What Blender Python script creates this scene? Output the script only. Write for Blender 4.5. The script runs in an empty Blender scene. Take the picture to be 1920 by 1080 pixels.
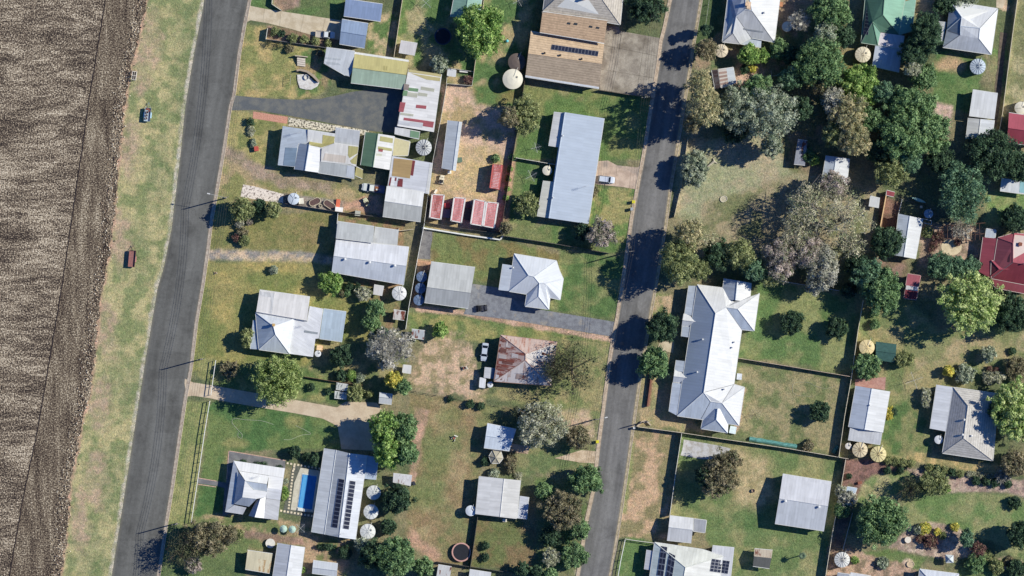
import bpy, math, random
import numpy as np
from mathutils import Vector
random.seed(7); RS = np.random.RandomState(11)
scene = bpy.context.scene
COL = scene.collection
S = 1/7.0                                   # metres per photo pixel
# ---------------------------------------------------------------- camera, sky, sun
cam_d = bpy.data.cameras.new('camera'); cam = bpy.data.objects.new('camera', cam_d); COL.objects.link(cam)
CAMH = 1500.0
cam.location = (0, 0, CAMH); cam_d.sensor_width = 36; cam_d.lens = 36*CAMH/(1920*S)
cam_d.clip_start = 1; cam_d.clip_end = 20000
scene.camera = cam
SUN_EL, SUN_UP = math.radians(36), math.radians(15)      # elevation, turn from east towards north
sun_dir = Vector((math.cos(SUN_EL)*math.cos(SUN_UP), math.cos(SUN_EL)*math.sin(SUN_UP), math.sin(SUN_EL)))
w = bpy.data.worlds.new('World'); scene.world = w; w.use_nodes = True
wn = w.node_tree; wn.nodes.clear()
sky = wn.nodes.new('ShaderNodeTexSky'); sky.sky_type = 'NISHITA'; sky.sun_disc = False
sky.sun_elevation = SUN_EL; sky.sun_rotation = math.pi/2-SUN_UP
sky.ozone_density = 5.0; sky.air_density = 1.0; sky.dust_density = 0.3
bg = wn.nodes.new('ShaderNodeBackground'); bg.inputs[1].default_value = 0.057
wo = wn.nodes.new('ShaderNodeOutputWorld')
tint = wn.nodes.new('ShaderNodeMix'); tint.data_type = 'RGBA'; tint.blend_type = 'MULTIPLY'; tint.inputs[0].default_value = 1; tint.inputs[7].default_value = (.52, .97, 1.58, 1)
wn.links.new(sky.outputs[0], tint.inputs[6]); wn.links.new(tint.outputs[2], bg.inputs[0]); wn.links.new(bg.outputs[0], wo.inputs[0])
ld = bpy.data.lights.new('sun', 'SUN'); ld.energy = 5.0; ld.angle = math.radians(0.5); ld.color = (1, .955, .81)
sun = bpy.data.objects.new('sun', ld); COL.objects.link(sun)
sun.rotation_euler = sun_dir.to_track_quat('Z', 'Y').to_euler()
scene.view_settings.view_transform = 'Standard'; scene.view_settings.look = 'None'
scene.view_settings.exposure = 0.1; scene.view_settings.gamma = 1
try: scene.cycles.max_bounces = 5; scene.cycles.transparent_max_bounces = 4
except Exception: pass
# ---------------------------------------------------------------- helpers
def lin(c, k=.92):
    r = []
    for v in c:
        v = v/255.0
        r.append(k*(v/12.92 if v <= .04045 else ((v+.055)/1.055)**2.4))
    return tuple(r)
def X(px): return (px-960)*S
def Y(py): return (540-py)*S
def P(px, py, z=0): return Vector(((px-960)*S, (540-py)*S, z))
def new(name, data, parent=None, loc=None):
    o = bpy.data.objects.new(name, data); COL.objects.link(o)
    if parent: o.parent = parent
    if loc is not None: o.location = loc
    return o
def tag(o, label=None, cat=None, group=None, kind=None):
    if label: o['label'] = label
    if cat: o['category'] = cat
    if group: o['group'] = group
    if kind: o['kind'] = kind
    return o
def root(name, loc, label, cat, group=None, rz=0):
    o = new(name, None, None, loc); o.rotation_euler = (0, 0, rz); o.empty_display_size = .5
    return tag(o, label, cat, group)
def copy_tree(o, parent=None):
    c = o.copy(); COL.objects.link(c)
    if parent: c.parent = parent
    for ch in list(o.children): copy_tree(ch, c)
    return c
class MB:
    def __init__(s): s.v = []; s.f = []; s.m = []; s.uv = {}
    def face(s, pts, m=0):
        b = len(s.v); s.v += [tuple(p) for p in pts]; s.f.append(tuple(range(b, b+len(pts)))); s.m.append(m); return s
    def box(s, c, d, rz=0, m=0, taper=1.0):
        cx, cy, cz = c; hx, hy, hz = d[0]/2, d[1]/2, d[2]/2; b = len(s.v); ca, sa = math.cos(rz), math.sin(rz)
        for z, t in ((-hz, 1), (hz, taper)):
            for x, y in ((-hx, -hy), (hx, -hy), (hx, hy), (-hx, hy)):
                x *= t; y *= t; s.v.append((cx+x*ca-y*sa, cy+x*sa+y*ca, cz+z))
        for f in ((0,3,2,1), (4,5,6,7), (0,1,5,4), (1,2,6,5), (2,3,7,6), (3,0,4,7)):
            s.f.append(tuple(b+i for i in f)); s.m.append(m)
        return s
    def tube(s, p, q, r, r2=None, n=8, m=0, cap=True):
        p = Vector(p); q = Vector(q); r2 = r if r2 is None else r2; d = (q-p)
        if d.length < 1e-6: return s
        d.normalize(); a = d.orthogonal().normalized(); c = d.cross(a); b = len(s.v)
        for pt, rr in ((p, r), (q, r2)):
            for i in range(n):
                t = 2*math.pi*i/n; s.v.append(tuple(pt+(a*math.cos(t)+c*math.sin(t))*rr))
        for i in range(n):
            j = (i+1) % n; s.f.append((b+i, b+j, b+n+j, b+n+i)); s.m.append(m)
        if cap:
            s.f.append(tuple(b+i for i in reversed(range(n)))); s.m.append(m)
            s.f.append(tuple(b+n+i for i in range(n))); s.m.append(m)
        return s
    def lathe(s, prof, c=(0, 0, 0), n=24, m=0):
        b = len(s.v); k = len(prof)
        for i in range(n):
            t = 2*math.pi*i/n
            for r, z in prof: s.v.append((c[0]+r*math.cos(t), c[1]+r*math.sin(t), c[2]+z))
        for i in range(n):
            j = (i+1) % n
            for q in range(k-1): s.f.append((b+i*k+q, b+j*k+q, b+j*k+q+1, b+i*k+q+1)); s.m.append(m)
        return s
    def prism(s, poly, z0, z1, m=0):
        n = len(poly); b = len(s.v)
        if area2(poly) < 0: poly = poly[::-1]
        s.v += [(p[0], p[1], z0) for p in poly]+[(p[0], p[1], z1) for p in poly]
        s.f.append(tuple(b+n+i for i in range(n))); s.m.append(m)
        s.f.append(tuple(b+i for i in reversed(range(n)))); s.m.append(m)
        for i in range(n):
            j = (i+1) % n; s.f.append((b+i, b+j, b+n+j, b+n+i)); s.m.append(m)
        return s
    def sheet(s, poly, z, m=0):
        if area2(poly) < 0: poly = poly[::-1]
        return s.face([(p[0], p[1], z) for p in poly], m)
    def build(s, name, mats, parent=None, loc=None, smooth=False, rel=None):
        me = bpy.data.meshes.new(name)
        v = s.v if rel is None else [(a[0]-rel[0], a[1]-rel[1], a[2]-rel[2]) for a in s.v]
        me.from_pydata(v, [], s.f)
        for m_ in (mats if isinstance(mats, (list, tuple)) else [mats]): me.materials.append(m_)
        me.polygons.foreach_set('material_index', s.m)
        uvl = me.uv_layers.new(name='UVMap'); uv = np.zeros((len(me.loops), 2))
        for p in me.polygons:
            n = p.normal
            if abs(n.z) > .9999: e = Vector((.989, -.148, 0)); t = Vector((.148, .989, 0))
            else:
                e = Vector((0, 0, 1)).cross(n).normalized(); t = n.cross(e)
            for li in p.loop_indices:
                co = Vector(s.v[me.loops[li].vertex_index]); uv[li] = (co.dot(e), co.dot(t))
        uvl.data.foreach_set('uv', uv.ravel())
        if smooth: me.polygons.foreach_set('use_smooth', [True]*len(me.polygons))
        me.update()
        return new(name, me, parent, loc)
def area2(poly):
    a = 0
    for i in range(len(poly)):
        p, q = poly[i], poly[(i+1) % len(poly)]; a += p[0]*q[1]-q[0]*p[1]
    return a
# ---------------------------------------------------------------- materials
MC = {}
class N:
    def __init__(s, name):
        s.m = bpy.data.materials.new(name); s.m.use_nodes = True; s.t = s.m.node_tree
        s.b = s.t.nodes['Principled BSDF']; s.o = s.t.nodes['Material Output']
    def n(s, typ, **kw):
        x = s.t.nodes.new('ShaderNode'+typ)
        for k, v in kw.items(): setattr(x, k, v)
        return x
    def l(s, a, b): s.t.links.new(a, b)
    def math(s, op, a, b=None, c=None):
        x = s.n('Math', operation=op)
        for i, v in enumerate((a, b, c)):
            if v is None: continue
            if isinstance(v, (int, float)): x.inputs[i].default_value = v
            else: s.l(v, x.inputs[i])
        return x.outputs[0]
    def noise(s, vec, scale, detail=2, rough=.5, sx=None):
        if sx:
            mp = s.n('Mapping'); mp.inputs['Scale'].default_value = sx; s.l(vec, mp.inputs['Vector']); vec = mp.outputs[0]
        x = s.n('TexNoise'); x.inputs['Scale'].default_value = scale; x.inputs['Detail'].default_value = detail
        x.inputs['Roughness'].default_value = rough; s.l(vec, x.inputs['Vector']); return x.outputs['Fac']
    def ramp(s, fac, pts):
        x = s.n('ValToRGB'); e = x.color_ramp.elements
        while len(e) < len(pts): e.new(.5)
        for i, (p, c) in enumerate(pts):
            e[i].position = p; e[i].color = (*c, 1) if len(c) == 3 else c
        s.l(fac, x.inputs[0]); return x.outputs[0]
    def rng(s, fac, a, b, c, d):
        x = s.n('MapRange'); s.l(fac, x.inputs[0])
        for i, v in enumerate((a, b, c, d)): x.inputs[i+1].default_value = v
        return x.outputs[0]
    def mix(s, fac, a, b, blend='MIX'):
        x = s.n('Mix', data_type='RGBA', blend_type=blend)
        if isinstance(fac, (int, float)): x.inputs[0].default_value = fac
        else: s.l(fac, x.inputs[0])
        for i, v in ((6, a), (7, b)):
            if isinstance(v, tuple): x.inputs[i].default_value = (*v, 1)
            else: s.l(v, x.inputs[i])
        return x.outputs[2]
    def scale(s, col, f):
        x = s.n('VectorMath', operation='SCALE')
        if isinstance(col, tuple): x.inputs[0].default_value = col
        else: s.l(col, x.inputs[0])
        s.l(f, x.inputs[3]); return x.outputs[0]
    def bump(s, h, strength=.5, dist=.05):
        x = s.n('Bump'); x.inputs['Strength'].default_value = strength; x.inputs['Distance'].default_value = dist
        s.l(h, x.inputs['Height']); s.l(x.outputs[0], s.b.inputs['Normal'])
    def pos(s): return s.n('NewGeometry').outputs['Position']
    def uv(s): return s.n('UVMap').outputs[0]
    def fin(s, col, rough=.85, spec=.3):
        if isinstance(col, tuple): s.b.inputs['Base Color'].default_value = (*col, 1)
        else: s.l(col, s.b.inputs['Base Color'])
        s.b.inputs['Roughness'].default_value = rough; s.b.inputs['Specular IOR Level'].default_value = spec
        return s.m
def cached(f):
    def g(*a, **k):
        key = (f.__name__, a, tuple(sorted(k.items())))
        if key not in MC: MC[key] = f(*a, **k)
        return MC[key]
    return g
@cached
def plain(c, rough=.7, var=.12, sc=1.5, metal=0):
    n = N('painted'); f = n.rng(n.noise(n.pos(), sc, 4, .6), .3, .7, 1-var, 1+var)
    m = n.fin(n.scale(lin(c), f), rough, .3); n.b.inputs['Metallic'].default_value = metal; return m
@cached
def roofm(c, rust=0.0, c2=(120, 66, 50), var=.10, rib=1.0):
    n = N('corrugated_roof'); uv = n.uv(); sp = n.n('SeparateXYZ'); n.l(uv, sp.inputs[0]); u, v = sp.outputs[0], sp.outputs[1]
    cell = n.math('FLOOR', n.math('DIVIDE', u, .762)); row = n.math('FLOOR', n.math('DIVIDE', v, 4.3))
    wn_ = n.n('TexWhiteNoise', noise_dimensions='2D'); cb = n.n('CombineXYZ'); n.l(cell, cb.inputs[0]); n.l(row, cb.inputs[1]); n.l(cb.outputs[0], wn_.inputs['Vector'])
    f = n.rng(wn_.outputs['Value'], 0, 1, 1-var*.8, 1+var*.5)
    rb = n.math('SINE', n.math('MULTIPLY', u, 2*math.pi/.19))
    seam = n.math('LESS_THAN', n.math('FRACT', n.math('DIVIDE', u, .762)), .07)
    f = n.math('MULTIPLY', f, n.math('SUBTRACT', 1, n.math('MULTIPLY', seam, .16)))
    st = n.noise(uv, 1.0, 4, .6, (1.6, .18, 1)); f = n.math('MULTIPLY', f, n.rng(st, .3, .7, 1-var, 1+var*.7))
    big = n.noise(n.pos(), .35, 3, .6); f = n.math('MULTIPLY', f, n.rng(big, .3, .7, 1-var*.8, 1+var*.5))
    g3 = sum(c)/3; c = tuple(v*.72+g3*.28 for v in c)
    col = n.scale(lin(c, .88), f)
    if rust > .07:
        r1 = n.noise(uv, 1.0, 5, .7, (1.3, .35, 1)); w2 = n.rng(wn_.outputs['Value'], 0, 1, -.12, .12)
        k = n.rng(n.math('ADD', r1, w2), .62-rust*.35, .70-rust*.30, 0, 1)
        col = n.mix(k, col, n.scale(lin(c2), n.rng(n.noise(n.pos(), 4, 3), .3, .7, .7, 1.25)))
    n.bump(rb, .35*rib, .02); return n.fin(col, .55, .35)
@cached
def tilem(c, var=.1):
    n = N('roof_tile'); uv = n.uv(); sp = n.n('SeparateXYZ'); n.l(uv, sp.inputs[0]); u, v = sp.outputs[0], sp.outputs[1]
    line = n.math('LESS_THAN', n.math('FRACT', n.math('DIVIDE', v, .66)), .3)
    cb = n.n('CombineXYZ'); n.l(n.math('FLOOR', n.math('DIVIDE', u, .5)), cb.inputs[0]); n.l(n.math('FLOOR', n.math('DIVIDE', v, .33)), cb.inputs[1])
    wn_ = n.n('TexWhiteNoise', noise_dimensions='2D'); n.l(cb.outputs[0], wn_.inputs['Vector'])
    f = n.math('MULTIPLY', n.rng(wn_.outputs['Value'], 0, 1, 1-var, 1+var), n.math('SUBTRACT', 1, n.math('MULTIPLY', line, .22)))
    f = n.math('MULTIPLY', f, n.rng(n.noise(n.pos(), .6, 4, .6), .3, .7, .88, 1.1))
    n.bump(n.math('FRACT', n.math('DIVIDE', v, .33)), .5, .04); return n.fin(n.scale(lin(c), f), .85, .2)
@cached
def patchy(c, c2, sc=.6, lo=.42, hi=.6, fine=5, fv=.25, rough=.9, sx=None, c3=None, bump=.4):
    n = N('ground_cover'); p = n.pos(); k = n.rng(n.noise(p, sc, 5, .6, sx), lo, hi, 0, 1)
    col = n.mix(k, lin(c), lin(c2))
    if c3: col = n.mix(n.rng(n.noise(p, sc*.33, 3, .6), .56, .66, 0, .8), col, lin(c3))
    f = n.rng(n.noise(p, fine, 3, .7), .25, .75, 1-fv, 1+fv); n.bump(n.noise(p, fine, 3, .7), bump, .08)
    return n.fin(n.scale(col, f), rough, .15)
@cached
def foliage(tr=.3):
    n = N('foliage'); a = n.n('VertexColor', layer_name='Col'); n.fin(a.outputs[0], .6, .25)
    t = n.n('BsdfTranslucent'); n.l(a.outputs[0], t.inputs[0]); mx = n.n('MixShader'); mx.inputs[0].default_value = tr
    n.l(n.b.outputs[0], mx.inputs[1]); n.l(t.outputs[0], mx.inputs[2]); n.l(mx.outputs[0], n.o.inputs[0]); return n.m
@cached
def glassy(c=(28, 34, 44), rough=.12):
    n = N('dark_glass'); return n.fin(lin(c), rough, .5)
@cached
def bark(c=(110, 98, 88)): return plain(c, .9, .35, 6)
WHITE = (236, 236, 238); GUT = (225, 225, 222)
# ---------------------------------------------------------------- value noise for the ground cover
def vnoise(x, y, sc, seed):
    r = np.random.RandomState(seed).rand(256, 256)
    x = x/sc; y = y/sc; xi = np.floor(x).astype(int); yi = np.floor(y).astype(int); fx = x-xi; fy = y-yi
    fx = fx*fx*(3-2*fx); fy = fy*fy*(3-2*fy)
    g = lambda a, b: r[a & 255, b & 255]
    return (g(xi, yi)*(1-fx)+g(xi+1, yi)*fx)*(1-fy)+(g(xi, yi+1)*(1-fx)+g(xi+1, yi+1)*fx)*fy
def fbm(x, y, sc, seed): return .55*vnoise(x, y, sc, seed)+.3*vnoise(x, y, sc*.45, seed+1)+.15*vnoise(x, y, sc*.2, seed+2)
# ================================================================ GROUND
def axis(lo, hi, step, far):
    a = list(np.arange(lo, hi+step/2, step)); d = step; L = [lo]; R = [hi]
    while R[-1] < far: d *= 1.6; R.append(R[-1]+d); L.append(L[-1]-d)
    return np.array(L[:0:-1]+a+R[1:])
gx = axis(-142, 142, .4, 3500); gy = axis(-82, 82, .4, 3500)
GXX, GYY = np.meshgrid(gx, gy); PXX = GXX/S+960; PYY = 540-GYY/S
WOB = (fbm(PXX, PYY, 22, 3)-.5)*2; WOB2 = (fbm(PXX, PYY, 7, 9)-.5)*2
GC = np.zeros(GXX.shape+(3,)); 
def lmix(c1, c2, k): return np.array(lin(c1))*(1-k[..., None])+np.array(lin(c2))*k[..., None]
k0 = np.clip((fbm(PXX, PYY, 60, 21)-.42)*5, 0, 1)
GC[:] = lmix((104, 116, 78), (140, 134, 98), k0)
SEED = [100]
def paint(poly, c, c2=None, fe=5, wob=6, sc=30, a=1.0, th=.5):
    poly = np.array(poly, float); m = fe+wob+6
    x0, y0 = poly.min(0)-m; x1, y1 = poly.max(0)+m
    xs = np.where((gx/S+960 > x0) & (gx/S+960 < x1))[0]; ys = np.where((540-gy/S > y0) & (540-gy/S < y1))[0]
    if not len(xs) or not len(ys): return
    sl = (slice(ys[0], ys[-1]+1), slice(xs[0], xs[-1]+1)); px = PXX[sl]; py = PYY[sl]
    ins = np.zeros(px.shape, bool); dist = np.full(px.shape, 1e9)
    for i in range(len(poly)):
        ax, ay = poly[i]; bx, by = poly[(i+1) % len(poly)]
        if ay != by:
            c_ = (ay > py) != (by > py); xi = (bx-ax)*(py-ay)/(by-ay)+ax; ins ^= c_ & (px < xi)
        dx, dy = bx-ax, by-ay; t = np.clip(((px-ax)*dx+(py-ay)*dy)/(dx*dx+dy*dy+1e-9), 0, 1)
        dist = np.minimum(dist, np.hypot(px-ax-t*dx, py-ay-t*dy))
    sd = np.where(ins, dist, -dist)+WOB[sl]*wob+WOB2[sl]*wob*.5
    al = np.clip((sd+fe)/(2*fe), 0, 1); al = al*al*(3-2*al)*a
    SEED[0] += 5
    if c2: col = lmix(c, c2, np.clip((fbm(px, py, sc, SEED[0])-th)*5+.5, 0, 1))
    else: col = np.array(lin(c))[None, None, :]
    GC[sl] = GC[sl]*(1-al[..., None])+col*al[..., None]
def blob(x, y, r, c, c2=None, ry=None, **k):
    ry = ry or r; paint([(x+r*math.cos(t*math.pi/8), y+ry*math.sin(t*math.pi/8)) for t in range(16)], c, c2, **k)
def strip(pts, wd, c, c2=None, **k):
    for (a, b) in zip(pts[:-1], pts[1:]):
        d = Vector((b[0]-a[0], b[1]-a[1])); n_ = Vector((-d.y, d.x)).normalized()*wd/2; e = d.normalized()*wd*.2
        paint([(a[0]-e.x+n_.x, a[1]-e.y+n_.y), (b[0]+e.x+n_.x, b[1]+e.y+n_.y), (b[0]+e.x-n_.x, b[1]+e.y-n_.y), (a[0]-e.x-n_.x, a[1]-e.y-n_.y)], c, c2, **k)
G1 = (98, 128, 70); G2 = (128, 142, 84); DG = (72, 104, 62); OL = (134, 130, 76); YL = (168, 160, 98); TN = (186, 170, 126)
DT = (200, 168, 138); SD = (204, 180, 122); BR = (136, 116, 84); LI = (170, 164, 132); SG = (150, 156, 116)
verge_l = [(278, -20), (262, 60), (248, 115), (232, 200), (222, 300), (213, 400), (203, 480), (187, 560), (178, 640), (168, 740), (152, 790), (143, 850), (130, 910), (122, 1020), (110, 1100)]
road1_l = [(388, -30), (384, 0), (371, 65), (358, 137), (347, 207), (340, 280), (322, 430), (308, 500), (296, 540), (275, 665), (255, 790), (235, 920), (210, 1080), (206, 1110)]
road1_r = [(471, -30), (466, 0), (458, 39), (447, 97), (437, 175), (430, 200), (418, 279), (404, 360), (394, 413), (388, 466), (379, 530), (366, 605), (356, 690), (345, 750), (336, 810), (320, 920), (310, 980), (295, 1080), (291, 1110)]
road2_l = [(1263, -30), (1259, 0), (1249, 49), (1241, 80), (1237, 117), (1228, 171), (1217, 242), (1210, 287), (1197, 355), (1186, 414), (1177, 480), (1169, 538), (1160, 593), (1152, 636), (1145, 682), (1137, 743), (1125, 834), (1116, 916), (1103, 973), (1087, 1073), (1081, 1110)]
road2_r = [(1317, -30), (1312, 0), (1304, 49), (1298, 82), (1290, 136), (1281, 190), (1266, 286), (1254, 358), (1246, 421), (1229, 526), (1218, 586), (1197, 714), (1188, 775), (1176, 864), (1161, 967), (1146, 1056), (1136, 1110)]
# verge between field and road
paint(verge_l+road1_l[::-1], (184, 176, 120), (138, 148, 94), fe=3, wob=3, sc=22)
for (x, y, r, ry) in ((350, 60, 25, 60), (340, 170, 20, 60), (300, 330, 25, 70), (255, 470, 30, 60), (235, 720, 50, 50), (205, 900, 35, 60), (170, 1040, 35, 50)): blob(x, y, r, (112, 132, 82), (152, 154, 106), ry=ry, fe=20, wob=16, sc=14, a=.6)
for (x, y, r, ry) in ((283, 70, 18, 60), (262, 140, 16, 40), (245, 280, 16, 60), (225, 450, 18, 60), (200, 620, 18, 60), (188, 760, 22, 50), (180, 900, 20, 60), (150, 980, 16, 60)): blob(x, y, r, (190, 162, 134), (168, 158, 116), ry=ry, fe=10, wob=12, sc=14, a=.75)
strip(verge_l, 9, (204, 166, 134), (180, 152, 120), fe=4, wob=5, sc=10)
strip([(p[0]-3, p[1]) for p in road1_l], 7, (196, 190, 166), (168, 166, 130), fe=2, wob=3, sc=8)
# west block, north to south
paint([(466, -30), (700, -30), (645, 40), (520, 22), (462, 8)], G1, (104, 122, 74), fe=3)
paint([(510, -10), (565, -10), (560, 12), (530, 20), (512, 8)], (176, 150, 128), (150, 128, 104), fe=3, wob=3)
paint([(458, 42), (600, 70), (610, 170), (570, 186), (436, 180)], (184, 166, 104), (142, 146, 84), fe=4, sc=26)
paint([(500, 46), (640, 74), (615, 92), (500, 76)], (176, 146, 118), (140, 118, 92), fe=3, wob=3, sc=10)
paint([(600, 88), (640, 110), (620, 160), (556, 185), (560, 100)], (158, 140, 100), G1, fe=4, sc=16)
paint([(694, 30), (750, 20), (735, 115), (690, 100)], G1, TN, fe=4, sc=16)
paint([(755, -20), (862, -20), (840, 130), (737, 120)], G1, (170, 162, 114), fe=5, sc=30)
paint([(860, -20), (1010, -20), (980, 145), (965, 200), (890, 200), (838, 150)], (92, 124, 70), (176, 160, 114), fe=5, sc=34, th=.56)
paint([(830, 160), (885, 160), (975, 200), (960, 300), (945, 430), (800, 430), (812, 300)], (206, 176, 146), (176, 158, 110), fe=4, sc=28, th=.58)
paint([(850, 270), (935, 280), (930, 360), (905, 370), (810, 362), (825, 330)], SD, (196, 172, 128), fe=10, sc=20)
paint([(885, 160), (975, 150), (970, 205), (890, 200)], G1, OL, fe=8, sc=20)
paint([(985, 160), (1228, 180), (1210, 300), (965, 300)], (100, 130, 70), (132, 140, 82), fe=4, sc=40)
paint([(967, 298), (1045, 310), (1000, 440), (944, 432)], (88, 122, 66), (120, 136, 80), fe=4)
strip([(962, 300), (946, 432)], 10, (196, 158, 124), (150, 130, 96), fe=3, wob=3)
paint([(1110, 350), (1197, 352), (1180, 470), (1100, 460)], (104, 134, 70), (158, 154, 96), fe=4, sc=18)
paint([(950, 420), (1110, 425), (1175, 470), (1140, 478), (940, 445)], (98, 128, 70), (126, 136, 84), fe=4)
paint([(430, 205), (540, 222), (530, 330), (420, 290)], (132, 138, 78), YL, fe=4, sc=24)
paint([(420, 290), (530, 320), (700, 360), (700, 400), (400, 388)], (140, 142, 84), (176, 158, 112), fe=4, sc=26)
strip([(418, 283), (450, 296), (485, 322), (530, 340), (620, 352)], 22, (172, 152, 128), (150, 136, 108), fe=7, wob=5, sc=14)
paint([(530, 362), (640, 376), (720, 400), (720, 410), (530, 385)], (150, 144, 132), (130, 122, 112), fe=2, wob=1)
paint([(645, 378), (720, 366), (722, 405), (640, 398)], (196, 156, 124), (150, 130, 100), fe=4)
paint([(395, 395), (620, 400), (628, 470), (590, 476), (386, 470)], (126, 130, 74), (146, 140, 84), fe=4, sc=26)
paint([(545, 410), (620, 410), (615, 465), (560, 465)], (150, 132, 88), OL, fe=10, sc=14, a=.7)
strip([(388, 478), (480, 480), (560, 482), (625, 490)], 19, (204, 182, 146), (150, 146, 136), fe=4, wob=4, sc=8)
paint([(386, 490), (620, 495), (622, 520), (700, 570), (700, 680), (350, 700), (368, 600)], (152, 148, 84), (126, 136, 74), fe=4, sc=40)
for (x, y, r, ry) in ((520, 500, 80, 10), (590, 540, 30, 20), (420, 560, 26, 50)): blob(x, y, r, (186, 168, 96), (160, 150, 90), ry=ry, fe=10, wob=10, a=.7)
paint([(625, 390), (760, 410), (745, 620), (700, 620), (690, 560), (640, 530)], (150, 124, 92), (128, 130, 82), fe=4, sc=14)
paint([(600, 640), (760, 640), (770, 720), (700, 760), (570, 700)], (110, 124, 76), (156, 148, 100), fe=6, sc=24)
paint([(350, 700), (400, 690), (470, 680), (570, 690), (700, 740), (640, 760), (400, 722)], (104, 128, 72), (146, 148, 88), fe=5, sc=24)
paint([(345, 756), (395, 750), (360, 985), (312, 985)], (156, 158, 96), (132, 144, 84), fe=3, sc=40)
strip([(378, 690), (400, 680)], 24, (150, 152, 92), fe=5)
paint([(395, 750), (520, 765), (635, 790), (640, 842), (430, 846), (420, 985), (362, 985)], (84, 120, 66), (112, 132, 74), fe=4, sc=40)
for (x, y, r, ry) in ((440, 832, 24, 8), (425, 880, 10, 40), (555, 790, 18, 10)): blob(x, y, r, (168, 158, 98), ry=ry, fe=8, wob=6, a=.6)
paint([(360, 970), (440, 960), (590, 985), (600, 1010), (560, 1030), (360, 1030)], (118, 132, 80), (170, 150, 112), fe=4, sc=16)
paint([(310, 985), (470, 1000), (460, 1100), (290, 1100)], (112, 130, 78), (92, 114, 70), fe=4)
strip([(455, 1000), (520, 1010), (590, 1020), (640, 1030)], 14, (176, 142, 122), (140, 120, 100), fe=3, wob=3)
paint([(570, 1010), (660, 1015), (650, 1100), (566, 1100)], (176, 150, 116), (120, 128, 80), fe=4, sc=12)
# middle block
paint([(812, 432), (960, 455), (1060, 480), (1050, 540), (940, 540), (806, 500)], (134, 124, 76), (120, 132, 76), fe=4, sc=30)
paint([(780, 485), (810, 490), (808, 505), (776, 530), (770, 575), (786, 580)], (204, 156, 116), (150, 124, 100), fe=3, wob=2)
paint([(1050, 470), (1175, 480), (1158, 600), (1000, 580), (1040, 560)], (92, 122, 68), (136, 142, 88), fe=4, sc=30)
paint([(765, 585), (945, 600), (1150, 640), (1140, 690), (1060, 700), (960, 640), (850, 640), (770, 640)], (112, 132, 74), (158, 154, 92), fe=4, sc=24)
strip([(782, 579), (868, 586), (950, 602), (1075, 624), (1150, 637)], 10, (206, 172, 144), (180, 148, 120), fe=2, wob=3)
paint([(795, 640), (870, 625), (900, 690), (925, 740), (900, 750), (765, 728), (775, 670)], (202, 174, 140), (152, 142, 100), fe=10, wob=26, sc=14, th=.55)
paint([(1010, 630), (1148, 645), (1125, 790), (1000, 760), (900, 745), (930, 730)], (126, 138, 84), (156, 150, 100), fe=5, sc=20)
paint([(765, 735), (970, 768), (910, 800), (895, 970), (880, 1060), (820, 1055), (760, 1020), (770, 900)], (142, 130, 88), (128, 134, 84), fe=4, sc=34)
for (x, y, r, ry) in ((850, 780, 40, 25), (800, 980, 34, 40), (860, 900, 25, 60)): blob(x, y, r, (156, 130, 94), (176, 156, 112), ry=ry, fe=14, wob=14, sc=16, a=.7)
for (x, y, r, ry) in ((845, 780, 20, 16), (820, 870, 26, 36), (800, 935, 24, 22)): blob(x, y, r, (118, 132, 76), ry=ry, fe=12, wob=10, a=.6)
paint([(777, 766), (802, 772), (780, 905), (765, 905)], (196, 158, 132), (160, 138, 108), fe=4)
paint([(770, 990), (830, 1040), (820, 1055), (760, 1020)], (206, 160, 134), fe=8, a=.7)
paint([(960, 790), (1125, 800), (1112, 900), (1060, 880), (975, 895)], (110, 128, 80), (140, 142, 94), fe=5, sc=20)
paint([(1020, 775), (1105, 770), (1112, 820), (1050, 800)], (206, 178, 148), TN, fe=8, sc=12, a=.8)
paint([(880, 975), (975, 975), (1010, 1000), (1000, 1070), (878, 1062)], (132, 116, 80), (112, 122, 72), fe=3, sc=26)
paint([(1000, 890), (1112, 905), (1085, 1080), (1010, 1080)], (104, 128, 74), (128, 132, 88), fe=4)
strip([(p[0]-4, p[1]) for p in road2_l[15:]], 6, (180, 170, 140), (140, 146, 96), fe=2, wob=3, sc=8)
# east of the second road
paint([(1317, -30), (1355, -30), (1350, 110), (1300, 110)], (84, 104, 64), fe=3)
paint([(1455, -20), (1530, -20), (1520, 120), (1340, 160), (1290, 130), (1300, 100)], (112, 128, 84), (160, 140, 110), fe=5, sc=24)
paint([(1380, 120), (1430, 115), (1440, 150), (1400, 170), (1375, 158)], (200, 168, 142), (176, 150, 118), fe=5, wob=4)
paint([(1285, 150), (1345, 130), (1330, 280), (1268, 300)], (130, 128, 92), (160, 148, 112), fe=5, sc=14)
paint([(1270, 270), (1440, 250), (1545, 260), (1540, 350), (1460, 360), (1380, 400), (1300, 430), (1262, 400)], (160, 164, 124), (176, 166, 132), fe=6, sc=40)
paint([(1320, 380), (1480, 330), (1640, 350), (1645, 470), (1500, 500), (1300, 480)], (160, 150, 116), (124, 130, 88), fe=8, sc=24)
paint([(1560, 60), (1620, 60), (1620, 180), (1560, 200)], (150, 140, 100), OL, fe=8)
paint([(1440, 240), (1545, 230), (1545, 330), (1480, 320)], (146, 132, 104), (120, 124, 84), fe=6, sc=16)
paint([(1718, -20), (1780, -20), (1760, 90), (1720, 60)], (180, 160, 120), fe=4)
paint([(1755, 95), (1850, 110), (1822, 215), (1745, 190)], (92, 126, 70), (110, 134, 78), fe=4, sc=20)
blob(1782, 122, 28, (204, 168, 128), ry=14, fe=8, wob=6, a=.8)
paint([(1738, 185), (1785, 200), (1780, 262), (1745, 245)], (206, 176, 160), (186, 160, 140), fe=4, wob=4)
paint([(1850, 90), (1905, 90), (1880, 220), (1868, 180)], (100, 130, 72), (148, 144, 98), fe=3)
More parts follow.
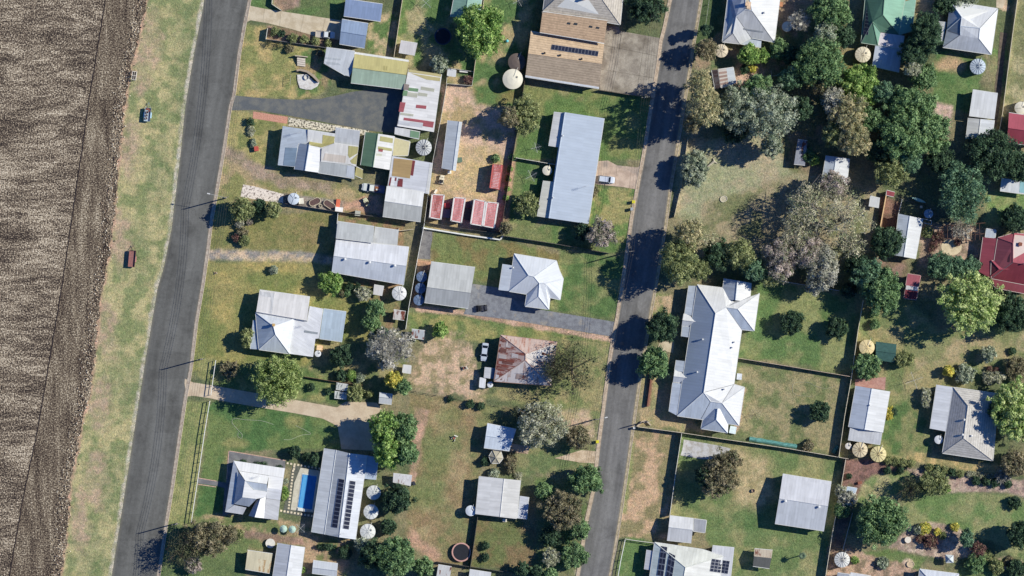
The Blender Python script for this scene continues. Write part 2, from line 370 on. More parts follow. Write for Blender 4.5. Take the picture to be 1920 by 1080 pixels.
paint([(1905, -20), (1940, -20), (1940, 210), (1880, 215)], (170, 164, 120), (130, 134, 90), fe=3)
paint([(1870, 20), (1890, 20), (1885, -20), (1870, -20)], (214, 186, 150), fe=2)
paint([(1848, 360), (1940, 360), (1940, 410), (1845, 430)], (118, 148, 84), (150, 160, 100), fe=8, sc=20)
paint([(1650, 365), (1690, 380), (1675, 480), (1645, 460)], (140, 110, 92), (112, 90, 76), fe=2, wob=1)
paint([(1690, 370), (1790, 395), (1780, 440), (1725, 410)], (92, 104, 78), (116, 112, 88), fe=5)
paint([(1730, 415), (1870, 430), (1840, 500), (1720, 500)], (192, 166, 140), (150, 132, 108), fe=5, sc=14)
paint([(1640, 480), (1700, 480), (1700, 560), (1660, 560)], (150, 124, 108), (130, 116, 90), fe=5)
paint([(1425, 525), (1612, 562), (1596, 700), (1385, 668)], (98, 128, 72), (140, 148, 92), fe=4, sc=40)
paint([(1382, 680), (1594, 706), (1572, 852), (1380, 815)], (116, 128, 80), (156, 148, 104), fe=4, sc=22)
paint([(1376, 720), (1398, 730), (1386, 800), (1378, 812)], (196, 160, 136), fe=4, wob=3, a=.7)
paint([(1229, 550), (1262, 552), (1258, 600), (1222, 600)], (128, 142, 84), (196, 170, 130), fe=3, wob=2, sc=10)
paint([(1200, 700), (1262, 700), (1258, 780), (1330, 810), (1200, 795)], (150, 150, 100), (176, 158, 114), fe=4, sc=18)
strip([(1221, 700), (1214, 760)], 9, (150, 112, 90), fe=2, wob=2)
paint([(1190, 800), (1275, 814), (1252, 965), (1260, 1012), (1150, 1010), (1172, 880)], (146, 138, 94), (200, 168, 128), fe=4, sc=26, th=.55)
strip([(1184, 830), (1170, 960)], 12, (138, 148, 88), (160, 160, 100), fe=4, wob=4)
paint([(1172, 1005), (1230, 1015), (1200, 1100), (1150, 1100)], (100, 130, 72), (120, 140, 84), fe=3)
paint([(1280, 815), (1580, 862), (1545, 1100), (1370, 1100), (1320, 1000), (1258, 965)], (110, 132, 78), (150, 150, 98), fe=4, sc=46)
paint([(1375, 840), (1440, 860), (1450, 930), (1420, 960), (1380, 940), (1365, 880)], (188, 172, 124), (160, 150, 104), fe=12, wob=12, sc=14)
blob(1440, 980, 60, (92, 124, 70), (120, 138, 80), ry=22, fe=14, wob=12, a=.8)
paint([(1605, 560), (1690, 550), (1760, 620), (1940, 620), (1940, 690), (1750, 740), (1745, 860), (1640, 860), (1665, 720), (1600, 690)], (120, 134, 82), (160, 152, 102), fe=5, sc=30)
paint([(1700, 640), (1920, 620), (1940, 660), (1820, 680), (1720, 690)], (172, 158, 116), (136, 142, 92), fe=8, sc=26, a=.9)
paint([(1655, 740), (1740, 760), (1745, 850), (1650, 860)], (92, 122, 68), (136, 140, 88), fe=5, sc=24)
paint([(1700, 845), (1860, 870), (1940, 870), (1940, 890), (1840, 885), (1700, 862)], (196, 172, 112), (156, 148, 96), fe=3, wob=3, sc=14)
paint([(1583, 860), (1630, 862), (1700, 884), (1735, 890), (1720, 905), (1640, 892), (1617, 911), (1605, 940), (1574, 935)], (146, 112, 100), (120, 94, 84), fe=2, wob=3, sc=8)
paint([(1700, 878), (1760, 886), (1940, 905), (1940, 935), (1890, 925), (1830, 922), (1780, 925), (1740, 910)], (158, 134, 122), (186, 164, 144), fe=3, wob=4, sc=8)
paint([(1640, 893), (1700, 885), (1740, 905), (1690, 930), (1640, 950), (1605, 945), (1618, 910)], (122, 142, 86), (166, 162, 112), fe=4, sc=18)
paint([(1690, 930), (1790, 925), (1890, 925), (1940, 950), (1940, 1100), (1880, 1020), (1830, 1010), (1790, 985), (1700, 990)], (108, 136, 78), (142, 148, 96), fe=4, sc=40)
paint([(1677, 1018), (1705, 985), (1745, 980), (1793, 988), (1829, 1010), (1850, 1040), (1800, 1052), (1735, 1041), (1700, 1035), (1660, 1035)], (200, 180, 156), (158, 138, 120), fe=3, wob=4, sc=9)
paint([(1600, 1035), (1680, 1030), (1735, 1048), (1720, 1070), (1600, 1062)], (92, 122, 66), (112, 132, 76), fe=3)
blob(1702, 1058, 11, (206, 184, 156), fe=2, wob=1)
paint([(1560, 1000), (1600, 1030), (1720, 1068), (1720, 1100), (1545, 1100)], (190, 160, 132), (140, 122, 98), fe=3, sc=10)
paint([(1795, 1045), (1940, 1060), (1940, 1100), (1795, 1100)], (110, 134, 78), (96, 110, 70), fe=4)
blob(1893, 1056, 26, (188, 160, 136), (120, 128, 84), ry=13, fe=2, wob=2, sc=8)
paint([(1575, 940), (1600, 950), (1580, 1030), (1556, 1030)], (110, 100, 88), (128, 118, 100), fe=3)
# trodden patches and litter round the whole block
for i in range(260):
    x, y = random.uniform(300, 1940), random.uniform(-10, 1090)
    if 1140 < x+ (y*.16) < 1390 and random.random() < .5: continue
    blob(x, y, random.uniform(3, 11), random.choice([(176, 160, 116), (96, 120, 68), (150, 140, 96), (118, 134, 80)]), ry=random.uniform(3, 9), fe=4, wob=5, a=random.uniform(.2, .5))
g_ = GC.mean(-1, keepdims=True); GC = GC*.86+g_*.14; GC *= np.array([1.03, 1.04, 1.14])
nv = len(gx)*len(gy)
def mesh_np(name, v, q, mat, parent=None, loc=None, col=None, kind=None, smooth=False):
    me = bpy.data.meshes.new(name); me.vertices.add(len(v)); me.vertices.foreach_set('co', np.asarray(v, np.float32).ravel())
    me.loops.add(q.size); me.loops.foreach_set('vertex_index', q.astype(np.int32).ravel())
    me.polygons.add(len(q)); me.polygons.foreach_set('loop_start', np.arange(0, q.size, q.shape[1], dtype=np.int32))
    if smooth: me.polygons.foreach_set('use_smooth', np.ones(len(q), bool))
    if col is not None:
        a = me.color_attributes.new('Col', 'FLOAT_COLOR', 'POINT'); c4 = np.ones((len(v), 4), np.float32); c4[:, :3] = col
        a.data.foreach_set('color', c4.ravel())
    me.materials.append(mat); me.update(calc_edges=True); me.validate()
    return new(name, me, parent, loc)
idx = np.arange(nv).reshape(len(gy), len(gx))
q = np.stack([idx[:-1, :-1], idx[:-1, 1:], idx[1:, 1:], idx[1:, :-1]], -1).reshape(-1, 4)
n = N('grass_ground'); a = n.n('VertexColor', layer_name='Col'); p = n.pos()
f1 = n.rng(n.noise(p, 2.0, 6, .95), .34, .66, .36, 1.7); f2 = n.rng(n.noise(p, .45, 4, .7), .3, .7, .78, 1.2)
hue = n.mix(n.rng(n.noise(p, .9, 5, .8), .4, .62, 0, .85), a.outputs[0], n.mix(1.0, a.outputs[0], (1.20, 1.05, .98), 'MULTIPLY'))
hue = n.mix(n.rng(n.noise(p, .6, 5, .8), .5, .62, 0, .6), hue, n.mix(1.0, hue, (.74, .88, .72), 'MULTIPLY'))
n.bump(n.noise(p, 2.6, 4, .7), .9, .22)
gm = n.fin(n.scale(hue, n.math('MULTIPLY', f1, f2)), .95, .08)
tag(mesh_np('ground', np.stack([GXX.ravel(), GYY.ravel(), np.zeros(nv)], -1), q, gm, col=GC.reshape(-1, 3)), kind='structure')
# ---------------------------------------------------------------- ploughed field
def ribbon(name, L, R, z, mat, nsub=1, kind='structure'):
    """sheet between two px polylines; UV u = 0..1 across, v = metres along"""
    n_ = 60*nsub
    def res(pl):
        pl = np.array(pl, float); s_ = np.concatenate([[0], np.cumsum(np.hypot(*np.diff(pl, axis=0).T))]); t = np.linspace(0, s_[-1], n_)
        return np.stack([np.interp(t, s_, pl[:, 0]), np.interp(t, s_, pl[:, 1])], -1)
    l, r = res(L), res(R); me = bpy.data.meshes.new(name)
    v = [tuple(P(a[0], a[1], z)) for a in l]+[tuple(P(a[0], a[1], z)) for a in r]
    f = [(i+1, i+1+n_, i+n_, i) for i in range(n_-1)]
    if (Vector(v[f[0][1]])-Vector(v[f[0][0]])).cross(Vector(v[f[0][2]])-Vector(v[f[0][0]])).z < 0: f = [t[::-1] for t in f]
    me.from_pydata(v, [], f); me.materials.append(mat); uvl = me.uv_layers.new(name='UVMap'); d = [0]
    for i in range(1, n_): d.append(d[-1]+(Vector(v[i])-Vector(v[i-1])).length)
    for lp in me.loops: uvl.data[lp.index].uv = (0 if lp.vertex_index < n_ else 1, d[lp.vertex_index % n_])
    o = new(name, me); return tag(o, kind=kind)
def jag(pl, amp, step=6):
    out = []
    for (a, b) in zip(pl[:-1], pl[1:]):
        k = max(1, int(math.hypot(b[0]-a[0], b[1]-a[1])/step))
        for i in range(k): t = i/k; out.append((a[0]+(b[0]-a[0])*t+random.uniform(-amp, amp), a[1]+(b[1]-a[1])*t))
    return out+[pl[-1]]
furrow = [(201, -30), (198, 0), (181, 104), (168, 181), (155, 275), (135, 410), (116, 540), (95, 665), (70, 810), (42, 940), (18, 1080), (12, 1110)]
def field_mat(rows):
    n = N('stubble_soil'); p = n.pos()
    wv = n.n('VectorMath', operation='ADD'); wn_ = n.n('TexNoise'); wn_.inputs['Scale'].default_value = .06; n.l(p, wn_.inputs['Vector'])
    ws = n.n('VectorMath', operation='SCALE'); n.l(wn_.outputs['Color'], ws.inputs[0]); ws.inputs[3].default_value = 7.0; n.l(p, wv.inputs[0]); n.l(ws.outputs[0], wv.inputs[1])
    sp = n.noise(p, 2.6, 2, .8)
    if rows: bands = n.math('ADD', n.noise(wv.outputs[0], 1, 4, .7, (.05, .55, 1)), n.math('MULTIPLY', n.noise(p, .05, 3, .6), .6))
    else: bands = n.math('ADD', n.noise(p, 1, 4, .65, (.5, .06, 1)), n.math('MULTIPLY', n.noise(p, .09, 3, .6), .5))
    k = n.math('ADD', n.math('MULTIPLY', sp, 2.6), n.math('MULTIPLY', bands, 1.25 if rows else 1.0))
    lo = 1.93 if rows else 1.70
    col = n.ramp(n.rng(k, lo, lo+.95, 0, 1), [(0, lin((50, 44, 44))), (.2, lin((84, 74, 68))), (.42, lin((124, 110, 96))), (.62, lin((184, 168, 146))), (.9, lin((236, 222, 200)))] if rows else [(0, lin((58, 50, 47))), (.2, lin((92, 80, 72))), (.45, lin((128, 114, 98))), (.7, lin((176, 162, 140))), (.95, lin((230, 216, 194)))])
    n.bump(n.noise(p, 2.6, 3, .7), 1.0, .3); return n.fin(col, .95, .05)
xl = [(-60, -30), (-60, 1110)]
far = [(-3000, -30), (-3000, 1110)]
ribbon('crop_field', [(-80, -30), (-80, 1110)], furrow, .02, field_mat(True), 3)
ribbon('field_headland', furrow, jag([(x+1, y) for x, y in verge_l], 4), .024, field_mat(False), 3)
# furrow ridge as a low bank of soil
mb = MB()
for a_, b_ in zip(jag(furrow, .6, 10)[:-1], jag(furrow, .6, 10)[1:]):
    mb.tube(P(*a_, .0), P(*b_, .0), .16, .16, 6)
tag(mb.build('furrow_ridge', plain((60, 50, 50), .95, .5, 3)), kind='structure')
# clods along the field edge
vs = []; qs = []; cs = []
L_ = jag([(x-5, y) for x, y in verge_l], 3, 1.1)
for (x, y) in L_:
    for k in range(3):
        cx, cy = X(x+random.gauss(-4, 6)), Y(y+random.uniform(-2, 2)); r = random.uniform(.07, .24); b = len(vs)
        z = r*random.uniform(.7, 1.2); a0 = random.uniform(0, 6.28)
        for j in range(4): vs.append((cx+r*math.cos(a0+j*1.57), cy+r*math.sin(a0+j*1.57)*random.uniform(.6, 1.2), 0.0))
        for j in range(4): vs.append((cx+.55*r*math.cos(a0+.4+j*1.57), cy+.55*r*math.sin(a0+.4+j*1.57), z))
        qs += [(b, b+1, b+5, b+4), (b+1, b+2, b+6, b+5), (b+2, b+3, b+7, b+6), (b+3, b, b+4, b+7), (b+4, b+5, b+6, b+7)]
        c = lin(random.choice([(214, 196, 172), (150, 128, 112), (46, 38, 40), (232, 220, 200), (60, 50, 50)])); cs += [c]*8
tag(mesh_np('soil_clods', np.array(vs), np.array(qs), foliage(0.0), col=np.array(cs)), 'loose pale and dark soil clods along the edge of the ploughed field', 'soil clods', kind='stuff')
# ---------------------------------------------------------------- roads
def asphalt(c, edge, seed):
    n = N('asphalt'); uv = n.uv(); sp = n.n('SeparateXYZ'); n.l(uv, sp.inputs[0]); u = sp.outputs[0]; p = n.pos()
    f = n.rng(n.noise(p, 6, 3, .7), .25, .75, .88, 1.12)
    lng = n.noise(uv, 1, 4, .6, (6, .04, 1)); f = n.math('MULTIPLY', f, n.rng(lng, .3, .7, .8, 1.16)); f = n.math('MULTIPLY', f, n.rng(n.math('ABSOLUTE', n.math('SUBTRACT', u, .58)), 0, .5, 1.08, .86))
    st = n.noise(p, .16, 4, .65); f = n.math('MULTIPLY', f, n.rng(st, .5, .7, 1.05, .72))
    f = n.math('MULTIPLY', f, n.rng(n.noise(p, .35, 4, .7), .3, .7, .93, 1.06))
    e = n.math('ABSOLUTE', n.math('SUBTRACT', u, .5)); ek = n.rng(n.math('ADD', e, n.math('MULTIPLY', n.noise(p, .8, 3, .6), .06)), .47, .53, 0, .65)
    cb = n.n('CombineXYZ'); n.l(n.math('FLOOR', n.math('MULTIPLY', u, 2.2)), cb.inputs[0]); n.l(n.math('FLOOR', n.math('DIVIDE', sp.outputs[1], 7.3)), cb.inputs[1])
    wn_ = n.n('TexWhiteNoise', noise_dimensions='2D'); n.l(cb.outputs[0], wn_.inputs['Vector']); f = n.math('MULTIPLY', f, n.rng(wn_.outputs['Value'], .78, .80, 1.0, .90))
    vo = n.n('TexVoronoi', feature='DISTANCE_TO_EDGE'); vo.inputs['Scale'].default_value = .16; n.l(p, vo.inputs['Vector']); f = n.math('MULTIPLY', f, n.rng(n.math('ADD', vo.outputs['Distance'], n.math('MULTIPLY', n.noise(p, .9, 4, .7), .05)), .02, .035, .82, 1.0))
    f = n.math('MULTIPLY', f, n.rng(n.noise(p, 1.3, 5, .85), .35, .65, .88, 1.12))
    n.bump(n.noise(p, 9, 2), .2, .01)
    return n.fin(n.mix(ek, n.scale(lin(c), f), lin(edge)), .9, .2)
EX = lambda pl: [(pl[0][0]+(pl[0][0]-pl[1][0])*14, pl[0][1]+(pl[0][1]-pl[1][1])*14)]+pl+[(pl[-1][0]+(pl[-1][0]-pl[-2][0])*14, pl[-1][1]+(pl[-1][1]-pl[-2][1])*14)]
ribbon('road', EX(road1_l), EX(road1_r), .03, asphalt((110, 110, 108), (128, 124, 112), 1), 4)
ribbon('road', EX(road2_l), EX(road2_r), .03, asphalt((124, 123, 123), (154, 146, 132), 2), 4)
def kerb(pl, off, wd, name='kerb', col=(206, 190, 172), h=.12):
    kb = MB(); pts = [P(x+off, y) for x, y in pl]
    for a_, b_ in zip(pts[:-1], pts[1:]):
        d = (b_-a_); L = d.length; kb.box(((a_.x+b_.x)/2, (a_.y+b_.y)/2, h/2), (L+.01, wd, h+.01), math.atan2(d.y, d.x))
    return tag(kb.build(name, plain(col, .9, .25, 2)), kind='structure')
def gutter(pl, off, wd, c, c2, name='gutter'):
    ribbon(name, [(x+off-wd/2, y) for x, y in pl], [(x+off+wd/2, y) for x, y in pl], .066, patchy(c, c2, 1.2, fine=4), 3)
gutter(road1_r, 1.5, 5, (190, 178, 164), (168, 152, 138)); kerb(jag(road1_r, .15, 30), 5, .18)
gutter(road2_l, -2, 5.5, (206, 188, 168), (180, 160, 140)); kerb(jag(road2_l, .15, 30), -5.5, .15)
gutter(road2_r, 2, 4.5, (196, 180, 156), (160, 148, 120)); kerb(jag(road2_r, .15, 30), 5, .15)
# ---------------------------------------------------------------- driveways, slabs, paths
def slab(name, poly, mat, z=.05, wob=0):
    pts = poly if not wob else jag(poly+[poly[0]], wob, 8)[:-1]
    mb = MB(); w_ = [P(*a_) for a_ in pts]
    if area2(w_) < 0: w_ = w_[::-1]
    mb.face([(a_.x, a_.y, z) for a_ in w_])
    for i in range(len(w_)):
        a_, b_ = w_[i], w_[(i+1) % len(w_)]; mb.face([(a_.x, a_.y, 0), (b_.x, b_.y, 0), (b_.x, b_.y, z), (a_.x, a_.y, z)])
    return tag(mb.build(name, mat), kind='structure')
def lines(name, segs, wd, z, col):
    mb = MB()
    for s_ in segs:
        for a_, b_ in zip(s_[:-1], s_[1:]):
            p_, q_ = P(*a_), P(*b_); d = q_-p_; mb.box(((p_.x+q_.x)/2, (p_.y+q_.y)/2, z), (d.length, wd, .012), math.atan2(d.y, d.x))
    return tag(mb.build(name, plain(col, .9, .3, 3)), kind='structure')
CONC = patchy((214, 200, 176), (196, 180, 154), .5, fine=3, fv=.08)
slab('driveway', [(464, 10), (500, 17), (560, 26), (606, 33), (650, 40), (650, 76), (600, 71), (585, 66), (545, 54), (500, 43), (470, 38), (459, 43)], CONC)
lines('joint_line', [[(496, 16), (493, 42)], [(527, 21), (524, 48)], [(570, 28), (563, 60)], [(610, 34), (602, 70)]], .06, .055, (150, 138, 120))
slab('driveway', [(441, 179), (500, 185), (560, 187), (602, 185), (640, 177), (660, 172), (700, 168), (765, 165), (752, 250), (700, 246), (640, 235), (560, 220), (480, 206), (434, 207)], patchy((102, 106, 110), (122, 122, 118), .4, fine=6, fv=.2), .045, 1.2)
slab('path', [(475, 209), (540, 219), (538, 232), (474, 222)], patchy((214, 160, 140), (196, 142, 122), 3, fine=4))
slab('garden_bed', [(541, 220), (600, 230), (692, 245), (690, 254), (620, 247), (541, 236)], patchy((222, 214, 196), (84, 80, 70), 2.0, .48, .58, fine=5, fv=.4))
slab('garden_bed', [(455, 346), (475, 349), (531, 364), (530, 381), (500, 377), (480, 374), (452, 369)], patchy((238, 226, 216), (120, 104, 98), 1.6, .5, .62, fine=4, fv=.3), .05, 1)
slab('driveway', [(346, 710), (362, 717), (400, 723), (480, 737), (560, 751), (632, 764), (648, 753), (706, 755), (722, 775), (722, 846), (640, 842), (634, 800), (606, 785), (560, 776), (500, 766), (440, 756), (390, 746), (362, 742), (347, 744)], patchy((214, 196, 172), (200, 180, 156), .4, fine=3, fv=.1), .05, .8)
DKP = patchy((132, 132, 134), (116, 116, 120), .7, fine=6, fv=.12); PINK = (206, 172, 156)
slab('path', [(430, 846), (535, 864), (535, 880), (440, 862), (432, 962), (424, 967), (417, 966), (421, 915), (405, 911), (371, 906), (372, 896), (406, 902), (424, 905)], DKP, .047)
lines('path_edging', [[(430, 845.5), (536, 863.5)], [(429, 846), (425, 898)], [(371, 896), (406, 902)], [(371, 908), (405, 913)]], .22, .06, PINK)
slab('pool_surround', [(549, 872), (604, 882), (586, 972), (530, 962)], patchy((92, 96, 92), (110, 112, 100), 1, fine=5), .056)
slab('pool_deck', [(563.5, 877), (602, 883), (588, 961), (545, 956), (552, 905)], patchy((214, 208, 190), (200, 194, 176), .8, fine=4, fv=.08), .09)
mb = MB()
def stones(a_, b_, n_):
    for i in range(n_):
        t = (i+.5)/n_; p_ = P(a_[0]+(b_[0]-a_[0])*t, a_[1]+(b_[1]-a_[1])*t); mb.box((p_.x, p_.y, .09), (.52, .52, .06), math.radians(-9)+random.uniform(-.04, .04))
stones((536, 868), (602, 879), 10); stones((550, 880), (541, 956), 13); stones((524, 957), (588, 968), 10); stones((552, 872), (551, 882), 2)
tag(mb.build('stepping_stones', plain((226, 212, 186), .9, .1)), 'rows of square cream stepping stones set around the swimming pool', 'paving', kind='stuff')
slab('driveway', [(1130, 48), (1160, 50), (1162, 58), (1241, 72), (1228, 182), (1187, 178), (1124, 168)], patchy((150, 142, 132), (176, 168, 156), .35, fine=3, fv=.22, c3=(112, 104, 94)))
lines('joint_line', [[(1167, 60), (1145, 160)], [(1210, 68), (1193, 176)], [(1132, 85), (1237, 106)], [(1127, 130), (1231, 147)]], .07, .056, (104, 98, 88))
slab('driveway', [(1122, 302), (1140, 301), (1157, 310), (1195, 314), (1206, 308), (1197, 356), (1170, 351), (1115, 345)], patchy((212, 190, 172), (188, 166, 150), .5, fine=3, fv=.1, c3=(160, 148, 140)))
lines('joint_line', [[(1157, 310), (1153, 350)], [(1184, 313), (1180, 353)]], .07, .056, (150, 132, 118))
slab('driveway', [(886, 532), (945, 541), (1000, 560), (1010, 580), (1156, 604), (1152, 632), (1075, 619), (945, 598), (870, 589)], patchy((140, 143, 150), (122, 124, 132), .8, fine=5, fv=.22, c3=(160, 154, 146)), .045, .6)
slab('driveway', [(791, 430), (811, 433), (806, 486), (783, 485)], patchy((134, 132, 132), (112, 110, 112), .8, fine=5, fv=.25), .045, 1)
slab('driveway', [(1240, 634), (1264, 641), (1262, 662), (1232, 655)], CONC)
slab('gravel_patch', [(1281, 824), (1340, 834), (1371, 841), (1353, 861), (1318, 861), (1277, 854)], patchy((200, 200, 204), (176, 172, 168), .8, fine=5, fv=.15), .04, 1.5)
slab('driveway', [(1040, 859), (1090, 844), (1119, 846), (1118, 869), (1087, 867)], patchy((214, 194, 170), (190, 168, 142), .6, fine=4), .05, 1)
slab('driveway', [(958, 832), (993, 836), (990, 851), (956, 848)], patchy((206, 182, 160), (176, 150, 128), .6, fine=4), .05, 1)
slab('patio', [(1766+19*math.cos(t/3)*1.02+18, 463+16*math.sin(t/3)) for t in range(19)], patchy((226, 210, 180), (206, 190, 160), .8, fine=4, fv=.08))
slab('patio', [(1603, 711), (1661, 707), (1659, 731), (1603, 724)], patchy((190, 150, 140), (176, 132, 124), 1.2, fine=5))
slab('patio', [(598, 646), (606, 648), (605, 662), (594, 661)], plain((214, 180, 140)))
slab('path', [(1868, 0), (1886, 0), (1880, 16), (1868, 14)], CONC)
slab('laneway', [(1876, 60), (1888, 62), (1868, 250), (1858, 248)], patchy((120, 108, 96), (96, 88, 78), 1.2, fine=5), .04, 1.5)
# ================================================================ BUILDINGS
def lp(a, b, t): return tuple(a[i]+(b[i]-a[i])*t for i in range(len(a)))
def zz(p, z): return (p[0], p[1], z)
def gable(A, B, C, D, he, hr, d='ew', t=.5, t2=None, hn=0, hs=0, heD=None):
    """corners clockwise from the north-west; ridge east-west or north-south; hn/hs pull a ridge end in (hip)"""
    t2 = t if t2 is None else t2; h2 = he if heD is None else heD
    if d == 'ew': R1, R2 = lp(A, D, t), lp(B, C, t2)
    else: R1, R2 = lp(A, B, t), lp(D, C, t2)
    r1, r2 = lp(R1, R2, hn), lp(R2, R1, hs)
    v = [zz(A, he), zz(B, he if d == 'ew' else h2), zz(C, h2), zz(D, h2 if d == 'ew' else he), zz(r1, hr), zz(r2, hr)]
    if d == 'ew':
        f = [(0, 1, 5, 4), (3, 4, 5, 2)]
        if hn > 0: f.append((0, 4, 3))
        if hs > 0: f.append((1, 2, 5))
    else:
        f = [(0, 4, 5, 3), (1, 2, 5, 4)]
        if hn > 0: f.append((0, 1, 4))
        if hs > 0: f.append((3, 5, 2))
    return v, f
def hipr(A, B, C, D, he, r1, r2, hr, d='ns'):
    v = [zz(A, he), zz(B, he), zz(C, he), zz(D, he), zz(r1, hr), zz(r2, hr)]
    if d == 'ns': return v, [(0, 1, 4), (1, 2, 5, 4), (2, 3, 5), (0, 4, 5, 3)]
    return v, [(0, 4, 3), (0, 1, 5, 4), (1, 2, 5), (3, 4, 5, 2)]
def mono(*p): return [tuple(a) for a in p], [tuple(range(len(p)))]
def flip_up(W, f):
    n_ = Vector((0, 0, 0))
    for i in range(len(f)):
        a, b = W[f[i]], W[f[(i+1) % len(f)]]; n_ += a.cross(b)
    return f if n_.z > 0 else tuple(reversed(f))
class Bld:
    def __init__(s, name, label, cat, secs, wall=(206, 200, 190), group=None, win=0, fascia=None, caps=True, inset=.45, openposts=False, fas=.2):
        xs = [p[0] for sc in secs for p in sc[0]]; ys = [p[1] for sc in secs for p in sc[0]]
        s.c = P((min(xs)+max(xs))/2, (min(ys)+max(ys))/2); s.planes = []
        s.r = root(name, s.c, label, cat, group)
        for si, sec in enumerate(secs):
            (v, f), mat = sec[0:2], sec[2]; opt = sec[3] if len(sec) > 3 else {}
            W = [P(*p) for p in v]; F = [flip_up(W, g) for g in f]
            for g in F:
                n_ = Vector((0, 0, 0))
                for i in range(len(g)): n_ += W[g[i]].cross(W[g[(i+1) % len(g)]])
                n_.normalize(); ctr = sum((W[i] for i in g), Vector())/len(g); s.planes.append(([(W[i].x, W[i].y) for i in g], n_, ctr))
            cnt = {}
            for g in F:
                for i in range(len(g)):
                    e = (g[i], g[(i+1) % len(g)]); cnt[e] = 1
            bound = [e for e in cnt if (e[1], e[0]) not in cnt]
            mb = MB()
            for gi, g in enumerate(F): mb.face([W[i] for i in g], 0)
            if isinstance(mat, list): mats = mat; mb.m = [min(i, len(mat)-1) for i in range(len(F))]
            else: mats = [mat]
            fm = len(mats); mats = list(mats)+[plain(fascia or GUT, .5, .04)]
            fs = opt.get('fas', fas)
            for a, b in bound:
                p, q_ = W[a], W[b]; mb.face([p, (p.x, p.y, p.z-fs), (q_.x, q_.y, q_.z-fs), q_], fm)
            for g in F: mb.face([(W[i].x, W[i].y, W[i].z-fs) for i in reversed(g)], fm)
            ro = mb.build('roof', mats, s.r, rel=s.c)
            if si == 0: s.roof = ro
            # gutters along the low level edges
            for a, b in bound:
                p, q_ = W[a], W[b]
                if abs(p.z-q_.z) < .12 and (q_-p).length > 1.2 and opt.get('gut', 1):
                    d = (q_-p).normalized(); o_ = Vector((d.y, -d.x, 0))*.07; (MB().box(((p.x+q_.x)/2+o_.x, (p.y+q_.y)/2+o_.y, (p.z+q_.z)/2-.08), ((q_-p).length, .13, .12), math.atan2(d.y, d.x)).build('gutter', plain(fascia or GUT, .4, .04), ro, rel=s.c) if caps else None)
            # ridge and hip caps, valley gutters
            if caps:
                cb = MB(); vb = MB()
                for (a, b) in cnt:
                    if (b, a) in cnt and a < b:
                        p, q_ = W[a], W[b]; L = (q_-p).length
                        fa = [g for g in F if (a, b) in [(g[i], g[(i+1) % len(g)]) for i in range(len(g))]][0]; fb = [g for g in F if (b, a) in [(g[i], g[(i+1) % len(g)]) for i in range(len(g))]][0]
                        ca = sum((W[i] for i in fa), Vector())/len(fa); cb_ = sum((W[i] for i in fb), Vector())/len(fb); mid = (p+q_)/2
                        conv = (ca.z+cb_.z)/2 < mid.z+.02 or abs(p.z-q_.z) < .05; (cb if conv else vb).tube(p+Vector((0, 0, .0)), q_+Vector((0, 0, .0)), .13 if conv else .07, None, 6)
                if cb.v: cb.build('ridge_cap', opt.get('cap') or (mats[0]), ro, rel=s.c)
                if vb.v: vb.build('valley_gutter', plain((120, 122, 128), .5), ro, rel=s.c)
            if opt.get('open'):
                zc = [W[a] for a, b in bound]
                cx_ = sum(p.x for p in zc)/len(zc); cy_ = sum(p.y for p in zc)/len(zc)
                for p in zc:
                    d = Vector((cx_-p.x, cy_-p.y, 0)); d = d.normalized()*.25 if d.length > .3 else d
                    MB().box((p.x+d.x, p.y+d.y, (p.z-fs)/2), (.1, .1, p.z-fs)).build('post', plain((200, 198, 192)), s.r, rel=s.c)
            else:
                xs_ = [p.x for p in W]; ys_ = [p.y for p in W]; cx_ = (min(xs_)+max(xs_))/2; cy_ = (min(ys_)+max(ys_))/2
                kx = max(.5, 1-2*inset/(max(xs_)-min(xs_))); ky = max(.5, 1-2*inset/(max(ys_)-min(ys_)))
                V2 = [Vector((cx_+(p.x-cx_)*kx, cy_+(p.y-cy_)*ky, p.z-fs-.06-si*.004)) for p in W]
                wb = MB()
                for g in F: wb.face([V2[i] for i in g])
                for a, b in bound:
                    p, q_ = V2[a], V2[b]; wb.face([p, (p.x, p.y, 0), (q_.x, q_.y, 0), q_])
                wo_ = wb.build('wall', plain(opt.get('wall', wall), .85, .06), s.r, rel=s.c)
                wn_ = opt.get('win', win)
                k = 0
                for a, b in bound:
                    p, q_ = V2[a], V2[b]; L = Vector((q_.x-p.x, q_.y-p.y, 0))
                    if wn_ and L.length > 3 and k < wn_ and min(p.z, q_.z) > 2.3:
                        d = L.normalized(); nrm = Vector((d.y, -d.x, 0)); rz = math.atan2(d.y, d.x)
                        isdoor = (k == 0 and si == 0); c = (p+q_)/2; zc = 1.05 if isdoor else 1.5; hh = 2.1 if isdoor else 1.2; ww = .95 if isdoor else 1.5
                        c = Vector((c.x, c.y, zc))+nrm*.03
                        fr = MB().box((c.x, c.y, zc), (ww+.12, .06, hh+.12), rz).build('door' if isdoor else 'window', plain((232, 230, 224) if not isdoor else (96, 84, 76)), wo_, rel=s.c)
                        k += 1
                        if not isdoor:
                            g_ = c+nrm*.034; MB().box((g_.x, g_.y, zc), (ww-.06, .02, hh-.06), rz).build('window_pane', glassy(), wo_, rel=s.c)
    def z(s, x, y):
        best = None
        for poly, n_, c in s.planes:
            ins = False
            for i in range(len(poly)):
                ax, ay = poly[i]; bx, by = poly[(i+1) % len(poly)]
                if (ay > y) != (by > y) and x < (bx-ax)*(y-ay)/(by-ay)+ax: ins = not ins
            if ins:
                zv = c.z-(n_.x*(x-c.x)+n_.y*(y-c.y))/n_.z; best = zv if best is None else max(best, zv)
        if best is None:
            poly, n_, c = min(s.planes, key=lambda q: (q[2].x-x)**2+(q[2].y-y)**2); best = c.z-(n_.x*(x-c.x)+n_.y*(y-c.y))/n_.z
        return best
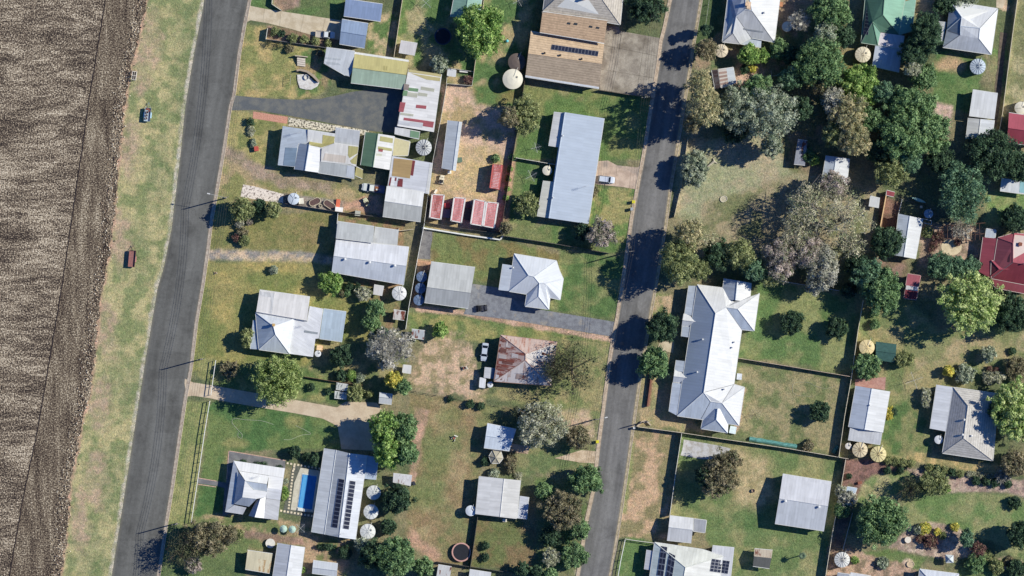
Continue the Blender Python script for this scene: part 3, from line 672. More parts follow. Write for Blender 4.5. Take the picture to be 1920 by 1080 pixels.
    def quad(s, pts, up=.03, sub=3):
        """thin sheet lying on the roof"""
        mb = MB(); W = []
        for p in pts: a = P(*p); W.append(Vector((a.x, a.y, s.z(a.x, a.y)+up)))
        if area2([(a.x, a.y) for a in W]) < 0: W = W[::-1]
        mb.face(W)
        for i in range(len(W)):
            a, b = W[i], W[(i+1) % len(W)]; mb.face([b, a, a-Vector((0, 0, up-.005)), b-Vector((0, 0, up-.005))])
        return mb
    def patch(s, c, *quads, name='roof_sheet', rust=0.0, up=.045):
        for qd in quads: s.quad(qd, up).build(name, roofm(c, rust) if name != 'skylight' else glassy((60, 66, 70), .3), s.roof, rel=s.c)
    def panels(s, o, u, v, nu, nv, gap=.04, up=.14):
        """solar panels: o corner px, u and v far corners px"""
        o = np.array(o, float); U = np.array(u)-o; V = np.array(v)-o
        for i in range(nu):
            for j in range(nv):
                g = lambda a, b: tuple(o+U*(i+a)/nu+V*(j+b)/nv)
                cs = [g(gap, gap), g(1-gap, gap), g(1-gap, 1-gap), g(gap, 1-gap)]; mb = s.quad(cs, up); n0 = len(mb.f)
                inn = [g(gap+.05, gap+.05), g(1-gap-.05, gap+.05), g(1-gap-.05, 1-gap-.05), g(gap+.05, 1-gap-.05)]; W = []
                for p in inn: a = P(*p); W.append(Vector((a.x, a.y, s.z(a.x, a.y)+up+.006)))
                if area2([(a.x, a.y) for a in W]) < 0: W = W[::-1]
                mb.face(W, 1); mb.build('solar_panel', [plain((170, 172, 180), .4, .03, metal=.5), MPV], s.roof, rel=s.c)
    def vent(s, px, py, r=.22, h=.5, name='roof_vent', c=(225, 225, 225)):
        p = P(px, py); z0 = s.z(p.x, p.y)
        MB().lathe([(r*.6, z0-.1), (r*.6, z0+h*.5), (r, z0+h*.6), (r, z0+h*.85), (r*.5, z0+h), (0, z0+h)], (p.x, p.y, 0), 12).build(name, plain(c, .5), s.roof, rel=s.c)
    def chimney(s, px, py, w_=.7, h=1.1, c=(150, 96, 78)):
        p = P(px, py); z0 = s.z(p.x, p.y); MB().box((p.x, p.y, z0+h/2-.2), (w_, w_, h+.4), -.15).box((p.x, p.y, z0+h), (w_+.14, w_+.14, .12), -.15).build('chimney', plain(c, .9, .2), s.roof, rel=s.c)
    def aerial(s, px, py, h=2.2):
        p = P(px, py); z0 = s.z(p.x, p.y); mb = MB().tube((p.x, p.y, z0-.1), (p.x, p.y, z0+h), .03, None, 5); t = z0+h*.9
        mb.tube((p.x-.9, p.y-.25, t), (p.x+.9, p.y+.25, t), .02, None, 4)
        for k in range(-4, 5): mb.tube((p.x+k*.2+.12, p.y+k*.055-.35, t), (p.x+k*.2-.12, p.y+k*.055+.35, t), .014, None, 4)
        mb.build('aerial', plain((190, 190, 192), .4), s.roof, rel=s.c)
n = N('solar_cells'); uvp = n.pos(); n.fin(n.scale(lin((44, 48, 66)), n.rng(n.noise(uvp, .8, 3), .3, .7, .8, 1.25)), .25, .5); MPV = n.m
BLU = roofm((150, 172, 206)); WHT = roofm((226, 227, 231), var=.08); PAL = roofm((206, 212, 222), var=.05); GRY = roofm((188, 192, 196)); SKY = roofm((188, 202, 222), var=.05)
LGY = roofm((204, 206, 206)); GRN = roofm((104, 146, 110)); MUS = roofm((200, 188, 110)); MINT = roofm((172, 200, 172)); TEAL = roofm((112, 176, 146)); CRM = roofm((226, 220, 198)); RED = roofm((176, 62, 82), var=.08)
TILE = tilem((206, 180, 152)); TILG = tilem((196, 188, 178)); TILD = tilem((176, 176, 178))
ex = roofm((224, 226, 230), var=.08)
exw = roofm((243, 243, 244), var=.05)
# --- north-west
b = Bld('garage', 'blue corrugated garage roof at the top of the photo, beside the cream driveway', 'garage', [(*mono((649, -1, 3.3), (718, 9, 3.3), (714, 41, 2.9), (645, 31, 2.9)), roofm((134, 160, 208)))], (150, 98, 80), win=2)
b = Bld('shed', 'blue gabled shed at the end of the cream concrete driveway', 'shed', [(*gable((642, 37), (691, 45), (684, 91), (637, 83), 2.7, 3.5), roofm((140, 166, 206)))], (178, 168, 156), win=2)
b = Bld('patio_cover', 'irregular pale grey patio roof joined to the yellow and mint shed', 'patio cover', [(*mono((613, 90, 3.1), (666, 97, 3.2), (662, 129, 2.9), (655, 144, 2.8), (648, 142, 2.8), (608, 119, 2.9)), roofm((206, 212, 220), .05, (170, 150, 140)), {'open': 1})])
b.patch((188, 196, 204), [(612, 108), (640, 111), (639, 114), (611, 111)], [(610, 116), (636, 119), (640, 123), (616, 121)])
b = Bld('shed', 'long gabled shed, mustard north slope and mint green south slope', 'shed', [(*gable((666, 99), (767, 114), (758, 168), (658.5, 156), 2.9, 3.8), [roofm((212, 198, 116)), MINT])], (196, 186, 150), win=2)
b.patch((236, 234, 226), [(666, 99), (767, 114), (767, 117), (665.5, 102)])
b.patch((188, 176, 96), [(720, 124), (723, 124.4), (722, 133), (719, 132.6)], [(725, 125), (727, 125.3), (726, 133), (724, 133)])
b = Bld('shed', 'white tin shed patched with red, green and brown sheets', 'shed', [(*mono((767, 131, 3.3), (828, 140, 2.9), (813, 248, 2.9), (746, 237, 3.3)), roofm((234, 232, 232)))], (206, 202, 196), win=2)
b.patch((206, 190, 120), [(767, 131), (828, 140), (827, 145), (766, 136)], [(770, 138), (826, 146.5), (825, 153), (800, 150)])
b.patch((190, 82, 92), [(751, 192), (761, 193), (757, 211), (748, 210)], [(781, 197), (800, 199), (799, 205), (780, 203)], [(758, 221), (814, 229), (812, 240), (793, 237), (794, 231), (757, 226)])
b.patch((116, 162, 112), [(767, 165), (785, 167), (784, 173), (766, 171)], [(757, 170), (765, 171), (763, 181), (755, 180)])
b.patch((156, 138, 130), [(758, 158), (768, 159.5), (766, 170), (757, 169)]); b.patch((190, 190, 168), [(785, 174), (802, 176.5), (801, 182), (784, 180)], [(765, 173), (784, 176), (782, 184), (763, 181)], [(752, 212), (776, 215), (775, 219), (751, 216)], [(790, 163), (815, 167), (814, 173), (789, 169)])
b.patch((206, 208, 216), [(748, 226), (793, 232), (792, 240), (747, 233)])
b = Bld('lean_to', 'small white and green lean-to south of the patched red shed', 'lean-to', [(*mono((741, 239, 2.6), (788, 248, 2.6), (786, 261, 2.3), (740, 251, 2.3)), roofm((232, 232, 232)))], win=0)
b.patch((130, 176, 130), [(770, 245), (787, 248), (785.5, 260), (769, 257)])
# house with many roofs
b = Bld('cottage', 'rambling house of blue grey, white and mustard tin roofs', 'house', [
 (*mono((531, 237, 3.0), (579, 244, 3.3), (576, 270, 3.3), (560, 270, 3.2), (553.5, 313.5, 3.0), (521.6, 310, 2.8)), roofm((186, 200, 218))),
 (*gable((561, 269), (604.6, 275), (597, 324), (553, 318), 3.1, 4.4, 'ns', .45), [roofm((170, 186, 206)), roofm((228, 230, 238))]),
 (*mono((578, 244, 3.7), (629, 252, 3.7), (628, 270, 3.5), (604, 279, 3.3), (577, 270, 3.3)), roofm((230, 230, 230))),
 (*mono((630, 240, 3.8), (676, 246.5, 3.8), (673, 274, 3.4), (628, 269, 3.4)), roofm((196, 200, 206))),
 (*mono((628, 269, 3.9), (673, 275, 3.8), (668.5, 312, 3.3), (657, 308, 3.35), (602.5, 303, 3.3), (604, 279, 3.6)), roofm((234, 230, 224), .03)),
 (*mono((601, 303, 3.2), (666, 312, 3.2), (665, 335, 2.8), (597, 324, 2.8)), roofm((186, 192, 194))),
 (*mono((668.5, 313, 2.7), (681, 319, 2.6), (680, 335, 2.4), (666, 329, 2.5)), MUS, {'open': 1})], (216, 208, 190), win=2)
b.patch((200, 188, 104), [(606, 253.5), (628.5, 257), (627, 269), (604, 277), (580, 273), (581, 266), (605, 270)])
b.patch((196, 186, 108), [(654, 274), (672.5, 276), (671, 288), (656, 297), (653, 292)], [(671, 290), (668.5, 309), (660, 307), (657, 302)])
b.patch((206, 214, 226), [(652, 311), (665, 313), (664, 334), (650, 332)]); b.patch((222, 206, 190), [(610, 288), (650, 293), (648, 306), (606, 301)])
b.patch((122, 150, 180), [(536, 277), (558, 278), (554, 312), (532, 310)]); b.aerial(558, 250)
b = Bld('shed', 'gabled shed with green west slope and patched white east slope', 'shed', [(*gable((686, 248), (740, 256), (730, 319), (677, 310), 3.1, 4.0, 'ns', .43), [GRN, roofm((232, 230, 228))])], (120, 140, 118), win=2)
b.patch((196, 188, 110), [(714, 256), (737.5, 260), (736.5, 269), (712.5, 265)], [(710, 275), (735.5, 279), (735, 284), (709, 280.5)])
b.patch((178, 70, 74), [(710.5, 278.5), (719, 279.8), (718, 285.5), (710, 284.5)]); b.patch((214, 216, 190), [(707, 288), (717, 289), (716, 294), (706, 293)])
b = Bld('shade_cover', 'cream flat cover over the yard between the green shed and the ribbed tank', 'shade cover', [(*mono((740, 259, 2.4), (769, 266, 2.4), (765, 292, 2.3), (737, 292, 2.3)), plain((216, 206, 164), .8, .08), {'open': 1})])
b = Bld('shed', 'shed with a brown roof panel and dark red patches, north of the white gable', 'shed', [(*mono((736.5, 293, 2.9), (811, 306, 3.3), (804, 364, 3.3), (728, 350, 2.9)), roofm((222, 224, 232)))], win=0)
b.patch((200, 160, 96), [(739, 297), (774, 301), (769, 335), (735, 330)]); b.patch((150, 56, 60), [(774, 301), (779, 302), (775, 330), (770, 329)], [(732, 333), (735, 333), (732, 349), (729, 348)], [(747, 335), (756, 336), (755, 351), (745, 350)], [(741, 333), (744, 333.5), (743, 340), (740, 339)])
b.patch((240, 240, 240), [(735, 333), (741, 334), (738, 350), (732, 349)], [(745, 333), (750, 334), (749, 339), (744, 338)]); b.patch((226, 226, 222), [(806, 307), (811, 308), (803, 363), (798, 361)])
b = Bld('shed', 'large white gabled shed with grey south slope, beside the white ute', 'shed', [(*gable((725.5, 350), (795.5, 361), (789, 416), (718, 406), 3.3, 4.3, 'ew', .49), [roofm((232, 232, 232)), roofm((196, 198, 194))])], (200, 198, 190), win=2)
b = Bld('shed', 'long narrow grey shed on the bare dirt yard', 'shed', [(*gable((840, 226), (866, 229), (854, 321), (829, 316), 2.6, 2.9, 'ns', .8), roofm((182, 192, 206)))], win=1)
b = Bld('shed', 'small white open-topped pen shed on the dirt yard', 'shed', [(*mono((840, 130, 2.0), (855, 132, 2.0), (854, 144, 1.9), (839, 142, 1.9)), WHT)])
b = Bld('shed', 'small white garden shed between two back fences near the top', 'shed', [(*mono((752, 77, 2.3), (783, 82, 2.3), (778, 104, 2.1), (748, 99, 2.1)), roofm((224, 218, 218), .03))])
b = Bld('outbuilding', 'teal green roof cut off by the top of the photo', 'outbuilding', [(*gable((855, -22), (906, -14), (897, 40), (845, 32), 3.0, 3.8, 'ns', .5), [roofm((128, 178, 160)), roofm((146, 196, 182))])], (150, 160, 150), win=1)
# tan brick house
b = Bld('brick_house', 'large tan roofed house with a row of solar panels and grey hipped rear', 'house', [
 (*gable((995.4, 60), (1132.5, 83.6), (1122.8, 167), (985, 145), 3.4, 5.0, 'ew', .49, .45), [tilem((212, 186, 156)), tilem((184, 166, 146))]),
 (*mono((1017, 24, 6.3), (1138, 41, 6.3), (1132, 82, 4.9), (1012, 62, 4.9)), tilem((206, 176, 146))),
 ([(1018, 22, 5.6), (1049, -6, 7.6), (1123, -6, 7.6), (1162, 48, 5.6), (1169, -20, 5.6), (1024, -26, 5.6)], [(0, 1, 5), (0, 3, 2, 1), (3, 4, 2), (5, 1, 2, 4)], TILG)], (176, 140, 112), win=4)
b.panels((1035, 84), (1122.5, 97), (1033, 94.5), 14, 1)
b.patch((60, 66, 70), [(1065, 30), (1071, 31), (1069, 48), (1063, 47)], [(1077.5, 31), (1085, 32), (1082, 49), (1075.5, 48)], [(1106, 36), (1112, 37), (1110, 54), (1104, 53)], [(1119, 38), (1125.5, 39), (1123, 56), (1117, 55)], name='skylight', up=.12)
for x, y in ((1021, 101), (1050, 105), (1090, 112)): b.vent(x, y, .3, .6, c=(60, 54, 50))
b.patch((236, 240, 246), [(985, 142), (1123, 164), (1122.8, 167), (985, 145)]); b.aerial(1022, 25); b.chimney(1094, 0)
# long blue house
b = Bld('house', 'long pale blue roofed house with the shadow of a tall tree on it', 'house', [
 (*gable((1057.5, 211), (1132.5, 222.5), (1102.5, 420), (1027.5, 409), 3.1, 3.5, 'ns', .02), roofm((190, 206, 228), var=.05)),
 (*mono((1039.5, 210, 2.6), (1057, 212, 2.9), (1047.5, 277, 2.9), (1029, 274, 2.6)), roofm((222, 222, 226))),
 (*mono((1019, 339, 2.6), (1037, 341, 2.9), (1027, 409, 2.9), (1007.5, 406, 2.6)), roofm((222, 220, 206)))], (214, 206, 190), win=4)
b.aerial(1098, 350, 2.6); b.vent(1055, 255); b.vent(1037, 371)
# --- centre-left sheds and houses
b = Bld('shed', 'big white shed with three roof vents and grey lean-to roofs behind', 'shed', [
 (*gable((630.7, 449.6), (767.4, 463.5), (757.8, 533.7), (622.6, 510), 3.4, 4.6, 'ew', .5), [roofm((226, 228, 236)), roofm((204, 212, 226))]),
 (*mono((634, 415.5, 3.7), (702.4, 425, 3.7), (700, 455, 4.0), (630.7, 446.4, 4.0)), roofm((198, 202, 202))),
 (*mono((703.5, 426, 2.9), (748, 432, 2.9), (745.6, 460, 3.2), (699.5, 455, 3.2)), roofm((202, 204, 204)))], (206, 204, 198), win=3)
for x, y in ((648, 486), (694, 492), (741, 498)): b.vent(x, y, .35, .7)
Bld('shed', 'small square white shed south of the big vented shed', 'shed', [(*mono((702, 534, 2.2), (720.5, 537, 2.2), (717, 554, 2.0), (700, 551, 2.0)), roofm((226, 222, 220)))])
Bld('shed', 'small rusty white shed by the back fence, north of the bare grey tree', 'shed', [(*mono((738.6, 580.5, 2.2), (761, 584, 2.2), (758, 600, 2.0), (737, 597.6, 2.0)), roofm((222, 214, 210), .45))])
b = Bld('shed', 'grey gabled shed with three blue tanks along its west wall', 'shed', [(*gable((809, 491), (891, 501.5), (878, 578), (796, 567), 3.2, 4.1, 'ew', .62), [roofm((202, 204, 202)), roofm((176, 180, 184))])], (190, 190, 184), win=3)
V = [(964, 476, 3), (1043, 489, 3), (1049, 508, 3), (1056, 523, 3), (1050, 562, 3), (1031, 558, 3.0), (1029, 580, 3), (984.5, 574, 3), (988, 551.6, 3), (954.7, 546, 3), (991, 516.5, 5.2), (1001, 519, 5.2), (1011, 531, 4.8), (1022, 531.5, 4.6), (1009.7, 556, 4.4), (1038, 543, 3.9)]
b = Bld('house', 'white hipped cottage with a bay front on the grey gravel drive', 'house', [
 (V, [(0, 1, 11, 10), (0, 10, 9), (9, 10, 11, 12, 8), (1, 2, 3, 13, 12, 11), (8, 12, 14, 7), (7, 14, 6), (12, 13, 5, 6, 14), (3, 4, 5, 13)], roofm((222, 228, 238), var=.05)),
 (*mono((943, 495, 2.7), (962, 498, 3.0), (955.5, 546, 3.0), (935.6, 543.7, 2.7)), roofm((204, 214, 230)))], (226, 222, 214), win=3)
b.vent(962, 502)
# house with carport
b = Bld('house', 'white house with hipped south wing, on the front lawn by the west road', 'house', [
 (*gable((488, 543.5), (582, 556.6), (576, 603), (481.5, 586), 3.3, 3.9, 'ew', .95), roofm((232, 228, 226), .02)),
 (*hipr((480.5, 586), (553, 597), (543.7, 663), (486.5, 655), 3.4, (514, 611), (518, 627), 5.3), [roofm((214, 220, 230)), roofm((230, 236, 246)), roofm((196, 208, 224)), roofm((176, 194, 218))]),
 (*mono((476, 600, 2.9), (489, 603, 3.1), (485, 655, 3.1), (470.5, 654, 2.8)), roofm((190, 206, 228))),
 (*mono((553.5, 599, 3.3), (577, 603, 3.2), (582, 574, 3.3), (606, 578.6, 3.1), (598, 634.5, 3.0), (592, 635, 3.0), (587.7, 669, 2.8), (543.7, 663, 3.2)), roofm((228, 230, 238)))], (226, 224, 218), win=3)
b.chimney(515, 609, .6, 1.0, (206, 170, 110)); b.patch((214, 214, 216), [(490, 546), (516, 549.5), (511, 589), (484, 585)])
b.patch((150, 160, 170), [(572, 619), (597, 623), (596, 627), (571, 623)]); b.aerial(568, 611, 1.2)
Bld('carport', 'sky blue flat carport on the east side of the white house', 'carport', [(*mono((607.5, 579, 2.8), (650, 584.5, 2.8), (642, 640.6, 2.6), (599.5, 634.6, 2.6)), roofm((182, 204, 224)), {'open': 1})])
Bld('shed', 'white topped box shed beside the bare grey tree', 'shed', [(*mono((756.5, 684, 1.9), (771, 685.5, 1.9), (770, 700, 1.8), (755, 698, 1.8)), WHT)])
Bld('shed', 'small striped grey shed in the back corner of the dirt yard', 'shed', [(*mono((772.5, 617, 2.2), (797, 620, 2.2), (795, 636, 2.0), (772, 633, 2.0)), roofm((190, 196, 204), .12))])
Bld('shed', 'white shed at the top of the driveway beneath the yellow tree', 'shed', [(*gable((712, 736), (737, 739), (734.5, 758), (710.7, 755), 2.5, 2.9, 'ew', .4), PAL)])
for (lab, q4) in (('northern of two small white hutches on the lawn', ((631, 718), (653, 721), (651.6, 733), (630, 729.5))), ('southern of two small white hutches, grey stained', ((628, 733.5), (651, 737), (650, 748.5), (627, 746)))):
    Bld('hutch', lab, 'hutch', [(*mono(*[(x, y, 1.2 if i < 2 else 1.05) for i, (x, y) in enumerate(q4)]), roofm((214, 218, 214), .1 if 'north' in lab else .22, (120, 128, 124)))], inset=.2, fas=.08, group='pair of hutches')
# house with pool
V = [(439, 863, 2.7), (535, 877.5, 2.7), (522, 974.5, 2.6), (496, 971, 2.7), (467, 966.5, 3.0), (456, 964, 2.7), (423, 958.8, 2.6)]
b = Bld('house', 'white house with nested hipped roofs, verandah and grey path round it', 'house', [
 (*mono((439, 863, 2.7), (448, 884, 3.2), (440, 945, 3.2), (423, 959, 2.7)), roofm((190, 202, 220))),
 (*mono((423, 959, 2.7), (440, 946, 3.1), (463, 951, 3.1), (456, 964, 2.7)), roofm((206, 210, 222))),
 (*mono((439, 863, 2.7), (535, 877.5, 2.7), (532.5, 895, 3.0), (449, 882, 3.0)), exw),
 (*mono((449, 882.5, 3.05), (505, 891.3, 3.05), (502, 906.5, 4.8), (462, 900.5, 4.9)), exw),
 (*mono((505, 891, 3.05), (532.5, 895.3, 2.98), (529, 918, 2.9), (502.5, 914, 3.2)), exw),
 (*mono((448, 884, 3.6), (461, 900, 5.0), (456, 931, 5.0), (440, 943.5, 3.6)), roofm((174, 190, 214))),
 (*mono((461, 900, 5.0), (476, 917, 4.9), (502, 921, 4.75), (500, 931, 4.75), (483, 934, 4.85), (456, 931, 5.0)), exw),
 (*mono((462, 901, 4.95), (502, 907, 4.85), (502, 920.6, 4.3), (477, 917, 4.4)), roofm((188, 202, 222))),
 (*mono((440, 944, 3.5), (456, 931, 5.0), (483, 934, 5.0), (468, 949, 3.5)), roofm((176, 190, 212))),
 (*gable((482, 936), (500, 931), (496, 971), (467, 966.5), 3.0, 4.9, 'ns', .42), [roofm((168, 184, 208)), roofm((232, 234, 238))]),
 (*mono((502, 914, 3.2), (529, 918, 2.9), (526, 937, 2.85), (500, 933.5, 3.2)), roofm((204, 208, 220))),
 (*mono((500, 934, 3.2), (526, 937.5, 2.8), (522, 974.5, 2.6), (496, 971, 3.0)), roofm((198, 200, 208)))], (228, 226, 220), win=2, caps=False)
b.aerial(484, 893, 2)
b = Bld('shed', 'long silver shed by the pool with two rows of solar panels', 'shed', [
 ([(609, 840, 2.7), (631, 843, 3.3), (656, 849, 4.5), (689, 853, 3.3), (667, 1010.5, 3.3), (637, 1006, 4.5), (609, 1001, 3.3), (585, 997, 2.7)], [(0, 1, 6, 7), (1, 2, 5, 6), (2, 3, 4, 5)], [roofm((212, 218, 226)), roofm((194, 200, 208)), roofm((216, 222, 236))]),
 (*mono((689.5, 853, 3.1), (710, 858, 2.8), (705, 899, 2.7), (683.5, 897, 3.0)), roofm((176, 196, 224)))], (214, 212, 206), win=3)
b.panels((635.5, 896), (647.5, 898), (622, 987), 1, 12); b.panels((656.5, 899.5), (668.5, 901.5), (643.5, 990), 1, 12)
b.aerial(641, 1000, 1.5)
Bld('patio_cover', 'small white cover under the big tree, east of the long silver shed', 'patio cover', [(*mono((738, 887, 2.4), (773, 891, 2.4), (770.5, 910, 2.2), (737, 903, 2.2)), roofm((222, 222, 230), .08), {'open': 1})])
Bld('shed', 'cream shed with weathered ribbed roof at the bottom left', 'shed', [(*mono((465, 1031, 2.5), (511.6, 1037.5, 2.5), (506, 1074, 2.3), (460.6, 1066.5, 2.3)), roofm((232, 218, 176), .12, (190, 160, 120)))], (206, 190, 150), win=1)
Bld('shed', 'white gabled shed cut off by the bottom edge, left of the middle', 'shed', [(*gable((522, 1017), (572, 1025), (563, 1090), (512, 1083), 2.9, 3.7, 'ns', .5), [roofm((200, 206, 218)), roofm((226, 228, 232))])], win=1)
Bld('shed', 'low white shed near the bottom edge, right of the white gable', 'shed', [(*gable((588, 1050), (634, 1056), (632, 1080), (585.6, 1074), 2.2, 2.6, 'ew', .55), PAL)])
# rusty cottage
b = Bld('cottage', 'old cottage with a rusty pyramid iron roof and bare tree beside', 'house', [(*hipr((939, 628), (1044, 641), (1033, 722.6), (926.6, 714.5), 3.1, (985.6, 663), (985, 675), 5.2), [roofm((222, 188, 172), .3, (186, 142, 126)), roofm((222, 212, 206), .3, (206, 176, 160)), roofm((214, 206, 208), .22, (176, 156, 150)), roofm((216, 182, 170), .5, (146, 84, 70))])], (196, 180, 160), win=4, fascia=(170, 140, 126))
for c_, q4 in (((232, 214, 206), ((950, 640), (959, 641), (957, 652), (948, 650))), ((150, 84, 70), ((942, 634), (958, 636), (957, 642), (941, 640))), ((156, 92, 78), ((938, 652), (950, 654), (949, 661), (937, 659))), ((228, 212, 206), ((960, 662), (972, 664), (971, 672), (959, 670))), ((150, 88, 74), ((942, 676), (962, 679), (961, 684), (941, 681))), ((168, 110, 96), ((933, 686), (952, 689), (951, 694), (932, 691))), ((226, 206, 196), ((936, 664), (950, 666), (949, 673), (935, 671))), ((214, 170, 150), ((1004, 644), (1016, 646), (1008, 652), (1000, 651))), ((232, 228, 228), ((1010, 655), (1028, 657), (1027, 672), (1006, 668))), ((190, 160, 150), ((1006, 676), (1022, 679), (1020, 688), (1008, 686))), ((228, 222, 222), ((930, 702), (944, 704), (942, 713), (928, 711))), ((170, 146, 142), ((968, 700), (986, 703), (985, 712), (966, 710)))): b.patch(c_, q4, rust=.2)
Bld('lean_to', 'small white and grey lean-to on the west wall of the rusty cottage', 'lean-to', [(*mono((910, 688, 2.2), (919.5, 689, 2.4), (918, 709.5, 2.4), (908, 708, 2.2)), WHT), (*mono((920, 689, 2.3), (928.6, 690, 2.5), (927, 710, 2.5), (918.3, 709.6, 2.3)), roofm((110, 132, 156)))], inset=.1)
Bld('shed', 'white box shed at the south-west corner of the rusty cottage', 'shed', [(*mono((900, 708, 2.0), (910.5, 710, 2.0), (909, 727, 1.9), (899, 725.5, 1.9)), roofm((232, 234, 242)))], inset=.1)
Bld('shed', 'blue white shed streaked with branch shadows, under the pale tree', 'shed', [(*gable((914, 793.5), (968, 804.5), (955, 845), (907.5, 839), 2.8, 3.1, 'ew', .5), roofm((206, 220, 240), .06, (150, 160, 170)))], win=1)
Bld('gazebo', 'weathered six-sided cream gazebo roof south of the blue white shed', 'gazebo', [([(924, 844, 2.2), (939, 846, 2.2), (943, 859, 2.2), (936, 868, 2.2), (922, 868, 2.2), (917, 855, 2.2), (930, 857, 2.9)], [(0, 1, 6), (1, 2, 6), (2, 3, 6), (3, 4, 6), (4, 5, 6), (5, 0, 6)], roofm((196, 186, 160), .3, (150, 140, 116)), {'open': 1})])
b = Bld('house', 'plain white low gabled house with a blue grey annex, mid bottom', 'house', [(*gable((899, 892), (976, 900), (968, 972), (892, 963), 3.0, 3.35, 'ns', .6), [roofm((222, 222, 224)), roofm((228, 226, 222))]), (*mono((975, 929, 2.7), (991.5, 931.5, 2.5), (987, 973, 2.4), (970, 971, 2.6)), roofm((200, 206, 220)))], win=3)
Bld('shed', 'weathered white shed cut off by the bottom edge, below the trampoline', 'shed', [(*mono((822, 1058, 2.3), (847, 1062, 2.3), (841, 1100, 2.1), (816, 1096, 2.1)), roofm((212, 212, 212), .15))])
Bld('shed', 'white roof edge at the bottom, right of the trampoline', 'shed', [(*mono((881, 1067, 2.4), (921, 1073, 2.4), (917, 1105, 2.2), (877, 1100, 2.2)), WHT)])
# long white hall
V = [(1306.6, 534, 3.3), (1355.5, 540, 3.3), (1375, 565.7, 3.95), (1357, 522, 3.3), (1407.4, 530.5, 3.3), (1406, 547, 3.3), (1422.7, 550, 3.3), (1413, 620, 3.3), (1389.7, 617.6, 3.3), (1375, 720.5, 3.3), (1395, 726, 3.3), (1384.5, 797, 3.3), (1364, 770, 4.1), (1313.7, 785.6, 3.3), (1269, 779, 3.3), (1340, 587, 6.2), (1318, 735, 6.2), (1360, 576, 5.4), (1381.5, 579, 5.3), (1331, 752, 5.3), (1352.5, 755, 5.2), (1297, 592, 3.3)]
b = Bld('hall', 'very long white hall with four gabled wings beside the second road', 'hall', [
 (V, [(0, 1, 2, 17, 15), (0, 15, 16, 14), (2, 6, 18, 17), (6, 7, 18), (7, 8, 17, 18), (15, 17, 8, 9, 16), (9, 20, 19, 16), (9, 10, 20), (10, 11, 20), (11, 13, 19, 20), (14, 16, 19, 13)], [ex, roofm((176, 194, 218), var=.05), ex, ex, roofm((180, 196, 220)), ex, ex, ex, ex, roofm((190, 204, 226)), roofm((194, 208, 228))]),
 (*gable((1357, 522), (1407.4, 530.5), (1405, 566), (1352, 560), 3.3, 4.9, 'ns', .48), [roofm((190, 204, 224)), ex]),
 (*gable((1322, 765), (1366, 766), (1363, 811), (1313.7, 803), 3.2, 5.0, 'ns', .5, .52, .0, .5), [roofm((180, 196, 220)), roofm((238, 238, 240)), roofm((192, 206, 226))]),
 (*mono((1291, 535.7, 2.8), (1308, 536, 3.2), (1297, 592, 3.2), (1283.5, 588, 2.8)), roofm((196, 210, 230))),
 (*mono((1279, 611, 2.8), (1295, 613, 3.2), (1291, 632.5, 3.2), (1277, 630.4, 2.8)), roofm((194, 208, 230))),
 (*mono((1267.5, 675, 2.8), (1284, 677, 3.2), (1280, 697, 3.2), (1264.5, 695, 2.8)), roofm((194, 208, 230))),
 (*mono((1261, 717, 2.8), (1277.5, 719, 3.2), (1267.5, 778, 3.2), (1254, 771, 2.8)), roofm((196, 210, 232))),
 ([(1281, 588.6, 2.9), (1293, 591, 2.9), (1304, 603, 3.7), (1293, 612.5, 2.9), (1277.6, 610.6, 2.9), (1279, 600, 3.7)], [(0, 1, 2, 5), (5, 2, 3, 4)], [ex, roofm((206, 212, 226))]),
 ([(1264, 694, 2.9), (1280, 697, 2.9), (1287, 708, 3.7), (1277.6, 718, 2.9), (1261, 715.5, 2.9), (1262.5, 705, 3.7)], [(0, 1, 2, 5), (5, 2, 3, 4)], [ex, roofm((206, 212, 226))])], (228, 226, 220), win=4)
for x, y in ((1316, 636), (1376, 641), (1306, 697), (1372, 651), (1357, 729)): b.vent(x, y, .25, .8)
# south-east block
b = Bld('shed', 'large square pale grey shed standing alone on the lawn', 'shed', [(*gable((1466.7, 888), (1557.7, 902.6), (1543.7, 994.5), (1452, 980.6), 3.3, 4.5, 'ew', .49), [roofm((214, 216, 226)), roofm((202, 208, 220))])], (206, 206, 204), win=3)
b.vent(1471, 938, .35, .7); b.vent(1534, 949, .35, .7)
b = Bld('shed', 'white gabled shed with a small grey panelled annex, bottom right of the road', 'shed', [(*gable((1255.5, 966), (1300, 971.5), (1295.5, 1017), (1250, 1012), 2.8, 3.6, 'ew', .46), [WHT, roofm((206, 208, 214))]), (*mono((1301, 972, 2.4), (1324, 975, 2.4), (1321, 998, 2.3), (1299, 995, 2.3)), roofm((168, 172, 184)))], win=2)
b = Bld('house', 'house at the bottom edge with black solar panels on two roofs', 'house', [
 ([(1227, 1016, 3), (1318, 1029.5, 3), (1354, 1042, 3), (1345, 1120, 3), (1213, 1115, 3), (1284, 1062, 5.4), (1280, 1085, 5.4)], [(0, 1, 2, 5), (2, 3, 6, 5), (3, 4, 6), (0, 5, 6, 4)], [roofm((222, 224, 214)), roofm((226, 226, 222)), PAL, roofm((198, 214, 216))]),
 (*mono((1335.5, 1022, 2.9), (1376, 1026, 2.9), (1369, 1090, 2.7), (1327, 1084, 2.7)), roofm((216, 218, 224))),
 (*mono((1212.6, 1030, 2.4), (1224, 1032, 2.7), (1218.5, 1068, 2.7), (1208, 1066.6, 2.4)), roofm((206, 208, 218)))], (206, 200, 190), win=3)
b.panels((1239, 1022), (1251, 1024), (1231, 1078), 2, 5); b.panels((1254, 1034), (1266, 1040), (1247, 1080), 2, 4); b.panels((1334, 1046), (1368, 1051), (1330, 1070), 5, 4)
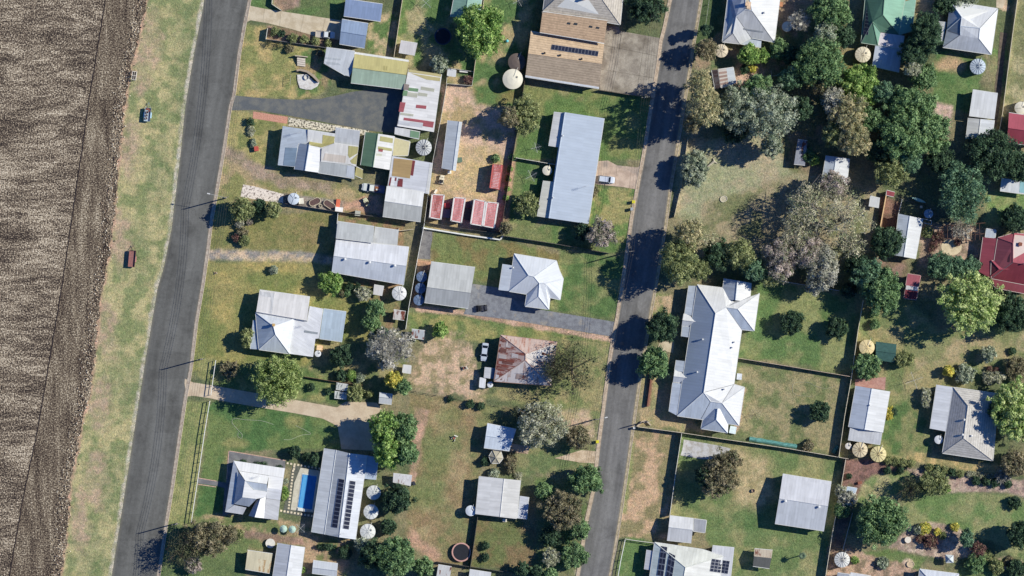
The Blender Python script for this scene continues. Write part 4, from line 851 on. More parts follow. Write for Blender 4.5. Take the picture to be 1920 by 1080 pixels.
b = Bld('pavilion', 'small garden pavilion with dark south slope and pale timber north slope', 'pavilion', [(*gable((1414, 1028), (1448, 1031), (1442, 1065), (1411, 1060.6), 2.3, 3.0, 'ew', .42), [roofm((206, 188, 162), .2), roofm((108, 108, 104))], {'open': 1})])
b = Bld('shed', 'shed with west slope tinted as shaded and east slope as sunlit, above two cream tanks', 'shed', [(*gable((1603.6, 723), (1667, 733.6), (1653.6, 810.5), (1590, 800), 3.0, 4.0, 'ns', .46), [roofm((194, 206, 226)), ex]), (*mono((1592.5, 802, 2.9), (1653, 810.5, 2.9), (1649.4, 833, 2.6), (1589, 824, 2.6)), roofm((208, 210, 216)))], (206, 190, 170), win=2)  # slope colours carry the shaded west side and sunlit east side
b.vent(1629, 759, .2, .5)
b = Bld('house', 'grey tiled house shaded by the large yellow-green tree at the right', 'house', [
 (*hipr((1786, 726), (1870, 738), (1860, 863), (1765.5, 849), 3.0, (1812, 760), (1804, 821), 5.3), tilem((200, 196, 192))),
 (*mono((1755, 721, 2.7), (1785.5, 725.5, 2.95), (1771.7, 808.5, 2.95), (1742.5, 803, 2.7)), roofm((216, 220, 230)))], (206, 196, 180), win=3)
for x, y in ((1805, 786), (1802, 814), (1819, 816), (1837, 771)): b.vent(x, y, .3, .6)
Bld('shade_house', 'dark green shade cloth house beside the cream tank', 'shade house', [(*gable((1641, 641), (1680, 646), (1677, 679), (1641, 674), 2.3, 2.7, 'ew', .5), plain((62, 96, 92), .9, .2))], (50, 80, 74), fascia=(60, 90, 84))
# north-east block
b = Bld('house', 'white roofed house with a stepped south end and orange ridge, top centre right', 'house', [
 ([(1366, -20, 3), (1462, -8, 3), (1451, 80, 3), (1408, 72, 3.0), (1386, 83, 3.0), (1353.7, 79.5, 3), (1379, 32, 5.0), (1395, 20, 5.6), (1408, 22, 5.6), (1398, -25, 5.6), (1373, 64, 3.9)], [(0, 9, 7, 6, 10, 5), (9, 1, 2, 8), (9, 8, 7), (7, 8, 2, 3, 6), (6, 3, 4, 10), (5, 10, 4)], [roofm((184, 196, 218)), ex, roofm((226, 206, 180)), roofm((196, 200, 210)), ex, roofm((206, 206, 212))]),
 (*mono((1393, 64, 2.7), (1427.5, 71, 2.7), (1426, 90, 2.45), (1388, 83, 2.45)), roofm((200, 212, 232)))], (216, 210, 200), win=3)
b.patch((232, 196, 160), [(1400, 5), (1407, 6), (1405, 19), (1398, 18)], up=.4); b.chimney(1399, 10, .8, .9, (222, 190, 160)); b.vent(1432, 25, .3, 1.0); b.patch((150, 158, 170), [(1392.5, 54), (1430, 60), (1429, 62.5), (1392.5, 56.5)])
b = Bld('house', 'green roofed house with solar panels down its west side', 'house', [
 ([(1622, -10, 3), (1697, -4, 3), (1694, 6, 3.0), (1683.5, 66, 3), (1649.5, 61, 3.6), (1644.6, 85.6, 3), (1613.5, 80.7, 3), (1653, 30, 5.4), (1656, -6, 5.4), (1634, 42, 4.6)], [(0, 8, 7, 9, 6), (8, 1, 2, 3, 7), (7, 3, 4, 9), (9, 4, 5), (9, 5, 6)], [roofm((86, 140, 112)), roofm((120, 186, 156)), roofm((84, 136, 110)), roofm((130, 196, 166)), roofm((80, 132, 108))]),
 (*mono((1694, 4, 2.9), (1716, -2, 2.6), (1708, 60, 2.6), (1684, 67, 2.9)), roofm((136, 198, 170))),
 (*mono((1650, 62, 3.3), (1694, 68, 3.0), (1690, 93, 2.9), (1640.5, 85, 3.0)), roofm((226, 216, 222))),
 (*mono((1640, 86, 2.8), (1690, 94, 2.8), (1684.5, 136, 2.6), (1634, 124.5, 2.6)), roofm((196, 208, 230)))], (216, 212, 200), win=2, fascia=(190, 206, 190))
b.panels((1624, 4), (1634, 6), (1616.5, 65), 1, 9)
b = Bld('house', 'large white hipped house in the top right with a blue ribbed tank below', 'house', [
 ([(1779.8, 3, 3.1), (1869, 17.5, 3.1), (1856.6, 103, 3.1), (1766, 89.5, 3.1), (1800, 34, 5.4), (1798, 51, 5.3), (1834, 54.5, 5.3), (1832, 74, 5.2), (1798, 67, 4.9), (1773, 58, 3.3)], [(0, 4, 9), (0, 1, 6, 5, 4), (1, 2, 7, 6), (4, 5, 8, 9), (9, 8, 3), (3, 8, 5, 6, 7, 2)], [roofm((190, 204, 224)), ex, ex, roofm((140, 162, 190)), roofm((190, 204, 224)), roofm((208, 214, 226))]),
 (*mono((1760, 40.5, 2.5), (1772, 42, 2.8), (1766, 79, 2.8), (1753.5, 77.4, 2.5)), ex)], (220, 214, 204), win=2)
b = Bld('shed', 'white flat shed stepping down to a grey gable, right side', 'shed', [(*mono((1822.5, 169, 3.0), (1869, 176, 3.0), (1863, 223.5, 2.8), (1815.5, 217.5, 2.8)), ex), (*gable((1814.6, 221.5), (1863, 226), (1858, 262), (1810, 261), 2.3, 2.6, 'ns', .46), [roofm((200, 202, 204)), roofm((214, 220, 230))])], win=1)
Bld('house', 'red roofed house cut off by the right edge, north of the dark green tree', 'house', [(*gable((1890, 212), (1950, 221), (1941, 275), (1885.5, 267), 3.0, 4.2, 'ew', .52), [roofm((198, 70, 92)), roofm((166, 52, 74))])], (216, 200, 180), win=1)
Bld('patio_cover', 'pale roofed cover with a teal strip at the right edge', 'patio cover', [(*mono((1876, 335, 2.6), (1930, 342, 2.6), (1926, 365, 2.4), (1873.7, 358, 2.4)), roofm((222, 226, 236)), {'open': 1})]).patch((140, 206, 216), [(1911, 340), (1928, 342.5), (1924, 363), (1910, 361)])
b = Bld('house', 'crimson roofed homestead with many hips at the right edge', 'house', [
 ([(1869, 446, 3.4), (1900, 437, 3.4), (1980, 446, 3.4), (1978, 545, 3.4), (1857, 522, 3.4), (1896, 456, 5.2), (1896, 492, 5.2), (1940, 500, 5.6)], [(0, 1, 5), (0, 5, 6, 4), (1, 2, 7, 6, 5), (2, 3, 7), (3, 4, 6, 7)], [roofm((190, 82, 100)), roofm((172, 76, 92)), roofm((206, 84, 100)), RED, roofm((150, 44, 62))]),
 (*mono((1842, 445, 2.6), (1869, 447.5, 3.3), (1856, 522, 3.3), (1833, 509, 2.6)), roofm((172, 62, 82))),
 (*mono((1856, 523, 3.3), (1930, 537, 3.3), (1928, 552, 2.7), (1866.5, 540, 2.7), (1848, 521, 2.7)), roofm((170, 68, 84))),
 (*gable((1857, 489), (1893, 494), (1901, 511), (1856, 517), 3.4, 4.5, 'ew', .6, .6, .35, .0), [roofm((196, 70, 92)), roofm((156, 54, 72)), roofm((140, 50, 66))])], (216, 206, 190), win=2, fascia=(214, 196, 190))
b.vent(1917, 494, .2, .8); b.chimney(1910, 458, .8, 1.0); b.patch((104, 50, 66), [(1889, 456), (1894, 457), (1890, 492), (1886, 491)])
Bld('patio_cover', 'small pale blue square cover at the north-west corner of the crimson house', 'patio cover', [(*mono((1848, 429, 2.7), (1866, 432, 2.7), (1864, 448, 2.6), (1846, 445, 2.6)), roofm((190, 200, 216)), {'open': 1})])
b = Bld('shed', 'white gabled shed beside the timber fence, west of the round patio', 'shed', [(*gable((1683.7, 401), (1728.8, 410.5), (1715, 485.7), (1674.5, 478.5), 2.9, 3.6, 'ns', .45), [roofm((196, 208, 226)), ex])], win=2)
b = Bld('shed', 'small red roofed shed with a white band, south of the white gable', 'shed', [(*mono((1701, 513.5, 2.4), (1725, 517, 2.4), (1721, 538, 2.3), (1697.5, 535, 2.3)), roofm((190, 84, 100))), (*mono((1697, 543, 2.0), (1720, 546, 2.0), (1717, 562, 1.9), (1694, 559, 1.9)), roofm((140, 40, 58)))], fascia=(200, 170, 165))
b.patch((230, 222, 224), [(1698, 535), (1721, 538), (1720, 546), (1697, 542.5)], up=.05)
Bld('shed', 'tiny white shed west of the timber fence', 'shed', [(*mono((1630.6, 367.5, 2.1), (1649, 372, 2.1), (1647, 389.5, 1.9), (1628, 386, 1.9)), ex)])
Bld('shed', 'tiny red shed roof at the north end of the timber fence', 'shed', [(*mono((1662, 357, 2.0), (1677, 361, 2.0), (1675, 369, 1.9), (1661, 366, 1.9)), roofm((184, 70, 84)))], inset=.2)
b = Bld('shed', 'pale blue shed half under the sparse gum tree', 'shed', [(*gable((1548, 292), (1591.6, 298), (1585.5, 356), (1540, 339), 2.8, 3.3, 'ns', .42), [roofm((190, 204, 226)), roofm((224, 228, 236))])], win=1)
Bld('shed', 'narrow grey blue shed in deep tree shade', 'shed', [(*mono((1495, 262, 2.4), (1513, 264.6, 2.4), (1508.5, 310, 2.2), (1488, 308, 2.2)), roofm((150, 156, 176), .1))])
b = Bld('shed', 'shed with alternating rust and white sheets near the second road', 'shed', [(*mono((1334, 132, 2.4), (1346, 131, 2.9), (1351, 165.5, 2.9), (1340, 167, 2.4)), roofm((120, 110, 112), .4, (88, 72, 72))), (*mono((1346, 131, 2.9), (1361, 129, 3.0), (1365, 161, 3.0), (1351, 165.5, 2.9)), roofm((226, 214, 206))), (*mono((1361, 129, 3.0), (1374, 127, 2.9), (1379, 155.5, 2.9), (1365, 161, 3.0)), roofm((200, 210, 224)))])
b.patch((188, 150, 138), *[[(1347+i*.8, 136+i*7), (1362+i*.8, 134+i*6.5), (1362.4+i*.8, 138+i*6.5), (1347.4+i*.8, 140+i*7)] for i in range(4)])
Bld('house', 'pale roof at the bottom right corner of the photo', 'house', [(*hipr((1723, 1066), (1796, 1075), (1790, 1120), (1718, 1112), 3.0, (1745, 1090), (1770, 1093), 4.4, 'ew'), roofm((214, 220, 234)))], win=1)
Bld('shed', 'grey roof edge at the bottom beneath the white ribbed tank', 'shed', [(*mono((1570, 1073, 2.6), (1592, 1076, 2.6), (1588, 1110, 2.5), (1566, 1107, 2.5)), roofm((170, 176, 190)))])
Bld('shed', 'white roof edge at the bottom, right of the grey roof edge', 'shed', [(*mono((1594, 1073, 2.4), (1632, 1079, 2.4), (1628, 1110, 2.3), (1590, 1105, 2.3)), roofm((222, 224, 230)))])
# garden shelter in the mulch
Bld('shelter', 'pale blue tarpaulin shelter on the red mulch beds', 'shelter', [(*mono((1588, 912, 1.9), (1606, 915, 1.9), (1602, 927, 1.8), (1585, 923, 1.8)), plain((190, 206, 224), .6), {'open': 1})], fas=.06)
# raised pen
# ================================================================ TANKS, POOL, VEHICLES, STREET THINGS
def tank(px, py, r, label, c=(226, 216, 192), ribs=12, h=2.3, group=None, rc=None):
    R = r*S; t = root('water_tank', P(px, py), label, 'water tank', group)
    MB().lathe([(R*.98, 0), (R*.98, h)], n=32).build('tank_wall', plain(tuple(int(x*.9) for x in c), .6), t, smooth=True)
    prof = [(R, h-.05), (R, h+.03), (R*.55, h+R*.13), (0, h+R*.2)]
    lid = MB().lathe(prof, n=32).build('lid', plain(c, .6, .06, 1.2), t)
    if ribs:
        rb = MB()
        for i in range(ribs):
            a_ = 2*math.pi*i/ribs+.15; cs, sn = math.cos(a_), math.sin(a_)
            for (r0, r1, z0, z1) in ((R*.08, R*.55, h+R*.2, h+R*.13), (R*.55, R, h+R*.13, h+.04)): rb.tube((r0*cs, r0*sn, z0+.02), (r1*cs, r1*sn, z1+.02), .045, None, 4)
        rb.build('rib', plain(rc or tuple(int(x*.62) for x in c), .7), lid)
    hx, hy = R*.45, R*.2; MB().lathe([(.26, h), (.26, h+R*.16+.16), (0, h+R*.16+.2)], (hx, hy, 0), 14).build('hatch', plain(tuple(int(x*.75) for x in c)), lid)
    d = Vector((.4, .9, 0)).normalized(); MB().tube((R*.3*d.x, R*.3*d.y, h+R*.16+.12), (R*1.25*d.x, R*1.25*d.y, h+.25), .05, None, 6).tube((R*1.25*d.x, R*1.25*d.y, h+.25), (R*1.25*d.x, R*1.25*d.y, .05), .05, None, 6).build('inlet_pipe', plain((230, 228, 222)), t)
    return t
tank(961.4, 149, 19, 'large cream tank beside the tan roofed house, lawn to its west', (232, 226, 208), 0, 2.9)
tank(969, 117, 16.5, 'dark brown tank in the shade behind the large cream tank', (110, 98, 92), 0, 2.6)
tank(794.8, 277, 15, 'silver tank with dark ribs between the patched roofs', (206, 208, 208), 16, 2.6, rc=(80, 80, 84))
tank(1026, 320, 9, 'small cream tank against the west wall of the long blue house', (230, 222, 202), 0, 2.3)
tank(749, 549.7, 13.7, 'white ribbed tank at the corner of the big vented shed', (230, 230, 228), 8, 2.5, rc=(180, 180, 178))
for x, y, l in ((791, 519, 'northernmost'), (788.5, 540.5, 'middle'), (785.5, 562.5, 'southernmost')): tank(x, y, 10, l+' of three slate blue tanks beside the grey gabled shed', (118, 138, 168), 6, 2.2, 'three slate blue tanks', rc=(90, 108, 134))
tank(596.5, 663, 6, 'tiny white tank at the corner of the white house with a sky blue carport', (226, 228, 232), 0, 1.8)
for x, y, r, l in ((701, 923, 13.5, 'northernmost'), (696, 959, 14, 'middle'), (690, 996, 14.5, 'southernmost')): tank(x, y, r, l+' of three white tanks east of the long silver shed', (226, 228, 228), 10, 2.4, 'three white tanks', rc=(186, 190, 192))
tank(883, 957, 10, 'round white tank on the west wall of the plain white house', (220, 226, 234), 0, 2.2)
tank(551, 373, 11, 'pale blue tank with a dark seam by the white stone bed', (206, 216, 228), 3, 2.0, rc=(90, 100, 112))
tank(1475, 50.5, 9.5, 'small cream tank on the grass east of the stepped white roof', (232, 226, 206), 0, 2.2)
tank(1352, 96, 12.5, 'cream tank tucked beside the brown-green roadside tree', (222, 208, 184), 8, 2.3)
tank(1617, 103, 14.7, 'cream ribbed tank south-west of the green house', (230, 220, 196), 14, 2.3, rc=(196, 184, 160))
tank(1832, 125.4, 14.7, 'blue grey tank with dark ribs below the big white hipped house', (196, 208, 220), 16, 2.5, rc=(80, 96, 120))
tank(1913, 203, 12, 'cream tank north of the red roof at the right edge', (230, 222, 202), 2, 2.3)
tank(1740, 401, 8.5, 'pale blue tank in shade east of the white gabled shed', (170, 188, 206), 4, 2.0)
tank(1611.4, 843, 14.3, 'western of two big cream tanks with dark spokes', (222, 206, 172), 12, 2.4, 'pair of spoked cream tanks', rc=(130, 112, 84))
tank(1645.8, 851, 15, 'eastern of two big cream tanks, yellower with dark spokes', (228, 214, 160), 12, 2.4, 'pair of spoked cream tanks', rc=(130, 112, 84))
tank(1590, 836, 6, 'small white tank beside the spoked cream tanks', (230, 222, 212), 0, 1.8)
tank(1624.4, 651, 14.5, 'plain pale yellow tank next to the dark green shade house', (234, 214, 164), 10, 2.4, rc=(218, 198, 150))
tank(1578, 1048.7, 14.5, 'white ribbed tank near the bottom edge behind the fence', (226, 226, 222), 16, 2.4, rc=(110, 110, 112))
tank(1759, 824, 8, 'white tank on the west wall of the grey tiled house', (222, 224, 228), 0, 2.2)
tank(919, 721, 5.5, 'small white header tank south-west of the rusty cottage', (226, 228, 232), 0, 1.6)
# sunken oval beds / cattle-trough ponds
def oval(px, py, L, W_, ang, label, name='raised_bed', c=(104, 82, 80), rim=(220, 206, 180), h=.6, cat='raised bed', group=None):
    t = root(name, P(px, py), label, cat, group, ang); n_ = 14
    def ring(l, w_): 
        hl = l/2-w_/2; return [(hl+w_/2*math.cos(a), w_/2*math.sin(a)) for a in np.linspace(-math.pi/2, math.pi/2, n_)]+[(-hl+w_/2*math.cos(a), w_/2*math.sin(a)) for a in np.linspace(math.pi/2, 1.5*math.pi, n_)]
    o_, i_ = ring(L, W_), ring(L-.24, W_-.24); mb = MB()
    for k in range(len(o_)):
        j = (k+1) % len(o_); mb.face([(*o_[k], 0), (*o_[j], 0), (*o_[j], h), (*o_[k], h)]); mb.face([(*o_[k], h), (*o_[j], h), (*i_[j], h), (*i_[k], h)]); mb.face([(*i_[k], h), (*i_[j], h), (*i_[j], h-.35), (*i_[k], h-.35)])
    mb.build('rim', plain(rim), t); MB().face([(*p, h-.12) for p in i_]).build('soil', plain(c, .9, .4, 4), t); return t
oval(590.5, 378.5, 3.2, 1.75, math.radians(24), 'western of two oval raised beds with dark red soil', group='pair of oval raised beds')
oval(618, 384, 3.5, 1.75, math.radians(-33), 'eastern of two oval raised beds with dark red soil', group='pair of oval raised beds')
oval(601, 386, .9, .85, 0, 'small round pot bed between the two oval raised beds', c=(90, 84, 76))
oval(1707, 1058, 2.0, 1.6, 0, 'round cream stone seat ring on the bottom right lawn', 'fire_ring', (206, 184, 156), (220, 200, 172), .35, 'fire ring')
oval(1357, 373, 2.0, 1.6, .4, 'pale stone ring lying on the dry paddock', 'stone_ring', (190, 182, 160), (224, 218, 200), .25, 'stone ring')
# swimming pool
t = root('swimming_pool', P(577, 921), 'rectangular bright blue swimming pool between the house and long silver shed', 'swimming pool')
pq = [(567, 889), (594.4, 892.8), (585, 956), (558, 951)]; c0 = P(577, 921)
def shr(q, k): cx = sum(p[0] for p in q)/4; cy = sum(p[1] for p in q)/4; return [(cx+(p[0]-cx)*k, cy+(p[1]-cy)*k) for p in q]
n = N('pool_water'); n.bump(n.noise(n.pos(), 1.6, 3), .08, .05); mw = n.fin(n.scale(lin((58, 132, 200)), n.rng(n.noise(n.pos(), .9, 3), .3, .7, .9, 1.1)), .08, .5)
MB().prism([tuple(P(*p))[:2] for p in shr(pq, .985)], .05, .135).build('water', mw, t, rel=c0)
mb = MB(); oq = shr(pq, 1.05); W1 = [P(*p) for p in pq]; W2 = [P(*p) for p in oq]
for i in range(4):
    j = (i+1) % 4; mb.face([(*W2[i][:2], .17), (*W2[j][:2], .17), (*W1[j][:2], .17), (*W1[i][:2], .17)]); mb.face([(*W2[i][:2], .05), (*W2[j][:2], .05), (*W2[j][:2], .17), (*W2[i][:2], .17)]); mb.face([(*W1[i][:2], .05), (*W1[j][:2], .05), (*W1[j][:2], .17), (*W1[i][:2], .17)])
mb.build('coping', plain((216, 222, 218)), t, rel=c0)
st = [(569, 890), (576, 891), (567, 953), (560, 951.5)]; MB().prism([tuple(P(*p))[:2] for p in st], .136, .142).build('shallow_ledge', plain((96, 172, 226), .2, .08), t, rel=c0)
t = root('sun_lounge', P(566, 956), 'white sun lounge at the south end of the blue pool', 'sun lounge', rz=math.radians(-9))
MB().box((0, 0, .35), (2.2, .7, .1)).build('bed', plain((232, 230, 222)), t); MB().box((.9, 0, .5), (.6, .7, .08), 0).build('headrest', plain((232, 230, 222)), t)
for sx in (-.9, .9):
    for sy in (-.28, .28): MB().box((sx, sy, .15), (.06, .06, .3)).build('leg', plain((200, 200, 196)), t)
def umbrella(px, py, r, label, c, group=None, h=2.3):
    t = root('parasol', P(px, py), label, 'parasol', group); R = r*S
    MB().tube((0, 0, 0), (0, 0, h+.1), .03).build('pole', plain((200, 198, 190)), t); MB().lathe([(R, h-.45), (R*.5, h-.15), (0, h+.05)], n=8).lathe([(R, h-.46), (0, h+.02)], n=8).build('canopy', plain(c, .8, .06), t); MB().lathe([(.3, 0), (.3, .08), (0, .1)]).build('base', plain((120, 120, 116)), t)
umbrella(532, 991, 7.3, 'western of two pale green parasols south of the pool house', (178, 204, 190), 'pair of pale green parasols')
umbrella(548.5, 992, 7.3, 'eastern of two pale green parasols south of the pool house', (178, 204, 190), 'pair of pale green parasols')
def table(px, py, r, label, c=(230, 226, 216), chairs=4, cat='table'):
    t = root('garden_table', P(px, py), label, cat); R = r*S
    MB().lathe([(0, .74), (R, .74), (R, .70), (0, .70)], n=20).build('table_top', plain(c), t); MB().tube((0, 0, 0), (0, 0, .7), .06).build('leg', plain((190, 188, 180)), t)
table(507, 1018.6, 9, 'white round garden table with cups between the cream shed and white gable')
table(1702, 1012, 6, 'white round table on the gravel in the bottom right garden', (236, 226, 214))
# clotheslines
def hoist(px, py, r, label, ang=0, c=(206, 206, 206)):
    t = root('clothesline', P(px, py), label, 'clothesline', None, ang); R = r*S; h = 2.1
    MB().tube((0, 0, 0), (0, 0, h), .04).build('post', plain(c), t)
    for k in range(4):
        a_ = k*math.pi/2; MB().tube((0, 0, h-.1), (R*math.cos(a_), R*math.sin(a_), h+.1), .035, None, 5).build('arm', plain(c, .4), t)
    mb = MB()
    for f_ in (.45, .7, .97):
        for k in range(4):
            a_, b_ = k*math.pi/2, (k+1)*math.pi/2; mb.tube((R*f_*math.cos(a_), R*f_*math.sin(a_), h+.06), (R*f_*math.cos(b_), R*f_*math.sin(b_), h+.06), .008, None, 3)
    mb.build('line', plain((200, 200, 200)), t)
hoist(799, 6, 13, 'rotary clothesline at the top edge between two back fences', .8)
hoist(996, 330, 12, 'rotary clothesline west of the long blue house', .5)
hoist(1005, 277, 10, 'rotary clothesline in the northern yard of the long blue house', .25)
hoist(1713, 713, 17, 'large rotary clothesline on grass north-west of the tiled house', .35)
hoist(1415, 777, 12, 'dark rotary clothesline on the fenced lawn east of the hall', .55, (70, 66, 60))
hoist(564, 990, 11, 'rotary clothesline shaded by the long silver shed', .8)
hoist(1446, 143, 10, 'rotary clothesline in tree shade near the parked van', .1)
hoist(972, 2, 12, 'rotary clothesline at the top edge by the tan roofed house', .5)
# trampolines
def tramp(px, py, r, label, rim, mat_c=(40, 42, 50)):
    t = root('trampoline', P(px, py), label, 'trampoline'); R = r*S; h = .9
    MB().lathe([(0, h-.04), (R*.86, h), (R*.86, h-.02), (0, h-.06)], n=32).build('mat', plain(mat_c, .8), t); MB().lathe([(R*.86, h+.03), (R, h+.03), (R, h-.04), (R*.86, h-.04)], n=32).build('rim_pad', plain(rim), t)
    for k in range(6):
        a_ = k*math.pi/3; MB().tube((R*.93*math.cos(a_), R*.93*math.sin(a_), 0), (R*.93*math.cos(a_), R*.93*math.sin(a_), h), .04, None, 6).build('leg', plain((120, 120, 124)), t)
tramp(830.5, 68.5, 16, 'dark trampoline in the shadow of the bright green tree', (60, 70, 88))
tramp(865, 1035, 18, 'trampoline with a pink rim in the back corner near the bottom', (206, 160, 150))
# vehicles ------------------------------------------------------
def wheel(parent, x, y, r=.33, w_=.22):
    o = root('wheel', Vector((x, y, r)), None, None); o.parent = parent
    MB().tube((0, -w_/2, 0), (0, w_/2, 0), r, None, 18).build('tyre', plain((34, 34, 36), .9), o); MB().tube((0, -w_/2-.01, 0), (0, w_/2+.01, 0), r*.58, None, 12).build('rim', plain((170, 172, 176), .4, metal=.6), o)
def loft(secs, m=0):
    mb = MB(); n_ = len(secs[0])
    for s_ in secs: mb.v += [tuple(p) for p in s_]
    for k in range(len(secs)-1):
        for i in range(n_): j = (i+1) % n_; mb.f.append((k*n_+i, k*n_+j, (k+1)*n_+j, (k+1)*n_+i)); mb.m.append(m)
    mb.f.append(tuple(reversed(range(n_)))); mb.m.append(m); mb.f.append(tuple((len(secs)-1)*n_+i for i in range(n_))); mb.m.append(m); return mb
def bodysec(x, hw, z0, z1, r=.12): return [(x, -hw, z0), (x, -hw, z1-r), (x, -hw+r, z1), (x, hw-r, z1), (x, hw, z1-r), (x, hw, z0)]
def car(px, py, ang, label, c, kind='sedan', cat='car', L=4.6, name='parked_car', wd=1.8, tray=None):
    t = root(name, P(px, py), label, cat, None, ang); h = L/2; W_ = wd/2; pm = plain(c, .3, .04)
    ut = kind == 'ute'; e = .05 if ut else -h
    secs = [bodysec(-h, W_*.86, .35, .78), bodysec(-h+.12, W_*.96, .25, .95 if not ut else .8), bodysec(-h*.3, W_, .25, 1.0), bodysec(h*.45, W_, .25, 1.0), bodysec(h-.5, W_*.97, .25, .86), bodysec(h-.08, W_*.85, .3, .68), bodysec(h, W_*.7, .38, .55)]
    if ut: secs = [bodysec(-.25, W_, .3, 1.0)]+[s_ for s_ in secs[3:]]
    loft(secs).build('body', pm, t)
    if kind == 'van': cab = [(-h+.15, h*.62, 1.0, -h+.2, h*.42, 1.95)]
    elif ut: cab = [(-.3, h*.52, 1.0, -.2, h*.3, 1.52)]
    elif kind == 'wagon': cab = [(-h+.12, h*.5, 1.0, -h+.4, h*.22, 1.5)]
    else: cab = [(-h*.72, h*.48, .99, -h*.42, h*.2, 1.42)]
    x0, x1, z0, a0, a1, z1 = cab[0]; wb, wt = W_*.94, W_*.74
    gl = MB(); b_ = [(x0, -wb, z0), (x1, -wb, z0), (x1, wb, z0), (x0, wb, z0)]; tt = [(a0, -wt, z1), (a1, -wt, z1), (a1, wt, z1), (a0, wt, z1)]
    for i in range(4): j = (i+1) % 4; gl.face([b_[i], b_[j], tt[j], tt[i]])
    gl.build('window_glass', glassy((24, 28, 36), .08), t)
    MB().box(((a0+a1)/2, 0, z1+.01), (a1-a0+.06, 2*wt+.06, .05)).build('car_roof', pm, t)
    pl = MB()
    for i in range(4): pl.tube(b_[i], tt[i], .045, None, 4)
    pl.build('pillars', pm, t)
    for sy in (-1, 1):
        MB().box((h-.06, sy*W_*.55, .62), (.1, .32, .14)).build('headlight', plain((236, 238, 240), .2), t)
        MB().box((h*.42, sy*(W_+.08), 1.02), (.12, .16, .12)).build('mirror', pm, t)
        if not ut: MB().box((-h+.0, sy*W_*.66, .75), (.06, .28, .14)).build('tail_light', plain((150, 24, 24), .3), t)
        for sx in (-.62, .60): wheel(t, sx*h, sy*(W_-.1))
    if ut:
        tb = MB().box((-.3-(h-.3)/2, 0, .78), (h-.3, wd, .08)); hh = .35
        for sy in (-1, 1): tb.box((-.3-(h-.3)/2, sy*(W_-.03), .95), (h-.3, .05, hh))
        tb.box((-h+.02, 0, .95), (.05, wd-.12, hh)); tb.box((-.35, 0, 1.15), (.05, wd-.12, .7)); tb.build('tray', plain(tray or (150, 158, 170), .6), t)
    return t
D = math.radians
car(700, 353, D(172), 'white ute with a loaded tray outside the large white gabled shed', (232, 236, 230), 'ute', 'ute', 6.2, 'parked_ute', 2.1, (120, 126, 150))
tt_ = root('timber_crate', P(706, 354)+Vector((0, 0, .83)), 'brown timber crate on the tray of the white ute', 'crate', None, D(-8)); MB().box((0, 0, .3), (.9, 1.2, .55)).build('crate_body', plain((150, 96, 66), .9, .3, 4), tt_); MB().box((.1, -.2, .7), (.4, .4, .25)).build('lid', plain((226, 222, 214)), tt_)
car(1137, 336.5, D(-7), 'silver blue car parked on the pink concrete drive of the long blue house', (206, 214, 230), 'wagon', L=4.5)
car(908.5, 660, D(-97), 'silver car parked west of the rusty roofed cottage', (196, 206, 220), 'sedan', L=4.9)
car(610, 65, D(-4), 'white ute with grey tray parked on the cream concrete drive', (226, 230, 232), 'ute', 'ute', 5.2, 'parked_ute', 1.85, (190, 182, 172))
car(1490, 122, D(57), 'white van parked beneath the big green tree', (206, 220, 226), 'van', 'van', 4.6, 'parked_van')
# buggy, mowers
def buggy(px, py, ang, label, c, k=1.0, name='garden_buggy', cat='buggy'):
    t = root(name, P(px, py), label, cat, None, ang)
    MB().box((0, 0, .5), (1.9*k, 1.1*k, .35), 0, 0, .9).box((.75*k, 0, .75), (.5*k, .9*k, .3), 0, 0, .8).build('body', plain(c), t); MB().box((-.3, 0, .85), (.5, .9*k, .15)).box((-.55*k, 0, 1.05), (.12, .9*k, .5)).build('seat', plain((40, 40, 44)), t)
    MB().tube((.25, 0, .7), (.05, 0, 1.1), .03).build('steering_column', plain((50, 50, 50)), t)
    for sx in (-.65, .65):
        for sy in (-.5, .5): wheel(t, sx*k, sy*k, .27*k)
buggy(828, 337, D(80), 'small cream buggy parked at the west edge of the dirt yard', (236, 226, 200), 1.25)
buggy(903, 578, D(5), 'small dark quad bike parked on the grey gravel drive', (60, 62, 74), 1.5, 'quad_bike', 'quad bike')
buggy(687, 379, D(120), 'cream ride-on mower in the yard beside the large white shed', (206, 206, 176), 1.2, 'ride_on_mower', 'mower')
# trailers
def trailer(px, py, ang, label, c, L, W_, load=None, fend=None, name='box_trailer'):
    t = root(name, P(px, py), label, 'trailer', None, ang); z = .62
    mb = MB().box((0, 0, z), (L, W_, .08))
    for sy in (-1, 1): mb.box((0, sy*W_/2, z+.22), (L, .05, .44))
    for sx in (-1, 1): mb.box((sx*L/2, 0, z+.22), (.05, W_+.05, .44))
    mb.build('tray', plain(c, .8, .3, 3), t)
    MB().tube((L/2, -W_*.4, z-.05), (L/2+1.3, 0, z-.08), .05).tube((L/2, W_*.4, z-.05), (L/2+1.3, 0, z-.08), .05).box((L/2+1.35, 0, z-.05), (.3, .12, .1)).build('drawbar', plain(tuple(int(v*.8) for v in c)), t)
    MB().tube((L/2+1.1, .15, 0), (L/2+1.1, .15, .7), .04).build('jockey_stand', plain((210, 210, 206)), t)
    for sy in (-1, 1):
        MB().box((-.1, sy*(W_/2+.17), z+.12), (1.5, .3, .05)).box((.62, sy*(W_/2+.17), z-.02), (.05, .3, .25)).build('mudguard', plain(fend or c), t); wheel(t, -.1, sy*(W_/2+.16), .32, .2)
    return t
trailer(277, 215, D(84), 'blue white trailer loaded with rusty drums on the grass verge', (170, 186, 200), 3.6, 1.6, fend=(190, 222, 236))
